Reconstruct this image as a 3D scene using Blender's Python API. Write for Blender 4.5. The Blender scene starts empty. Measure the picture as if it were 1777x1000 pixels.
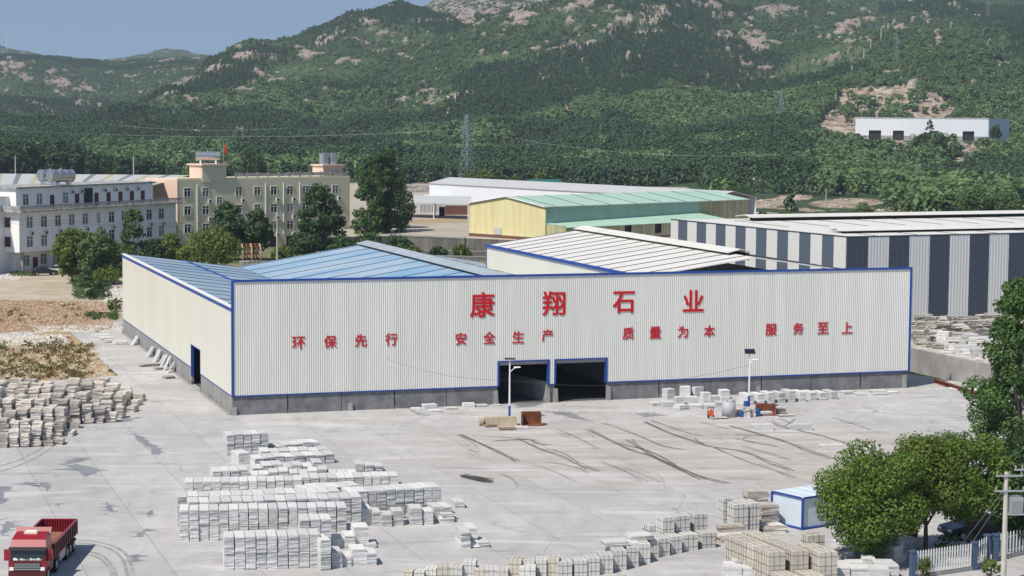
import bpy, bmesh, math, random
import numpy as np
from mathutils import Matrix, Vector
R = math.radians
scene = bpy.context.scene
col = scene.collection
# ------------------------------------------------------------------ camera
CAM_H, PITCH, ROLL, FPX = 27.0, 0.0853, 0.0078, 3455.0
_f = np.array([0, math.cos(PITCH), -math.sin(PITCH)])
_r0 = np.array([1.0, 0, 0]); _u0 = np.cross(_r0, _f)
_R = _r0*math.cos(ROLL) + _u0*math.sin(ROLL)
_U = -_r0*math.sin(ROLL) + _u0*math.cos(ROLL)
cd = bpy.data.cameras.new('camera'); cam = bpy.data.objects.new('camera', cd); col.objects.link(cam)
cam.matrix_world = Matrix(((_R[0], _U[0], -_f[0], 0), (_R[1], _U[1], -_f[1], 0), (_R[2], _U[2], -_f[2], CAM_H), (0, 0, 0, 1)))
cd.sensor_width = 36; cd.lens = FPX/1777*36; cd.clip_start = 1; cd.clip_end = 20000
scene.camera = cam
# ------------------------------------------------------------------ world, sun, exposure
SUN_EL, SUN_AZ = 54, 228          # the sun stands behind and to the west of the viewer
w = bpy.data.worlds.new('World'); scene.world = w; w.use_nodes = True
nt = w.node_tree; bg = nt.nodes['Background']
sky = nt.nodes.new('ShaderNodeTexSky'); sky.sky_type = 'NISHITA'; sky.sun_disc = False
sky.sun_elevation = R(SUN_EL); sky.sun_rotation = R(90-SUN_AZ)
sky.air_density = 1.0; sky.dust_density = 0.6; sky.ozone_density = 2.0
tcw = nt.nodes.new('ShaderNodeTexCoord'); vm = nt.nodes.new('ShaderNodeVectorMath'); vm.operation = 'ADD'; vm.inputs[1].default_value = (0, 0, .15)
nt.links.new(tcw.outputs['Generated'], vm.inputs[0]); nt.links.new(vm.outputs[0], sky.inputs[0])   # hazy summer sky: deep blue low down
nt.links.new(sky.outputs[0], bg.inputs[0]); bg.inputs[1].default_value = 0.095
sl = bpy.data.lights.new('sun', 'SUN'); sun = bpy.data.objects.new('sun', sl); col.objects.link(sun)
sl.energy = 4.3; sl.angle = R(0.5); sl.color = (1.0, 0.93, 0.83)
sd = Vector((math.cos(R(SUN_EL))*math.cos(R(SUN_AZ)), math.cos(R(SUN_EL))*math.sin(R(SUN_AZ)), math.sin(R(SUN_EL))))
sun.rotation_euler = sd.to_track_quat('Z', 'Y').to_euler()
scene.view_settings.view_transform = 'Standard'; scene.view_settings.look = 'None'
scene.view_settings.exposure = 0.26; scene.view_settings.gamma = 1.0

# ------------------------------------------------------------------ survey: bearing of a sighted point to a point in the world
def ray(px, py): return _f*FPX + _R*(px-888.5) - _U*(py-500)
def at(px, py, z=0.0):
    d = ray(px, py); t = (z-CAM_H)/d[2]; return Vector((d[0]*t, d[1]*t, z))
def at_d(px, py, dist):
    d = ray(px, py)*(dist/ray(px, py)[1]); return Vector((d[0], dist, CAM_H+d[2]))
SA = Vector((-25.1, 178.1, 0)); SYAW = 0.3282; SW, SD = 69.1, 71.7
SU = Vector((math.cos(SYAW), math.sin(SYAW), 0)); SV = Vector((-SU.y, SU.x, 0))
def sl_(px, py, z=0):                       # point in the shed's own frame
    p = at(px, py, z) - SA; return p.dot(SU), p.dot(SV)

# ------------------------------------------------------------------ materials
def mat(name, c, rough=0.8, metal=0.0, var=0.0, scale=1.0, rnd=0.0, bump=0.0, bscale=8.0, spec=0.3, c2=None, detail=4, coords='obj', stretch=None, wave=None, thresh=None):
    m = bpy.data.materials.new(name); m.use_nodes = True
    t = m.node_tree; N = t.nodes; L = t.links; b = N['Principled BSDF']
    b.inputs['Roughness'].default_value = rough; b.inputs['Metallic'].default_value = metal
    b.inputs['Specular IOR Level'].default_value = spec
    tc = N.new('ShaderNodeTexCoord'); geo = N.new('ShaderNodeNewGeometry')
    src = tc.outputs['Object'] if coords == 'obj' else geo.outputs['Position']
    if stretch:
        mp = N.new('ShaderNodeMapping'); L.new(src, mp.inputs[0]); mp.inputs['Scale'].default_value = stretch; src = mp.outputs[0]
    out = None
    if var or c2:
        n = N.new('ShaderNodeTexNoise'); n.inputs['Scale'].default_value = scale; n.inputs['Detail'].default_value = detail
        n.inputs['Roughness'].default_value = 0.65
        L.new(src, n.inputs['Vector'])
        r = N.new('ShaderNodeValToRGB'); L.new(n.outputs['Fac'], r.inputs[0])
        if c2:
            a, z = thresh or (0.38, 0.62)
            r.color_ramp.elements[0].position = a; r.color_ramp.elements[1].position = z
            r.color_ramp.elements[0].color = (*c, 1); r.color_ramp.elements[1].color = (*c2, 1)
        else:
            r.color_ramp.elements[0].position = 0.25; r.color_ramp.elements[1].position = 0.75
            r.color_ramp.elements[0].color = (*[v*(1-var) for v in c], 1); r.color_ramp.elements[1].color = (*[min(1, v*(1+var)) for v in c], 1)
        out = r.outputs[0]
    if rnd:
        oi = N.new('ShaderNodeObjectInfo'); mr = N.new('ShaderNodeMapRange'); L.new(oi.outputs['Random'], mr.inputs[0])
        mr.inputs[3].default_value = 1-rnd; mr.inputs[4].default_value = 1+rnd
        mx = N.new('ShaderNodeVectorMath'); mx.operation = 'SCALE'
        if out: L.new(out, mx.inputs[0])
        else: mx.inputs[0].default_value = c
        L.new(mr.outputs[0], mx.inputs['Scale']); out = mx.outputs[0]
    if out: L.new(out, b.inputs['Base Color'])
    else: b.inputs['Base Color'].default_value = (*c, 1)
    h = None
    if bump:
        n2 = N.new('ShaderNodeTexNoise'); n2.inputs['Scale'].default_value = bscale; n2.inputs['Detail'].default_value = 5
        L.new(src, n2.inputs['Vector']); h = n2.outputs['Fac']
    if wave:                                # (direction, period in m, strength): pressed ribs of a metal sheet
        wv = N.new('ShaderNodeTexWave'); wv.bands_direction = wave[0]; wv.inputs['Scale'].default_value = 0.314/wave[1]
        L.new(tc.outputs['Object'], wv.inputs['Vector']); h = wv.outputs['Fac']; bump = wave[2]
    if h:
        bp = N.new('ShaderNodeBump'); bp.inputs['Strength'].default_value = bump; bp.inputs['Distance'].default_value = 0.05
        L.new(h, bp.inputs['Height']); L.new(bp.outputs[0], b.inputs['Normal'])
    return m
def leafmat(name, c, c2, c3=None, rnd=0.0, trans=0.25):
    m = bpy.data.materials.new(name); m.use_nodes = True
    t = m.node_tree; N = t.nodes; L = t.links; b = N['Principled BSDF']
    b.inputs['Roughness'].default_value = 0.55; b.inputs['Specular IOR Level'].default_value = 0.25
    geo = N.new('ShaderNodeNewGeometry'); r = N.new('ShaderNodeValToRGB')
    n = N.new('ShaderNodeTexNoise'); n.inputs['Scale'].default_value = 0.9; L.new(geo.outputs['Position'], n.inputs['Vector'])
    ma = N.new('ShaderNodeMath'); ma.operation = 'MULTIPLY_ADD'; L.new(geo.outputs['Random Per Island'], ma.inputs[0]); ma.inputs[1].default_value = 0.6
    mb = N.new('ShaderNodeMath'); mb.operation = 'MULTIPLY_ADD'; L.new(n.outputs['Fac'], mb.inputs[0]); mb.inputs[1].default_value = 0.9; mb.inputs[2].default_value = -0.25
    L.new(mb.outputs[0], ma.inputs[2]); L.new(ma.outputs[0], r.inputs[0])
    r.color_ramp.elements[0].color = (*c, 1); r.color_ramp.elements[0].position = 0.15
    r.color_ramp.elements[1].color = (*c2, 1); r.color_ramp.elements[1].position = 0.9
    o = r.outputs[0]
    if rnd:
        oi = N.new('ShaderNodeObjectInfo'); mx = N.new('ShaderNodeMix'); mx.data_type = 'RGBA'; mx.inputs[6].default_value = (1, 1, 1, 1)
        L.new(oi.outputs['Random'], mx.inputs[0]); L.new(o, mx.inputs[6]); m2 = N.new('ShaderNodeVectorMath'); m2.operation = 'MULTIPLY'
        L.new(o, m2.inputs[0]); m2.inputs[1].default_value = c3 or (1.9, 1.7, 1.4); L.new(m2.outputs[0], mx.inputs[7]); o = mx.outputs[2]
    L.new(o, b.inputs['Base Color'])
    tr = N.new('ShaderNodeBsdfTranslucent'); L.new(o, tr.inputs[0]); ms = N.new('ShaderNodeMixShader'); ms.inputs[0].default_value = trans
    L.new(b.outputs[0], ms.inputs[1]); L.new(tr.outputs[0], ms.inputs[2]); L.new(ms.outputs[0], N['Material Output'].inputs[0])
    return m
M = {}
M['facade'] = mat('ribbed_sheet', (.66, .66, .615), .5, var=.10, scale=.9, stretch=(1, 1, .06), detail=8)
M['sidepanel'] = mat('cream_panel', (.69, .68, .59), .5, var=.06, scale=.15, stretch=(1, 1, .2))
M['blue'] = mat('blue_trim', (.02, .065, .30), .45)
M['base'] = mat('cast_concrete', (.13, .135, .145), .9, c2=(.24, .24, .245), scale=.9, bump=.3, bscale=2, thresh=(.35, .7))
M['sidebase'] = mat('cast_concrete_pale', (.27, .27, .265), .9, var=.25, scale=.7, bump=.2, bscale=2, stretch=(1, 1, .35))
M['conc'] = mat('concrete', (.30, .295, .28), .9, var=.2, scale=.8)
M['red'] = mat('red_letter', (.52, .008, .014), .5)
M['blueroof'] = mat('blue_roof_sheet', (.16, .33, .52), .45, c2=(.38, .46, .53), scale=.16, wave=('Y', .35, .5), thresh=(.34, .62), detail=9, stretch=(.35, 1, 1))
M['wingroof'] = mat('faded_blue_roof_sheet', (.19, .30, .42), .5, c2=(.33, .42, .49), scale=.3, stretch=(.25, 1, 1), wave=('Y', .4, .5), detail=7)
M['ventroof'] = mat('grey_blue_vent', (.34, .39, .43), .5, var=.15, scale=.5, wave=('Y', .4, .5))
M['whiteroof'] = mat('white_roof_sheet', (.67, .66, .62), .5, c2=(.50, .48, .43), scale=.5, detail=9, stretch=(.2, 1, 1), thresh=(.52, .78), wave=('Y', .4, .4))
M['seam'] = mat('seam_shade_and_gutter', (.06, .07, .08), .7)  # gutter colour; on roof seams it paints the shade of overlapping sheet steps
M['seamblue'] = mat('blue_seam_shade', (.045, .09, .15), .7)  # step shade of overlapping blue sheets, put into the colour
M['dark'] = mat('dark_steel_and_shade', (.02, .02, .022), .7)  # steel parts, and painted shade inside vent gaps and openings
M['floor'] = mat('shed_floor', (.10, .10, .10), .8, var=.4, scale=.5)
M['white'] = mat('white_paint', (.75, .75, .74), .5)
M['whitewall'] = mat('white_steel_wall', (.66, .69, .73), .5, var=.03, scale=.2)
M['striplight'] = mat('pale_grey_cladding', (.56, .57, .57), .5, wave=('X', .45, .6))
M['stripdark'] = mat('slate_cladding', (.045, .06, .085), .5, wave=('X', .45, .6))
M['glass'] = mat('window_glass', (.02, .025, .03), .15, spec=.6)
M['slab'] = mat('white_granite', (.56, .56, .555), .85, var=.14, scale=3.0, rnd=.14, bump=.4, bscale=5)
M['rough'] = mat('rough_slab', (.37, .315, .26), .95, c2=(.58, .56, .53), scale=1.1, rnd=.26, thresh=(.34, .62), bump=.6, bscale=6)
M['crate'] = mat('beige_setts', (.53, .49, .42), .9, var=.14, scale=2.5, rnd=.10, bump=.4, bscale=9)
M['crategrey'] = mat('grey_setts', (.57, .56, .53), .9, var=.14, scale=2.5, rnd=.10, bump=.4, bscale=9)
M['strap'] = mat('black_strap', (.03, .03, .028), .6)
M['darkslab'] = mat('weathered_slab', (.34, .32, .29), .95, c2=(.56, .54, .50), scale=1.2, rnd=.25, bump=.6, bscale=5)
M['rust'] = mat('rusty_steel', (.11, .035, .015), .85, c2=(.22, .075, .03), scale=1.6, bump=.2)
M['wood'] = mat('old_wood', (.30, .22, .14), .9, var=.3, scale=4)
M['sand'] = mat('sandy_block', (.42, .36, .26), .95, var=.25, scale=2, bump=.5)
M['steel'] = mat('galvanised_steel', (.45, .47, .48), .45, metal=.6)
M['tank'] = mat('stainless_tank', (.55, .55, .54), .3, metal=.9)
M['bark'] = mat('bark', (.12, .095, .07), .95, var=.3, scale=6, bump=.5)
M['barkpale'] = mat('pale_bark', (.30, .28, .23), .95, var=.3, scale=5)
M['pole'] = mat('concrete_pole', (.47, .45, .40), .9, var=.12, scale=2)
M['strand'] = mat('grey_strand', (.12, .12, .125), .8)
M['wire'] = mat('wire', (.07, .07, .075), .7)
M['tyre'] = mat('tyre', (.015, .015, .015), .9)
M['truckred'] = mat('red_truck_paint', (.25, .008, .018), .35, var=.2, scale=1.5, spec=.5)
M['truckdark'] = mat('dull_red_bed', (.085, .014, .016), .6, var=.3, scale=3)
M['bedfloor'] = mat('rusty_bed_floor', (.20, .085, .065), .85, c2=(.28, .15, .11), scale=1.2, bump=.2)
M['pink'] = mat('pale_pink_render', (.72, .52, .42), .9, var=.06, scale=.4)
M['cream'] = mat('cream_render', (.66, .62, .44), .9, var=.10, scale=.25, detail=8)
M['curtain'] = mat('curtained_glass', (.16, .17, .18), .3)
M['apwhite'] = mat('white_render', (.84, .84, .83), .9, c2=(.66, .67, .66), scale=.35, stretch=(1, 1, .35), thresh=(.45, .8), detail=8)
M['parapet'] = mat('stained_parapet', (.42, .42, .41), .9, c2=(.22, .22, .21), scale=1.2)
M['door'] = mat('dark_red_door', (.09, .02, .02), .6)
M['ac'] = mat('ac_unit', (.62, .62, .60), .5)
M['mint'] = mat('mint_roof_sheet', (.38, .55, .45), .5, var=.10, scale=.2, wave=('X', .8, .3))
M['mintwall'] = mat('mint_wall_sheet', (.27, .42, .34), .6, c2=(.33, .46, .38), scale=.6, stretch=(1, 1, .1), wave=('X', .8, .4))
M['yellow'] = mat('yellow_sheet', (.60, .52, .23), .6, c2=(.70, .64, .38), scale=1.0, stretch=(1, 1, .06), wave=('X', .9, .6), thresh=(.3, .6))
M['olive'] = mat('faded_yellow_sheet', (.33, .32, .16), .6, c2=(.48, .46, .30), scale=1.0, stretch=(1, 1, .06), wave=('X', .9, .5))
M['brick'] = mat('dark_brick', (.16, .075, .06), .95, var=.3, scale=3)
M['greysheet'] = mat('grey_roof_sheet', (.46, .47, .47), .6, var=.05, scale=.3)
M['oldwall'] = mat('weathered_grey_concrete', (.11, .105, .095), .95, c2=(.19, .18, .165), scale=.6, stretch=(1, 1, .3))
M['retain'] = mat('retaining_concrete', (.27, .265, .26), .95, c2=(.37, .36, .35), scale=.35, bump=.2, bscale=2)
M['bluefence'] = mat('blue_pillar', (.06, .10, .165), .7, var=.15, scale=3)
M['cabin'] = mat('pale_blue_panel', (.55, .63, .70), .5, var=.03)
M['flag'] = mat('red_flag', (.55, .05, .03), .8)
M['bluebarrel'] = mat('blue_plastic', (.02, .08, .25), .5)
M['orange'] = mat('orange_paint', (.55, .10, .03), .5)
M['plastictank'] = mat('translucent_white_plastic', (.36, .40, .44), .5, c2=(.46, .40, .40), scale=.6)
M['darkcar'] = mat('dark_car_paint', (.02, .022, .025), .25, spec=.6)
M['whitecar'] = mat('white_car_paint', (.7, .7, .7), .25, spec=.6)
M['hazard'] = mat('hazard_yellow', (.55, .30, .03), .6)
M['solar'] = mat('solar_panel', (.01, .012, .02), .2, spec=.6)
M['rubble'] = mat('pale_rubble', (.55, .53, .50), .95, rnd=.1, var=.2, scale=3)

# ------------------------------------------------------------------ mesh helpers
class MB:
    def __init__(s): s.v = []; s.f = []; s.mi = []; s.mats = []
    def _m(s, k):
        if k not in s.mats: s.mats.append(k)
        return s.mats.index(k)
    def face(s, pts, k):
        i = len(s.v); s.v += [tuple(p) for p in pts]; s.f.append(tuple(range(i, i+len(pts)))); s.mi.append(s._m(k)); return s
    def hexa(s, p, k):                      # 8 points: bottom ring then top ring
        i = len(s.v); s.v += [tuple(q) for q in p]; m = s._m(k)
        for f in ((3, 2, 1, 0), (4, 5, 6, 7), (0, 1, 5, 4), (1, 2, 6, 5), (2, 3, 7, 6), (3, 0, 4, 7)):
            s.f.append(tuple(i+j for j in f)); s.mi.append(m)
        return s
    def box(s, x0, x1, y0, y1, z0, z1, k):
        return s.hexa([(x0, y0, z0), (x1, y0, z0), (x1, y1, z0), (x0, y1, z0), (x0, y0, z1), (x1, y0, z1), (x1, y1, z1), (x0, y1, z1)], k)
    def cyl(s, p, q, r0, k, r1=None, n=8, cap=True):
        p = Vector(p); q = Vector(q); r1 = r0 if r1 is None else r1; d = (q-p)
        if d.length < 1e-6: return s
        d.normalize(); a = d.orthogonal().normalized(); b = d.cross(a); i = len(s.v); m = s._m(k)
        for j in range(n):
            t = 2*math.pi*j/n; o = a*math.cos(t)+b*math.sin(t); s.v.append(tuple(p+o*r0)); s.v.append(tuple(q+o*r1))
        for j in range(n):
            j2 = (j+1) % n; s.f.append((i+2*j, i+2*j2, i+2*j2+1, i+2*j+1)); s.mi.append(m)
        if cap:
            s.f.append(tuple(i+2*j for j in range(n))[::-1]); s.mi.append(m); s.f.append(tuple(i+2*j+1 for j in range(n))); s.mi.append(m)
        return s
    def tube(s, pts, r, k, n=5):
        for a, b in zip(pts[:-1], pts[1:]): s.cyl(a, b, r, k, n=n, cap=False)
        return s
    def prism(s, poly, z0, z1, k, kside=None):
        i = len(s.v); n = len(poly)
        s.v += [(p[0], p[1], z0) for p in poly]+[(p[0], p[1], z1) for p in poly]
        s.f.append(tuple(range(n))[::-1]); s.mi.append(s._m(k)); s.f.append(tuple(range(i+n, i+2*n))); s.mi.append(s._m(k))
        s.f[-2] = tuple(i+j for j in range(n))[::-1]
        for j in range(n):
            j2 = (j+1) % n; s.f.append((i+j, i+j2, i+n+j2, i+n+j)); s.mi.append(s._m(kside or k))
        return s
    def mesh(s, name, smooth=False):
        me = bpy.data.meshes.new(name); me.from_pydata(s.v, [], s.f)
        for k in s.mats: me.materials.append(M[k])
        me.polygons.foreach_set('material_index', s.mi)
        if smooth: me.polygons.foreach_set('use_smooth', [True]*len(s.f))
        me.update(); return me
    def obj(s, name, parent=None, smooth=False, loc=None, rz=0):
        return link(name, s.mesh(name, smooth), parent, loc, rz)
def link(name, me, parent=None, loc=None, rz=0):
    o = bpy.data.objects.new(name, me); col.objects.link(o)
    if parent: o.parent = parent
    if loc is not None: o.location = loc
    if rz: o.rotation_euler.z = rz
    return o
def tag(o, label=None, cat=None, group=None, kind=None):
    if label: o['label'] = label
    if cat: o['category'] = cat
    if group: o['group'] = group
    if kind: o['kind'] = kind
    return o
def thing(name, label, cat, loc=(0, 0, 0), rz=0, group=None):
    o = bpy.data.objects.new(name, None); col.objects.link(o); o.location = loc; o.rotation_euler = (0, 0, rz); o.empty_display_size = .5
    return tag(o, label, cat, group)
def copy_tree(o, parent=None):
    c = o.copy(); col.objects.link(c)
    if parent: c.parent = parent
    for ch in o.children: copy_tree(ch, c)
    return c
ORD = 'zeroth first second third fourth fifth sixth seventh eighth ninth tenth eleventh twelfth thirteenth fourteenth fifteenth sixteenth seventeenth eighteenth nineteenth twentieth'.split()
def nth(i): return ORD[i] if i <= 20 else 'twenty-'+ORD[i-20] if i < 30 else 'thirtieth' if i == 30 else 'thirty-'+ORD[i-30]
rnd = random.Random(7)

# ------------------------------------------------------------------ numpy value noise
_rs = np.random.RandomState(3); _T = _rs.rand(256, 256)
def vnoise(x, y):
    xi = np.floor(x).astype(int); yi = np.floor(y).astype(int); fx = x-xi; fy = y-yi
    fx = fx*fx*(3-2*fx); fy = fy*fy*(3-2*fy); a = lambda i, j: _T[(xi+i) & 255, (yi+j) & 255]
    return (a(0, 0)*(1-fx)+a(1, 0)*fx)*(1-fy)+(a(0, 1)*(1-fx)+a(1, 1)*fx)*fy
def fbm(x, y, o=4):
    s = 0; a = .5; t = 0
    for k in range(o):
        s = s+a*vnoise(x*2**k+17.3*k, y*2**k+5.1*k); t += a; a *= .5
    return s/t

# ------------------------------------------------------------------ terrain: surveyed profiles (bearing column: distance, sighted height)
SURVEY = {
 -700: [(560, None), (800, 4), (1100, 18), (1500, 40), (2100, 85), (2500, 95), (3200, 80), (4500, 150)],
 0: [(620, None), (760, 322), (900, 285), (1100, 250), (1400, 222), (1700, 222), (2300, 170), (2900, 97), (3300, 112), (4800, 82)],
 64: [(620, None), (760, 322), (900, 287), (1100, 252), (1400, 226), (1700, 226), (2300, 172), (2950, 96), (3300, 112), (4800, 98)],
 120: [(620, None), (860, 312), (1000, 280), (1200, 240), (1350, 222), (1600, 236), (1900, 222), (2400, 170), (3000, 107), (3400, 120), (4800, 110)],
 210: [(620, None), (870, 308), (1050, 275), (1250, 225), (1400, 190), (1560, 222), (1900, 224), (2400, 178), (3000, 111), (3400, 120), (4800, 104)],
 290: [(620, None), (880, 303), (1100, 262), (1400, 210), (1620, 158), (1800, 196), (2200, 186), (2600, 140), (3000, 105), (3400, 118), (4800, 86)],
 361: [(620, None), (880, 301), (1100, 262), (1400, 205), (1650, 140), (1850, 96), (2100, 140), (2500, 150), (3000, 102), (3400, 120), (4800, 95)],
 440: [(620, None), (880, 300), (1100, 262), (1400, 210), (1700, 125), (1900, 72), (2400, 110), (4500, 130)],
 507: [(620, None), (880, 300), (1100, 265), (1400, 212), (1700, 130), (2000, 56), (2500, 90), (4500, 120)],
 600: [(620, None), (860, 306), (1100, 266), (1400, 215), (1700, 140), (2100, 30), (2500, 60), (4500, 90)],
 691: [(620, None), (860, 308), (1100, 268), (1400, 215), (1700, 140), (1900, 85), (2150, 11), (2600, 30), (3500, 35)],
 776: [(620, None), (860, 310), (1100, 270), (1400, 212), (1650, 130), (1850, 75), (2100, 34), (2450, 60), (3500, -12)],
 816: [(620, None), (860, 310), (1100, 270), (1400, 205), (1650, 110), (1800, 54), (2300, 64), (3500, -25)],
 897: [(620, None), (860, 312), (1100, 270), (1400, 200), (1650, 100), (1850, 34), (2400, 50), (3500, -35)],
 982: [(620, None), (860, 314), (1100, 270), (1400, 200), (1650, 95), (1880, 16), (2400, 40), (3500, -30)],
 1063: [(620, None), (850, 316), (1100, 268), (1400, 195), (1650, 85), (1900, -2), (2400, 10), (3500, -20)],
 1150: [(600, None), (800, 325), (1100, 262), (1400, 190), (1650, 90), (1950, -15), (2400, -10), (3500, 0)],
 1300: [(545, None), (720, 335), (900, 278), (1100, 232), (1300, 200), (1500, 165), (1700, 128), (1900, 90), (2200, -20), (3000, 0)],
 1355: [(545, None), (720, 335), (900, 280), (1100, 228), (1300, 192), (1500, 150), (1700, 108), (1800, 110), (2250, -10), (3000, 0)],
 1440: [(545, None), (720, 337), (900, 290), (1060, 252), (1150, 232), (1240, 188), (1500, 118), (1700, 72), (1850, 80), (2300, 0), (3000, 5)],
 1500: [(545, None), (720, 338), (900, 306), (1010, 264), (1045, 246), (1150, 240), (1200, 203), (1270, 168), (1500, 105), (1750, 56), (1900, 68), (2300, 2), (3000, 5)],
 1580: [(545, None), (720, 340), (900, 318), (1005, 274), (1045, 246), (1150, 240), (1200, 195), (1275, 160), (1500, 105), (1750, 53), (1900, 62), (2300, 4), (3000, 8)],
 1660: [(545, None), (720, 340), (900, 320), (1005, 284), (1040, 247), (1150, 240), (1205, 203), (1280, 172), (1500, 105), (1750, 47), (1900, 55), (2250, 12), (3000, 5)],
 1750: [(545, None), (720, 335), (900, 308), (1000, 270), (1035, 248), (1150, 240), (1300, 185), (1500, 105), (1750, 38), (1950, 50), (2200, 30), (3000, 5)],
 1900: [(545, None), (720, 330), (900, 285), (1100, 235), (1300, 180), (1500, 100), (1750, 30), (2000, 40), (3000, 0)],
 2500: [(545, None), (800, 8), (1100, 30), (1500, 60), (1900, 90), (3000, 80)],
}
_DL = np.linspace(math.log(500), math.log(6000), 500)
_cols, _tabs = [], []
for px, prof in sorted(SURVEY.items()):
    ds, zs = [500.0], [0.0]
    for d, py in prof:
        if py is None: z = 0.0
        elif px in (-700, 2500): z = py
        else: z = at_d(px, py, d).z
        ds.append(d); zs.append(z)
    ds.append(6000); zs.append(zs[-1])
    zz = np.interp(np.exp(_DL), ds, zs)
    k = np.exp(-np.linspace(-2, 2, 9)**2); k /= k.sum()
    zz = np.convolve(np.pad(zz, 4, 'edge'), k, 'valid')
    _cols.append(px); _tabs.append(zz)
_cols = np.array(_cols, float); _tabs = np.array(_tabs)
def tz(x, y):
    x = np.asarray(x, float); y = np.asarray(y, float); yy = np.maximum(y, 20)
    px = np.clip(888.5+FPX*x/yy, _cols[0], _cols[-1]); i = np.clip(np.searchsorted(_cols, px)-1, 0, len(_cols)-2)
    t = (px-_cols[i])/(_cols[i+1]-_cols[i])
    j = (np.log(np.clip(yy, 500, 6000))-_DL[0])/(_DL[1]-_DL[0]); j0 = np.clip(np.floor(j).astype(int), 0, len(_DL)-2); fj = j-j0
    g = lambda a: _tabs[a, j0]*(1-fj)+_tabs[a, j0+1]*fj
    z = g(i)*(1-t)+g(i+1)*t
    amp = np.clip((yy-700)/900, 0, 1); amp = amp*np.clip(np.abs(yy-1095)/70-.3, 0, 1)**(px > 1430)
    z = z+amp*np.where(px < 820, .62, 1)*(30*(fbm(x/190+3, y/230)-.5)+26*(.5-np.abs(fbm(x/120+11, y/260+4, 3)-.5)*4)*.6+12*(fbm(x/45, y/55+7)-.5))
    return np.where(y < 520, 0.0, z)
def hill_at(px, py, lo=560, hi=5500):
    d = np.linspace(lo, hi, 2500); r = ray(px, py)/ray(px, py)[1]
    x = r[0]*d; z = CAM_H+r[2]*d; below = z <= tz(x, d); i = int(np.argmax(below))
    if not below.any(): i = len(d)-1
    return Vector((x[i], d[i], float(tz(x[i], d[i]))))
def px_of(x, y, z):
    d0 = x*_f[0]+y*_f[1]+(z-CAM_H)*_f[2]; a = x*_R[0]+y*_R[1]+(z-CAM_H)*_R[2]; b = x*_U[0]+y*_U[1]+(z-CAM_H)*_U[2]
    return 888.5+FPX*a/d0, 500-FPX*b/d0
# bare rock, grass and soil on the hills (centre x, y, half sizes, tilt) as seen from the survey point
ROCKS = [(1135, 24, 34, 20, .3), (1075, 40, 30, 14, -.6), (1310, 68, 34, 18, .7), (1465, 48, 40, 10, -.35), (1250, 60, 26, 8, .2), (880, 60, 24, 7, .1), (990, 82, 40, 6, -.15),
 (905, 42, 14, 5, 0), (840, 12, 45, 26, .1), (920, 15, 48, 16, -.2), (780, 18, 40, 20, .1), (1010, 6, 30, 10, -.3), (815, 40, 22, 6, .1), (97, 140, 26, 16, .6), (18, 113, 26, 14, .3), (155, 155, 16, 8, .7),
 (75, 190, 50, 10, .45), (150, 182, 30, 8, .1), (310, 150, 32, 9, -.45), (425, 95, 26, 9, -.5), (455, 120, 20, 8, -.4), (375, 118, 16, 7, -.3), (560, 72, 18, 8, -.4), (480, 142, 18, 6, 0),
 (335, 170, 16, 4, .1), (130, 215, 26, 6, -.3), (1120, 60, 20, 8, -.3), (1345, 14, 40, 7, 0), (1235, 8, 30, 6, 0), (1610, 24, 20, 6, .2), (1562, 50, 26, 5, 0), (1690, 28, 26, 6, .1), (290, 108, 22, 5, -.3),
 (340, 100, 10, 4, 0), (700, 100, 26, 5, 0), (600, 110, 26, 7, 0), (535, 95, 20, 7, .2), (40, 130, 22, 9, .5), (105, 165, 22, 6, .6), (640, 40, 18, 5, 0), (770, 48, 14, 4, 0), (1200, 50, 12, 5, .3), (1390, 60, 14, 6, .4)]
CUTS = [(1560, 188, 105, 30, .12), (1462, 212, 44, 28, -.5), (1595, 176, 55, 20, .2), (1660, 262, 22, 18, .3), (1700, 262, 30, 14, -.2), (1560, 255, 24, 12, .3), (1640, 292, 70, 7, .03), (1545, 300, 14, 14, .6),
 (1340, 352, 40, 7, -.1), (1470, 352, 60, 8, -.03), (1430, 330, 40, 5, .1), (1380, 343, 30, 5, 0), (1590, 325, 40, 5, .1), (1040, 172, 22, 6, .1), (975, 190, 22, 10, .3), (880, 215, 30, 7, 0), (240, 275, 50, 4, .02), (500, 295, 34, 7, 0), (300, 287, 60, 6, 0), (1530, 250, 30, 6, .3)]
GRASS = [(1430, 105, 90, 22, -.35), (330, 245, 130, 30, -.1), (740, 175, 60, 20, -.3), (480, 135, 90, 14, -.3), (280, 200, 110, 12, -.35), (560, 120, 120, 20, -.1), (690, 60, 80, 20, 0), (880, 100, 90, 12, -.1), (60, 205, 90, 10, .1), (1480, 250, 30, 8, .2), (560, 230, 50, 12, -.2)]
def emask(pxs, pys, L, n=None, soft=.5):
    m = np.zeros_like(pxs)
    for cx, cy, a, b, th in L:
        dx = pxs-cx; dy = pys-cy; c, s = math.cos(th), math.sin(th)
        q = ((dx*c+dy*s)/a)**2+((-dx*s+dy*c)/b)**2
        m = np.maximum(m, np.clip((1.35-q)/soft, 0, 1))
    return m
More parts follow.
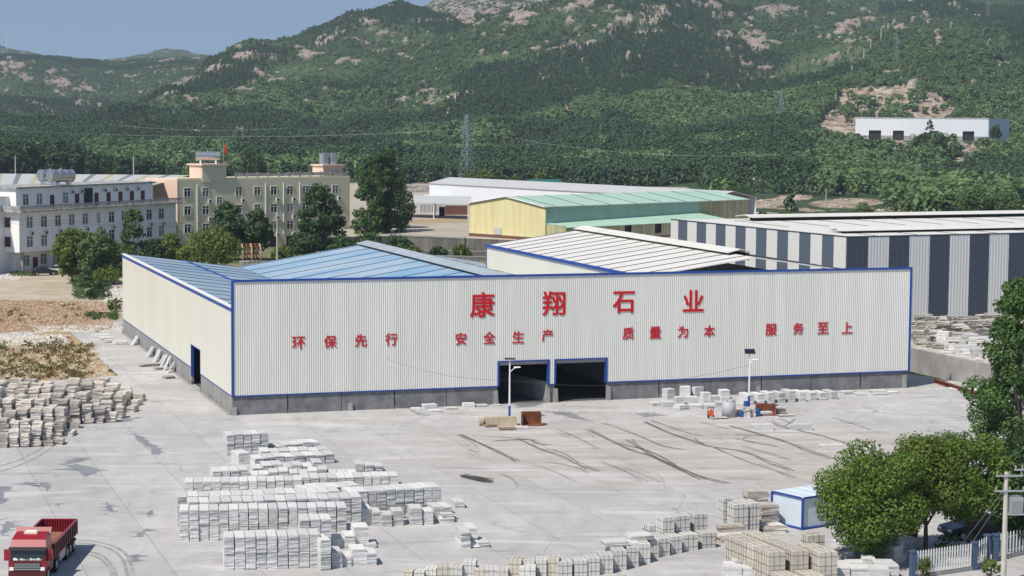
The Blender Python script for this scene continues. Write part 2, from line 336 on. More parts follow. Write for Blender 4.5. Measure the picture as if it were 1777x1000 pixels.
def masks(x, y, z):
    px, py = px_of(x, y, z)
    n = fbm(x/38+1.7, y/60+z/14, 5); n2 = fbm(x/16+9, y/30+z/7, 4)
    far = np.clip((y-1250)/500, 0, 1)
    n3 = fbm(x/7+4, y/14+z/4, 3)
    rock = np.clip((n*.45+n2*.35+n3*.2-(.665+.03*(px > 600)*(px < 1250)*(py > 120)))*18, 0, 1)*far*np.clip((200-py)/60, 0, 1)
    wob = fbm(x/22, y/40+z/10, 4)
    rock = np.maximum(rock, np.where(emask(px, py, ROCKS, soft=.9)*1.05+(wob-.5)*2.4+(n3-.5)*2.6 > .74, 1, 0)*(y > 900))
    cut = np.where(emask(px, py, CUTS)*1.1+(wob-.5)*2.4 > .5, 1.0, 0.0)*(y > 540)*(y < 1500)
    ge = emask(px, py, GRASS, soft=.9)
    g = np.clip(ge*(.4+1.2*fbm(x/30, y/40, 3))+(fbm(x/90, y/120, 3)-.50)*1.8, 0, 1)
    return px, py, rock, cut, g
def build_terrain():
    na, nd = 520, 400
    az = np.concatenate([np.linspace(-.85, -.31, 40), np.linspace(-.30, .30, na-80), np.linspace(.31, .85, 40)])
    ds = np.concatenate([[5, 60, 120, 200, 300, 400, 470, 515], np.exp(np.linspace(math.log(530), math.log(5900), nd-8))])
    A, Dd = np.meshgrid(az, ds); X = A*Dd; Y = Dd; Z = tz(X, Y)-.06
    px, py, rock, cut, g = masks(X, Y, Z)
    Z = Z+rock*(fbm(X/9, Y/14, 3)-.3)*7*(Y > 1200)
    co = np.stack([X, Y, Z], -1).reshape(-1, 3)
    idx = np.arange(na*nd).reshape(nd, na)
    q = np.stack([idx[:-1, :-1], idx[:-1, 1:], idx[1:, 1:], idx[1:, :-1]], -1).reshape(-1, 4)
    me = bpy.data.meshes.new('terrain'); me.from_pydata(co.tolist(), [], q.tolist())
    ca = me.color_attributes.new('cover', 'FLOAT_COLOR', 'POINT')
    arr = np.stack([rock.ravel(), cut.ravel(), g.ravel(), np.ones(na*nd)], -1).astype(np.float32)
    ca.data.foreach_set('color', arr.ravel()); me.polygons.foreach_set('use_smooth', [True]*len(q))
    m = bpy.data.materials.new('hillside'); m.use_nodes = True; t = m.node_tree; N = t.nodes; L = t.links; b = N['Principled BSDF']
    b.inputs['Roughness'].default_value = .95; b.inputs['Specular IOR Level'].default_value = .1
    at_ = N.new('ShaderNodeAttribute'); at_.attribute_name = 'cover'; sp = N.new('ShaderNodeSeparateColor'); L.new(at_.outputs[0], sp.inputs[0])
    geo = N.new('ShaderNodeNewGeometry')
    def noise(sc, det=5):
        n = N.new('ShaderNodeTexNoise'); n.inputs['Scale'].default_value = sc; n.inputs['Detail'].default_value = det; L.new(geo.outputs['Position'], n.inputs['Vector']); return n.outputs['Fac']
    def ramp(f, *st):
        r = N.new('ShaderNodeValToRGB'); L.new(f, r.inputs[0]); e = r.color_ramp.elements
        while len(e) < len(st): e.new(.5)
        for k, (p, c) in enumerate(st): e[k].position = p; e[k].color = (*c, 1)
        return r.outputs[0]
    def mix(f, a, c):
        x = N.new('ShaderNodeMix'); x.data_type = 'RGBA'; L.new(f, x.inputs[0]); L.new(a, x.inputs[6]); L.new(c, x.inputs[7]); return x.outputs[2]
    shrub = ramp(noise(.2, 7), (.3, (.020, .040, .020)), (.5, (.042, .072, .034)), (.7, (.080, .105, .056)))
    grass = ramp(noise(.12), (.3, (.036, .068, .028)), (.5, (.062, .098, .040)), (.62, (.095, .125, .055)), (.78, (.14, .14, .08)))
    rockc = ramp(noise(.22, 8), (.25, (.14, .115, .10)), (.5, (.29, .235, .20)), (.75, (.40, .345, .30)))
    soil = ramp(noise(.16, 9), (.3, (.13, .095, .065)), (.45, (.27, .215, .16)), (.55, (.36, .30, .23)), (.7, (.43, .39, .33)))
    c = mix(sp.outputs[2], shrub, grass); c = mix(sp.outputs[0], c, rockc); c = mix(sp.outputs[1], c, soil)
    L.new(c, b.inputs['Base Color'])
    bp = N.new('ShaderNodeBump'); bp.inputs['Strength'].default_value = 1; bp.inputs['Distance'].default_value = 2.5; L.new(noise(.18, 6), bp.inputs['Height']); L.new(bp.outputs[0], b.inputs['Normal'])
    me.materials.append(m)
    tag(link('terrain', me), kind='structure')
build_terrain()

# ------------------------------------------------------------------ foliage
def quads_mesh(name, C, Nn, S, matkey, asp=1.0, seed=0):
    rs = np.random.RandomState(seed); n = len(C)
    Nn = Nn/np.maximum(np.linalg.norm(Nn, axis=1, keepdims=True), 1e-6)
    t = rs.normal(size=(n, 3)); t -= (t*Nn).sum(1, keepdims=True)*Nn; t /= np.linalg.norm(t, axis=1, keepdims=True); b = np.cross(Nn, t)
    S = S[:, None]; bend = Nn*S*.25
    V = np.stack([C-t*S*asp, C-b*S*.62+bend, C+t*S*asp, C+b*S*.62+bend], 1).reshape(-1, 3)
    me = bpy.data.meshes.new(name); F = np.arange(4*n).reshape(n, 4)
    me.vertices.add(4*n); me.vertices.foreach_set('co', V.ravel().astype(np.float32))
    me.loops.add(4*n); me.loops.foreach_set('vertex_index', F.ravel().astype(np.int32))
    me.polygons.add(n); me.polygons.foreach_set('loop_start', (np.arange(n)*4).astype(np.int32)); me.polygons.foreach_set('loop_total', np.full(n, 4, np.int32))
    me.materials.append(M[matkey]); me.update(calc_edges=True); return me
def crown(name, lumps, per, size, matkey, seed, up=.35, jit=.55):
    """lumps: (centre, radius) list; leaf faces spread over each lump's outer shell"""
    rs = np.random.RandomState(seed); Cs, Ns, Ss = [], [], []
    for c, r in lumps:
        n = max(12, int(per*r*r)); d = rs.normal(size=(n, 3)); d /= np.linalg.norm(d, axis=1, keepdims=True)
        rr = r*(.45+.6*rs.rand(n)**.55); p = np.array(c)+d*rr[:, None]*np.array([1, 1, .85])
        Cs.append(p); Ns.append(d+rs.normal(size=(n, 3))*jit+np.array([0, 0, up])); Ss.append(size*(.6+.8*rs.rand(n)))
    return quads_mesh(name, np.concatenate(Cs), np.concatenate(Ns), np.concatenate(Ss), matkey, seed=seed)
def lumps_round(h, r, base, rs, n=40, lump=.30):
    L = []; cz = (h+base)/2; hz = (h-base)/2
    for k in range(n):
        d = rs.normal(size=3); d /= np.linalg.norm(d); q = .55+.45*rs.rand()**.5
        lr = r*lump*(.7+.6*rs.rand())
        L.append(((d[0]*(r-lr*.7)*q, d[1]*(r-lr*.7)*q, cz+d[2]*(hz-lr*.5)*q), lr))
    return L
def lumps_poplar(h, r, base, rs, n=60):
    L = []
    for k in range(n):
        t = rs.rand()**.9; z = base+(h-base)*t; rad = r*(math.sin(math.pi*min(1, .12+.80*t))**.7)*(.35+.65*rs.rand()**.6)*(1-.35*t)
        a = rs.rand()*6.283; lr = r*(.17+.16*rs.rand())*(1-.4*t)
        L.append(((rad*math.cos(a), rad*math.sin(a), z), lr))
    L.append(((0, 0, h-.02*h), r*.10)); L.append(((0, 0, h*.95), r*.15))
    return L
def trunk_mb(h, r, base, rs, lumps, k='bark', fork=5):
    mb = MB(); t0 = max(.035*h*.5, .08)*1.1
    mid = (rs.normal()*.1, rs.normal()*.1, base*.8); mb.cyl((0, 0, -.2), mid, t0*1.25, k, t0*.85)
    for i in range(fork):
        c = lumps[rs.randint(len(lumps))][0]; m2 = (mid[0]+(c[0]-mid[0])*.45, mid[1]+(c[1]-mid[1])*.45, mid[2]+(c[2]-mid[2])*.6)
        mb.cyl(mid, m2, t0*.55, k, t0*.35, n=6); mb.cyl(m2, c, t0*.35, k, t0*.1, n=5)
    mb.cyl(mid, (0, 0, h*.85), t0*.7, k, t0*.15, n=6); return mb
def tree(name, label, loc, h, r, matkey, seed, kind='round', base=None, per=60, leaf=.22, cat='tree', group=None, bark='bark', n=40, lump=.30, fork=6):
    rs = np.random.RandomState(seed); base = h*.25 if base is None else base
    L = lumps_round(h, r, base, rs, n, lump) if kind == 'round' else lumps_poplar(h, r, base, rs, n)
    root = thing(name, label, cat, loc, rs.rand()*6, group)
    trunk_mb(h, r, base, rs, L, bark, fork).obj('trunk', root, True)
    link('crown', crown('crown', L, per, leaf, matkey, seed), root)
    return root
M['leaf_camphor'] = leafmat('camphor_leaf', (.066, .130, .020), (.210, .320, .060), trans=.42)
M['leaf_olive'] = leafmat('olive_leaf', (.080, .128, .022), (.230, .295, .062), trans=.42)
M['leaf_dark'] = leafmat('dark_leaf', (.030, .066, .025), (.095, .165, .056), trans=.32)
M['leaf_poplar'] = leafmat('poplar_leaf', (.042, .098, .024), (.140, .240, .066), trans=.38)
M['leaf_light'] = leafmat('light_leaf', (.055, .110, .036), (.150, .230, .085), trans=.35)
M['leaf_bright'] = leafmat('bright_leaf', (.070, .110, .022), (.160, .220, .050))
M['leaf_hill'] = leafmat('hill_leaf', (.056, .112, .046), (.130, .205, .080), c3=(1.8, 1.65, 1.55), rnd=1, trans=.3)
M['boulder'] = mat('granite_boulder', (.26, .21, .18), .95, c2=(.46, .40, .35), scale=1.1, rnd=.25, bump=.4, bscale=3)
M['leaf_pine'] = leafmat('pine_leaf', (.032, .070, .036), (.078, .130, .060), c3=(1.4, 1.4, 1.2), rnd=1, trans=.12)

# hillside woods: nobody could count these; crowns stand on surveyed points of the slopes
def forest():
    protos = bpy.data.collections.new('forest_kinds'); ob = []
    for s in range(4):
        rs = np.random.RandomState(50+s); L = lumps_round(1.0, .52, .12, rs, 12, .36)
        me = crown('broadleaf_crown', L, 110, .115, 'leaf_hill', 60+s, .5, .34); o = bpy.data.objects.new('broadleaf_crown', me); protos.objects.link(o)
    for s in range(3):
        rs = np.random.RandomState(80+s); L = []
        for k in range(13):
            t = k/12; L.append(((rs.normal()*.05+.20*(1-t)*math.cos(k*2.4), rs.normal()*.05+.20*(1-t)*math.sin(k*2.4), .18+.78*t), .21*(1-.72*t)))
        me = crown('pine_crown', L, 360, .08, 'leaf_pine', 90+s, .5, .38); o = bpy.data.objects.new('pine_crown', me); protos.objects.link(o)
    boulders = bpy.data.collections.new('boulder_kinds')
    for s in range(4):
        bm = bmesh.new(); bmesh.ops.create_icosphere(bm, subdivisions=2, radius=.5); r2 = random.Random(70+s); ax = [Vector((r2.gauss(0, 1), r2.gauss(0, 1), r2.gauss(0, 1))).normalized() for _ in range(9)]; cut_ = [r2.uniform(.25, .45) for _ in ax]
        for v in bm.verts:
            for a_, c_ in zip(ax, cut_):
                d_ = v.co.dot(a_)
                if d_ > c_: v.co -= a_*(d_-c_)
            v.co.z *= .62
        me = bpy.data.meshes.new('boulder'); bm.to_mesh(me); bm.free(); me.materials.append(M['boulder']); boulders.objects.link(bpy.data.objects.new('boulder', me))
    rs = np.random.RandomState(11); n = 330000
    d = np.sqrt(rs.rand(n)*(3300**2-545**2)+545**2); a = rs.uniform(-.36, .36, n)
    near = rs.uniform(545, 1500, 70000); d = np.concatenate([d, near]); a = np.concatenate([a, rs.uniform(-.36, .36, 70000)])
    x = a*d; y = d; z = tz(x, y); px, py, rock, cut, g = masks(x, y, z)
    dens = fbm(x/70+5, y/100+2, 4)
    keep = np.where(py > 150, .95, .80+.9*np.clip((dens-.42)*5, 0, 1))
    keep = keep*(1-.80*rock)*(1-.95*cut)*(1-.72*np.clip(g, 0, 1)*np.clip((dens-.75)*-4, 0, 1))
    keep = np.where(y > 1500, keep*.8, keep)
    thin = (px > 190)*(px < 800)*(py > 165)*(py < 296)*np.clip((fbm(x/34+2, y/60+4, 3)-.40)*9, 0, 1)
    keep = keep*(1-.80*thin)
    # open country: fields at the foot of the hills, the shelf of the hill workshop, the yards
    keep = np.where((y < 800) & (px < 1220), 0, keep); keep = np.where((y < 900) & (px > 180) & (px < 620), keep*.12, keep)
    keep = np.where((px >= 1220) & (y < 700), keep*np.where(px > 1590, .7, .03), keep); keep = np.where((px >= 1280) & (px < 1545) & (y < 800), keep*.10, keep)
    keep = np.where((px > 1425) & (y > 1028) & (y < 1165), 0, keep)
    keep = np.where((px > 1455) & (px < 1760) & (y > 940) & (y < 1030), keep*np.where(fbm(x/14, y/14) > .52, .55, .05), keep)
    keep = np.where(np.abs(px-888) > 1120, keep*.3, keep)
    kb = (rs.rand(len(x)) < np.where(y > 1200, .16*rock, .05*rock)+.10*cut+.002*(y > 1500)); bx, by, bz = x[kb], y[kb], z[kb]
    k = rs.rand(len(x)) < keep; x, y, z, g, dens, px, py = x[k], y[k], z[k], g[k], dens[k], px[k], py[k]
    pine = (fbm(x/160+31, y/220+8, 3)+(px > 1050)*(px < 1420)*(y < 1800)*.06+(py < 240)*(py > 150)*(px < 700)*.08 > .54)
    sc = np.where(pine, rs.uniform(5.0, 8.5, len(x)), 3.2+6.4*rs.rand(len(x))**1.5)*np.where(y > 1700, .8, 1)*(1-.45*g)
    sc = sc*np.where((py < 165) & ~pine, .34+.5*rs.rand(len(x))**3, 1)*np.where((py < 165) & pine, .8, 1)
    var = np.where(pine, rs.randint(4, 7, len(x)), rs.randint(0, 4, len(x)))
    grow('hill_forest', protos, x, y, z-.05*sc, sc, var, rs)
    bs = np.where(by > 1200, 1.6+5.5*rs.rand(len(bx))**2.2, .6+2.2*rs.rand(len(bx))**2); grow('hill_boulders', boulders, bx, by, bz-.05*bs, bs, rs.randint(0, 4, len(bx)), rs)
    print('forest points', len(x), len(bx))
def grow(name, protos, x, y, z, sc, var, rs):
    me = bpy.data.meshes.new(name); me.from_pydata(np.stack([x, y, z], -1).tolist(), [], [])
    for nm, ty, arr in (('size', 'FLOAT', sc.astype(np.float32)), ('sort', 'INT', var.astype(np.int32)), ('turn', 'FLOAT', (rs.rand(len(x))*6.28).astype(np.float32))):
        at_ = me.attributes.new(nm, ty, 'POINT'); at_.data.foreach_set('value', arr)
    o = tag(link(name, me), kind='stuff')
    ng = bpy.data.node_groups.new('plant_woods', 'GeometryNodeTree')
    ng.interface.new_socket('Geometry', in_out='INPUT', socket_type='NodeSocketGeometry'); ng.interface.new_socket('Geometry', in_out='OUTPUT', socket_type='NodeSocketGeometry')
    N = ng.nodes; L = ng.links; gi = N.new('NodeGroupInput'); go = N.new('NodeGroupOutput'); ip = N.new('GeometryNodeInstanceOnPoints')
    ci = N.new('GeometryNodeCollectionInfo'); ci.inputs['Collection'].default_value = protos; ci.inputs['Separate Children'].default_value = True; ci.inputs['Reset Children'].default_value = True
    def attr(nm, ty):
        q = N.new('GeometryNodeInputNamedAttribute'); q.data_type = ty; q.inputs['Name'].default_value = nm
        return [s for s in q.outputs if s.enabled and s.name == 'Attribute'][0]
    mp = N.new('GeometryNodeMeshToPoints'); L.new(gi.outputs[0], mp.inputs[0]); L.new(mp.outputs[0], ip.inputs['Points']); L.new(ci.outputs[0], ip.inputs['Instance'])
    ip.inputs['Pick Instance'].default_value = True; L.new(attr('sort', 'INT'), ip.inputs['Instance Index'])
    cx = N.new('ShaderNodeCombineXYZ'); L.new(attr('turn', 'FLOAT'), cx.inputs[2]); L.new(cx.outputs[0], ip.inputs['Rotation'])
    L.new(attr('size', 'FLOAT'), ip.inputs['Scale']); L.new(ip.outputs[0], go.inputs[0])
    md = o.modifiers.new('woods', 'NODES'); md.node_group = ng
forest()
# ------------------------------------------------------------------ ground sheets
def slope_mat(name, cols, scale, extra=None, bump=.3, rough=.95):
    m = bpy.data.materials.new(name); m.use_nodes = True; t = m.node_tree; N = t.nodes; L = t.links; b = N['Principled BSDF']
    b.inputs['Roughness'].default_value = rough; b.inputs['Specular IOR Level'].default_value = .2
    geo = N.new('ShaderNodeNewGeometry'); n = N.new('ShaderNodeTexNoise'); n.inputs['Scale'].default_value = scale; n.inputs['Detail'].default_value = 9; n.inputs['Roughness'].default_value = .68
    L.new(geo.outputs['Position'], n.inputs['Vector']); r = N.new('ShaderNodeValToRGB'); L.new(n.outputs['Fac'], r.inputs[0]); e = r.color_ramp.elements
    while len(e) < len(cols): e.new(.5)
    for k, (p, c) in enumerate(cols): e[k].position = p; e[k].color = (*c, 1)
    n2 = N.new('ShaderNodeTexNoise'); n2.inputs['Scale'].default_value = 1.6; n2.inputs['Detail'].default_value = 8; L.new(geo.outputs['Position'], n2.inputs['Vector'])
    bp = N.new('ShaderNodeBump'); bp.inputs['Strength'].default_value = bump; bp.inputs['Distance'].default_value = .5; L.new(n2.outputs['Fac'], bp.inputs['Height']); L.new(bp.outputs[0], b.inputs['Normal'])
    L.new(r.outputs[0], b.inputs['Base Color']); return m
M['drygrass'] = slope_mat('dry_grass_ground', [(.30, (.20, .15, .08)), (.42, (.33, .24, .13)), (.52, (.42, .33, .21)), (.62, (.26, .22, .11)), (.75, (.52, .46, .37))], .55, bump=.9)
M['reddirt'] = slope_mat('red_dirt_ground', [(.30, (.17, .09, .05)), (.45, (.30, .17, .10)), (.56, (.38, .26, .17)), (.72, (.48, .40, .31))], .5, bump=.9)
M['road'] = slope_mat('dirt_road', [(.35, (.34, .28, .20)), (.55, (.44, .38, .29)), (.7, (.50, .45, .37))], .12, bump=.25)
M['gravel'] = slope_mat('pale_gravel', [(.35, (.22, .19, .15)), (.5, (.48, .45, .41)), (.6, (.66, .65, .62))], 1.1, bump=1)
M['terracemat'] = slope_mat('terrace_concrete', [(.35, (.33, .29, .23)), (.6, (.42, .38, .32))], .1, bump=.1)
M['soilmat'] = slope_mat('weedy_soil', [(.3, (.06, .08, .03)), (.5, (.14, .15, .07)), (.65, (.30, .26, .18))], .25, bump=.6)
def yard_mat():
    m = bpy.data.materials.new('yard_concrete'); m.use_nodes = True; t = m.node_tree; N = t.nodes; L = t.links; b = N['Principled BSDF']
    geo = N.new('ShaderNodeNewGeometry')
    def noise(sc, det=6, st=None, ro=.6):
        mp = N.new('ShaderNodeMapping'); L.new(geo.outputs['Position'], mp.inputs[0]); mp.inputs['Rotation'].default_value = (0, 0, -SYAW)
        if st: mp.inputs['Scale'].default_value = st
        n = N.new('ShaderNodeTexNoise'); n.inputs['Scale'].default_value = sc; n.inputs['Detail'].default_value = det; n.inputs['Roughness'].default_value = ro; L.new(mp.outputs[0], n.inputs['Vector']); return n.outputs['Fac']
    def ramp(f, *st):
        r = N.new('ShaderNodeValToRGB'); L.new(f, r.inputs[0]); e = r.color_ramp.elements
        while len(e) < len(st): e.new(.5)
        for k, (p, c) in enumerate(st): e[k].position = p; e[k].color = (c, c, c, 1) if not isinstance(c, tuple) else (*c, 1)
        return r.outputs[0]
    def mix(f, a, c, mode='MIX'):
        x = N.new('ShaderNodeMix'); x.data_type = 'RGBA'; x.blend_type = mode
        for s, k in ((f, 0), (a, 6), (c, 7)):
            if isinstance(s, (int, float)): x.inputs[k].default_value = s
            elif isinstance(s, tuple): x.inputs[k].default_value = (*s, 1)
            else: L.new(s, x.inputs[k])
        return x.outputs[2]
    base = ramp(noise(.10, 7), (.3, (.35, .345, .337)), (.5, (.42, .415, .407)), (.7, (.485, .48, .472)))
    base = mix(.35, base, ramp(noise(.7, 9, (1, .35, 1)), (.3, (.27, .265, .26)), (.7, (.50, .49, .48))))
    # worn, sandy brown stretch in front of the doors
    sep = N.new('ShaderNodeSeparateXYZ'); L.new(geo.outputs['Position'], sep.inputs[0])
    vm = N.new('ShaderNodeVectorMath'); vm.operation = 'MULTIPLY_ADD'; L.new(geo.outputs['Position'], vm.inputs[0]); vm.inputs[1].default_value = (1/26, 1/17, 0); vm.inputs[2].default_value = (-15/26, -161/17, 0)
    ln = N.new('ShaderNodeVectorMath'); ln.operation = 'LENGTH'; L.new(vm.outputs[0], ln.inputs[0])
    ad = N.new('ShaderNodeMath'); ad.operation = 'MULTIPLY_ADD'; L.new(noise(.14, 6), ad.inputs[0]); ad.inputs[1].default_value = 1.3; L.new(ln.outputs['Value'], ad.inputs[2])
    brownmask = ramp(ad.outputs[0], (.0, 1.0), (.55, 1.0), (.95, 0.0))
    brownmask = ramp(ad.outputs[0], (0.0, 1.0), (1.0, 0.0)) if False else brownmask
    mr = N.new('ShaderNodeMapRange'); L.new(ad.outputs[0], mr.inputs[0]); mr.inputs[1].default_value = 1.25; mr.inputs[2].default_value = 1.75; mr.inputs[3].default_value = .75; mr.inputs[4].default_value = 0
    brown = ramp(noise(.45, 9, (.35, 1, 1), .7), (.3, (.30, .265, .225)), (.5, (.40, .36, .32)), (.66, (.50, .475, .445)))
    base = mix(mr.outputs[0], base, brown)
    # cast joints
    def joints(bw, rh, mort):
        mp = N.new('ShaderNodeMapping'); L.new(geo.outputs['Position'], mp.inputs[0]); mp.inputs['Rotation'].default_value = (0, 0, -SYAW); mp.inputs['Location'].default_value = (1.4, 0, 0)
        br = N.new('ShaderNodeTexBrick'); L.new(mp.outputs[0], br.inputs[0]); br.offset = 0; br.inputs['Scale'].default_value = 1; br.inputs['Brick Width'].default_value = bw; br.inputs['Row Height'].default_value = rh
        br.inputs['Mortar Size'].default_value = mort; br.inputs['Mortar Smooth'].default_value = .3; br.inputs['Color1'].default_value = (.93, .93, .93, 1); br.inputs['Color2'].default_value = (1.06, 1.06, 1.06, 1); br.inputs['Mortar'].default_value = (.45, .43, .42, 1)
        return br.outputs['Color']
    base = mix(.7, base, joints(5.0, 7.5, .03), 'MULTIPLY')
    # sawdust streaks and damp stains dragged across the slab
    base = mix(ramp(noise(.5, 8, (.18, 1.0, 1)), (.54, 0.0), (.68, .7)), base, (.55, .548, .545))
    base = mix(ramp(noise(.28, 8, (.5, 1.3, 1)), (.60, 0.0), (.68, .55)), base, (.22, .215, .215))
    base = mix(ramp(noise(1.9, 4, (.45, 1.2, 1)), (.70, 0.0), (.74, .7)), base, (.16, .155, .15))
    mpv = N.new('ShaderNodeMapping'); L.new(geo.outputs['Position'], mpv.inputs[0]); nz = N.new('ShaderNodeTexNoise'); nz.inputs['Scale'].default_value = .5; nz.inputs['Detail'].default_value = 6; L.new(geo.outputs['Position'], nz.inputs['Vector'])
    va = N.new('ShaderNodeVectorMath'); va.operation = 'MULTIPLY_ADD'; L.new(nz.outputs['Color'], va.inputs[0]); va.inputs[1].default_value = (3, 3, 0); L.new(mpv.outputs[0], va.inputs[2])
    vo = N.new('ShaderNodeTexVoronoi'); vo.feature = 'DISTANCE_TO_EDGE'; vo.inputs['Scale'].default_value = .11; L.new(va.outputs[0], vo.inputs['Vector'])
    mk = N.new('ShaderNodeMath'); mk.operation = 'MULTIPLY'; L.new(ramp(vo.outputs['Distance'], (0, .75), (.006, 0.0)), mk.inputs[0]); L.new(ramp(noise(.06, 3), (.48, 0.0), (.54, 1.0)), mk.inputs[1])
    base = mix(mk.outputs[0], base, (.15, .145, .14))
    L.new(base, b.inputs['Base Color']); b.inputs['Roughness'].default_value = .85; b.inputs['Specular IOR Level'].default_value = .25
    bp = N.new('ShaderNodeBump'); bp.inputs['Strength'].default_value = .12; bp.inputs['Distance'].default_value = .05; L.new(noise(3, 6), bp.inputs['Height']); L.new(bp.outputs[0], b.inputs['Normal'])
    return m
M['yard'] = yard_mat()
def sheet(name, pts, z, k, zs=0.0, wob=0.0, seed=0):
    P = [at(px, py, zs) for px, py in pts]; out = []; rs = random.Random(seed)
    for a, b in zip(P, P[1:]+P[:1]):
        n = max(1, int((b-a).length/1.2)) if wob else 1
        for i in range(n):
            q = a.lerp(b, i/n)
            out.append((q.x+(rs.uniform(-wob, wob) if i else 0), q.y+(rs.uniform(-wob, wob)*1.5 if i else 0), zs+z))
    mb = MB(); mb.face(out, k); me = mb.mesh(name)
    bm = bmesh.new(); bm.from_mesh(me); bmesh.ops.triangulate(bm, faces=bm.faces[:])
    for f in bm.faces:
        if f.normal.z < 0: f.normal_flip()
    bm.to_mesh(me); bm.free()
    return tag(link(name, me), kind='structure')
sheet('soil_ground', [(-900, 640), (-900, 345), (900, 330), (2600, 345), (2600, 640)], .004, 'soilmat')
sheet('dirt_road', [(-400, 560), (-400, 478), (40, 474), (120, 470), (230, 462), (330, 470), (330, 560), (100, 566)], .008, 'road', wob=.6, seed=1)
sheet('dirt_field', [(-300, 590), (-300, 527), (0, 520), (120, 524), (185, 536), (206, 549), (160, 560), (0, 580)], .012, 'reddirt', wob=.8, seed=2)
sheet('gravel_strip', [(-300, 612), (-300, 590), (0, 579), (70, 574), (130, 563), (215, 557), (214, 571), (120, 574), (60, 582), (0, 596)], .016, 'gravel', wob=.6, seed=3)
sheet('dry_field', [(-400, 720), (-300, 608), (0, 592), (60, 580), (117, 572), (150, 602), (200, 652), (150, 660), (80, 664), (0, 690)], .020, 'drygrass', wob=.3, seed=4)
_A = SA
def loc_w(u, v): p = SA+SU*u+SV*v; return (p.x, p.y)
mb = MB(); pts = [at(117, 572), at(205, 652), at(146, 657), at(-60, 672)]
poly = [(p.x, p.y) for p in pts]+[(-90, 195), (-90, 40), (90, 40), (90, 150)]
for u_, v_ in ((78, -3), (75.3, 8), (72, 30), (70, 40), (69, 78), (-.5, 78), (-3, 73)): poly.append(loc_w(u_, v_))
mb.face([(x, y, .026) for x, y in poly], 'yard'); me = mb.mesh('concrete_yard')
bm = bmesh.new(); bm.from_mesh(me); bmesh.ops.triangulate(bm, faces=bm.faces[:])
for f in bm.faces:
    if f.normal.z < 0: f.normal_flip()
bm.to_mesh(me); bm.free(); tag(link('concrete_yard', me), kind='structure')
# wet patches left on the slab
def puddle(pts, seed):
    rs = random.Random(seed); P = [at(x, y) for x, y in pts]; y0, y1 = min(p.y for p in P), max(p.y for p in P); n = max(8, int((y1-y0)/.16)); L = []; jl = jr = 0.0
    for i in range(n+1):
        y = y0+(y1-y0)*(i+.001)/(n+.002); xs = []
        for a, b in zip(P, P[1:]+P[:1]):
            if (a.y-y)*(b.y-y) < 0: xs.append(a.x+(b.x-a.x)*(y-a.y)/(b.y-a.y))
        if len(xs) < 2: continue
        lo, hi = min(xs), max(xs); w_ = hi-lo; jl = .6*jl+rs.uniform(-.3, .3); jr = .6*jr+rs.uniform(-.3, .3); sp = w_*.5+.25
        lo2 = lo+w_*.06+jl*sp*.8-(rs.random() < .10)*rs.uniform(.3, .9); hi2 = hi-w_*.06+jr*sp*.8+(rs.random() < .10)*rs.uniform(.3, .9)
        if hi2 < lo2+.06: hi2 = lo2+.06
        L.append((lo2, hi2, y))
    mb = MB()
    for (a0, b0, ya), (a1, b1, yb) in zip(L[:-1], L[1:]): mb.face([(a0, ya, .031), (b0, ya, .031), (b1, yb, .031), (a1, yb, .031)], 'wet')
    if L: tag(mb.obj('wet_patch'), kind='structure')
M['wet'] = mat('wet_concrete', (.19, .195, .205), .42, c2=(.26, .265, .275), scale=.6, spec=.45, coords='pos')
for i, p in enumerate([[(232, 752), (248, 758), (262, 770), (280, 778), (276, 790), (262, 789), (252, 774), (238, 764)], [(108, 808), (125, 796), (150, 795), (140, 803), (128, 806)], [(104, 816), (128, 806), (166, 812), (170, 820), (150, 828), (130, 818)],
      [(-20, 845), (10, 845), (22, 852), (10, 862), (18, 870), (0, 876), (-20, 870)], [(70, 840), (86, 838), (90, 850), (80, 853)], [(184, 872), (194, 882), (198, 890), (188, 888)], [(262, 886), (270, 889), (256, 898), (254, 891)], [(236, 926), (256, 918), (250, 930), (240, 933)],
      [(224, 965), (240, 963), (240, 975), (228, 976)], [(0, 920), (12, 905), (27, 911), (14, 922), (2, 931)], [(180, 730), (230, 727), (248, 724), (236, 733), (205, 733)], [(64, 845), (40, 841), (10, 841), (60, 838)], [(700, 706), (712, 712), (740, 722), (726, 720)], [(340, 662), (362, 660), (370, 668), (352, 672)],
      [(940, 714), (985, 716), (1018, 728), (1034, 732), (1000, 728), (960, 718)], [(95, 875), (110, 874), (100, 882)], [(890, 702), (948, 698), (930, 706), (902, 708)], [(1100, 718), (1140, 716), (1150, 722), (1120, 725)]]): puddle(p, i)
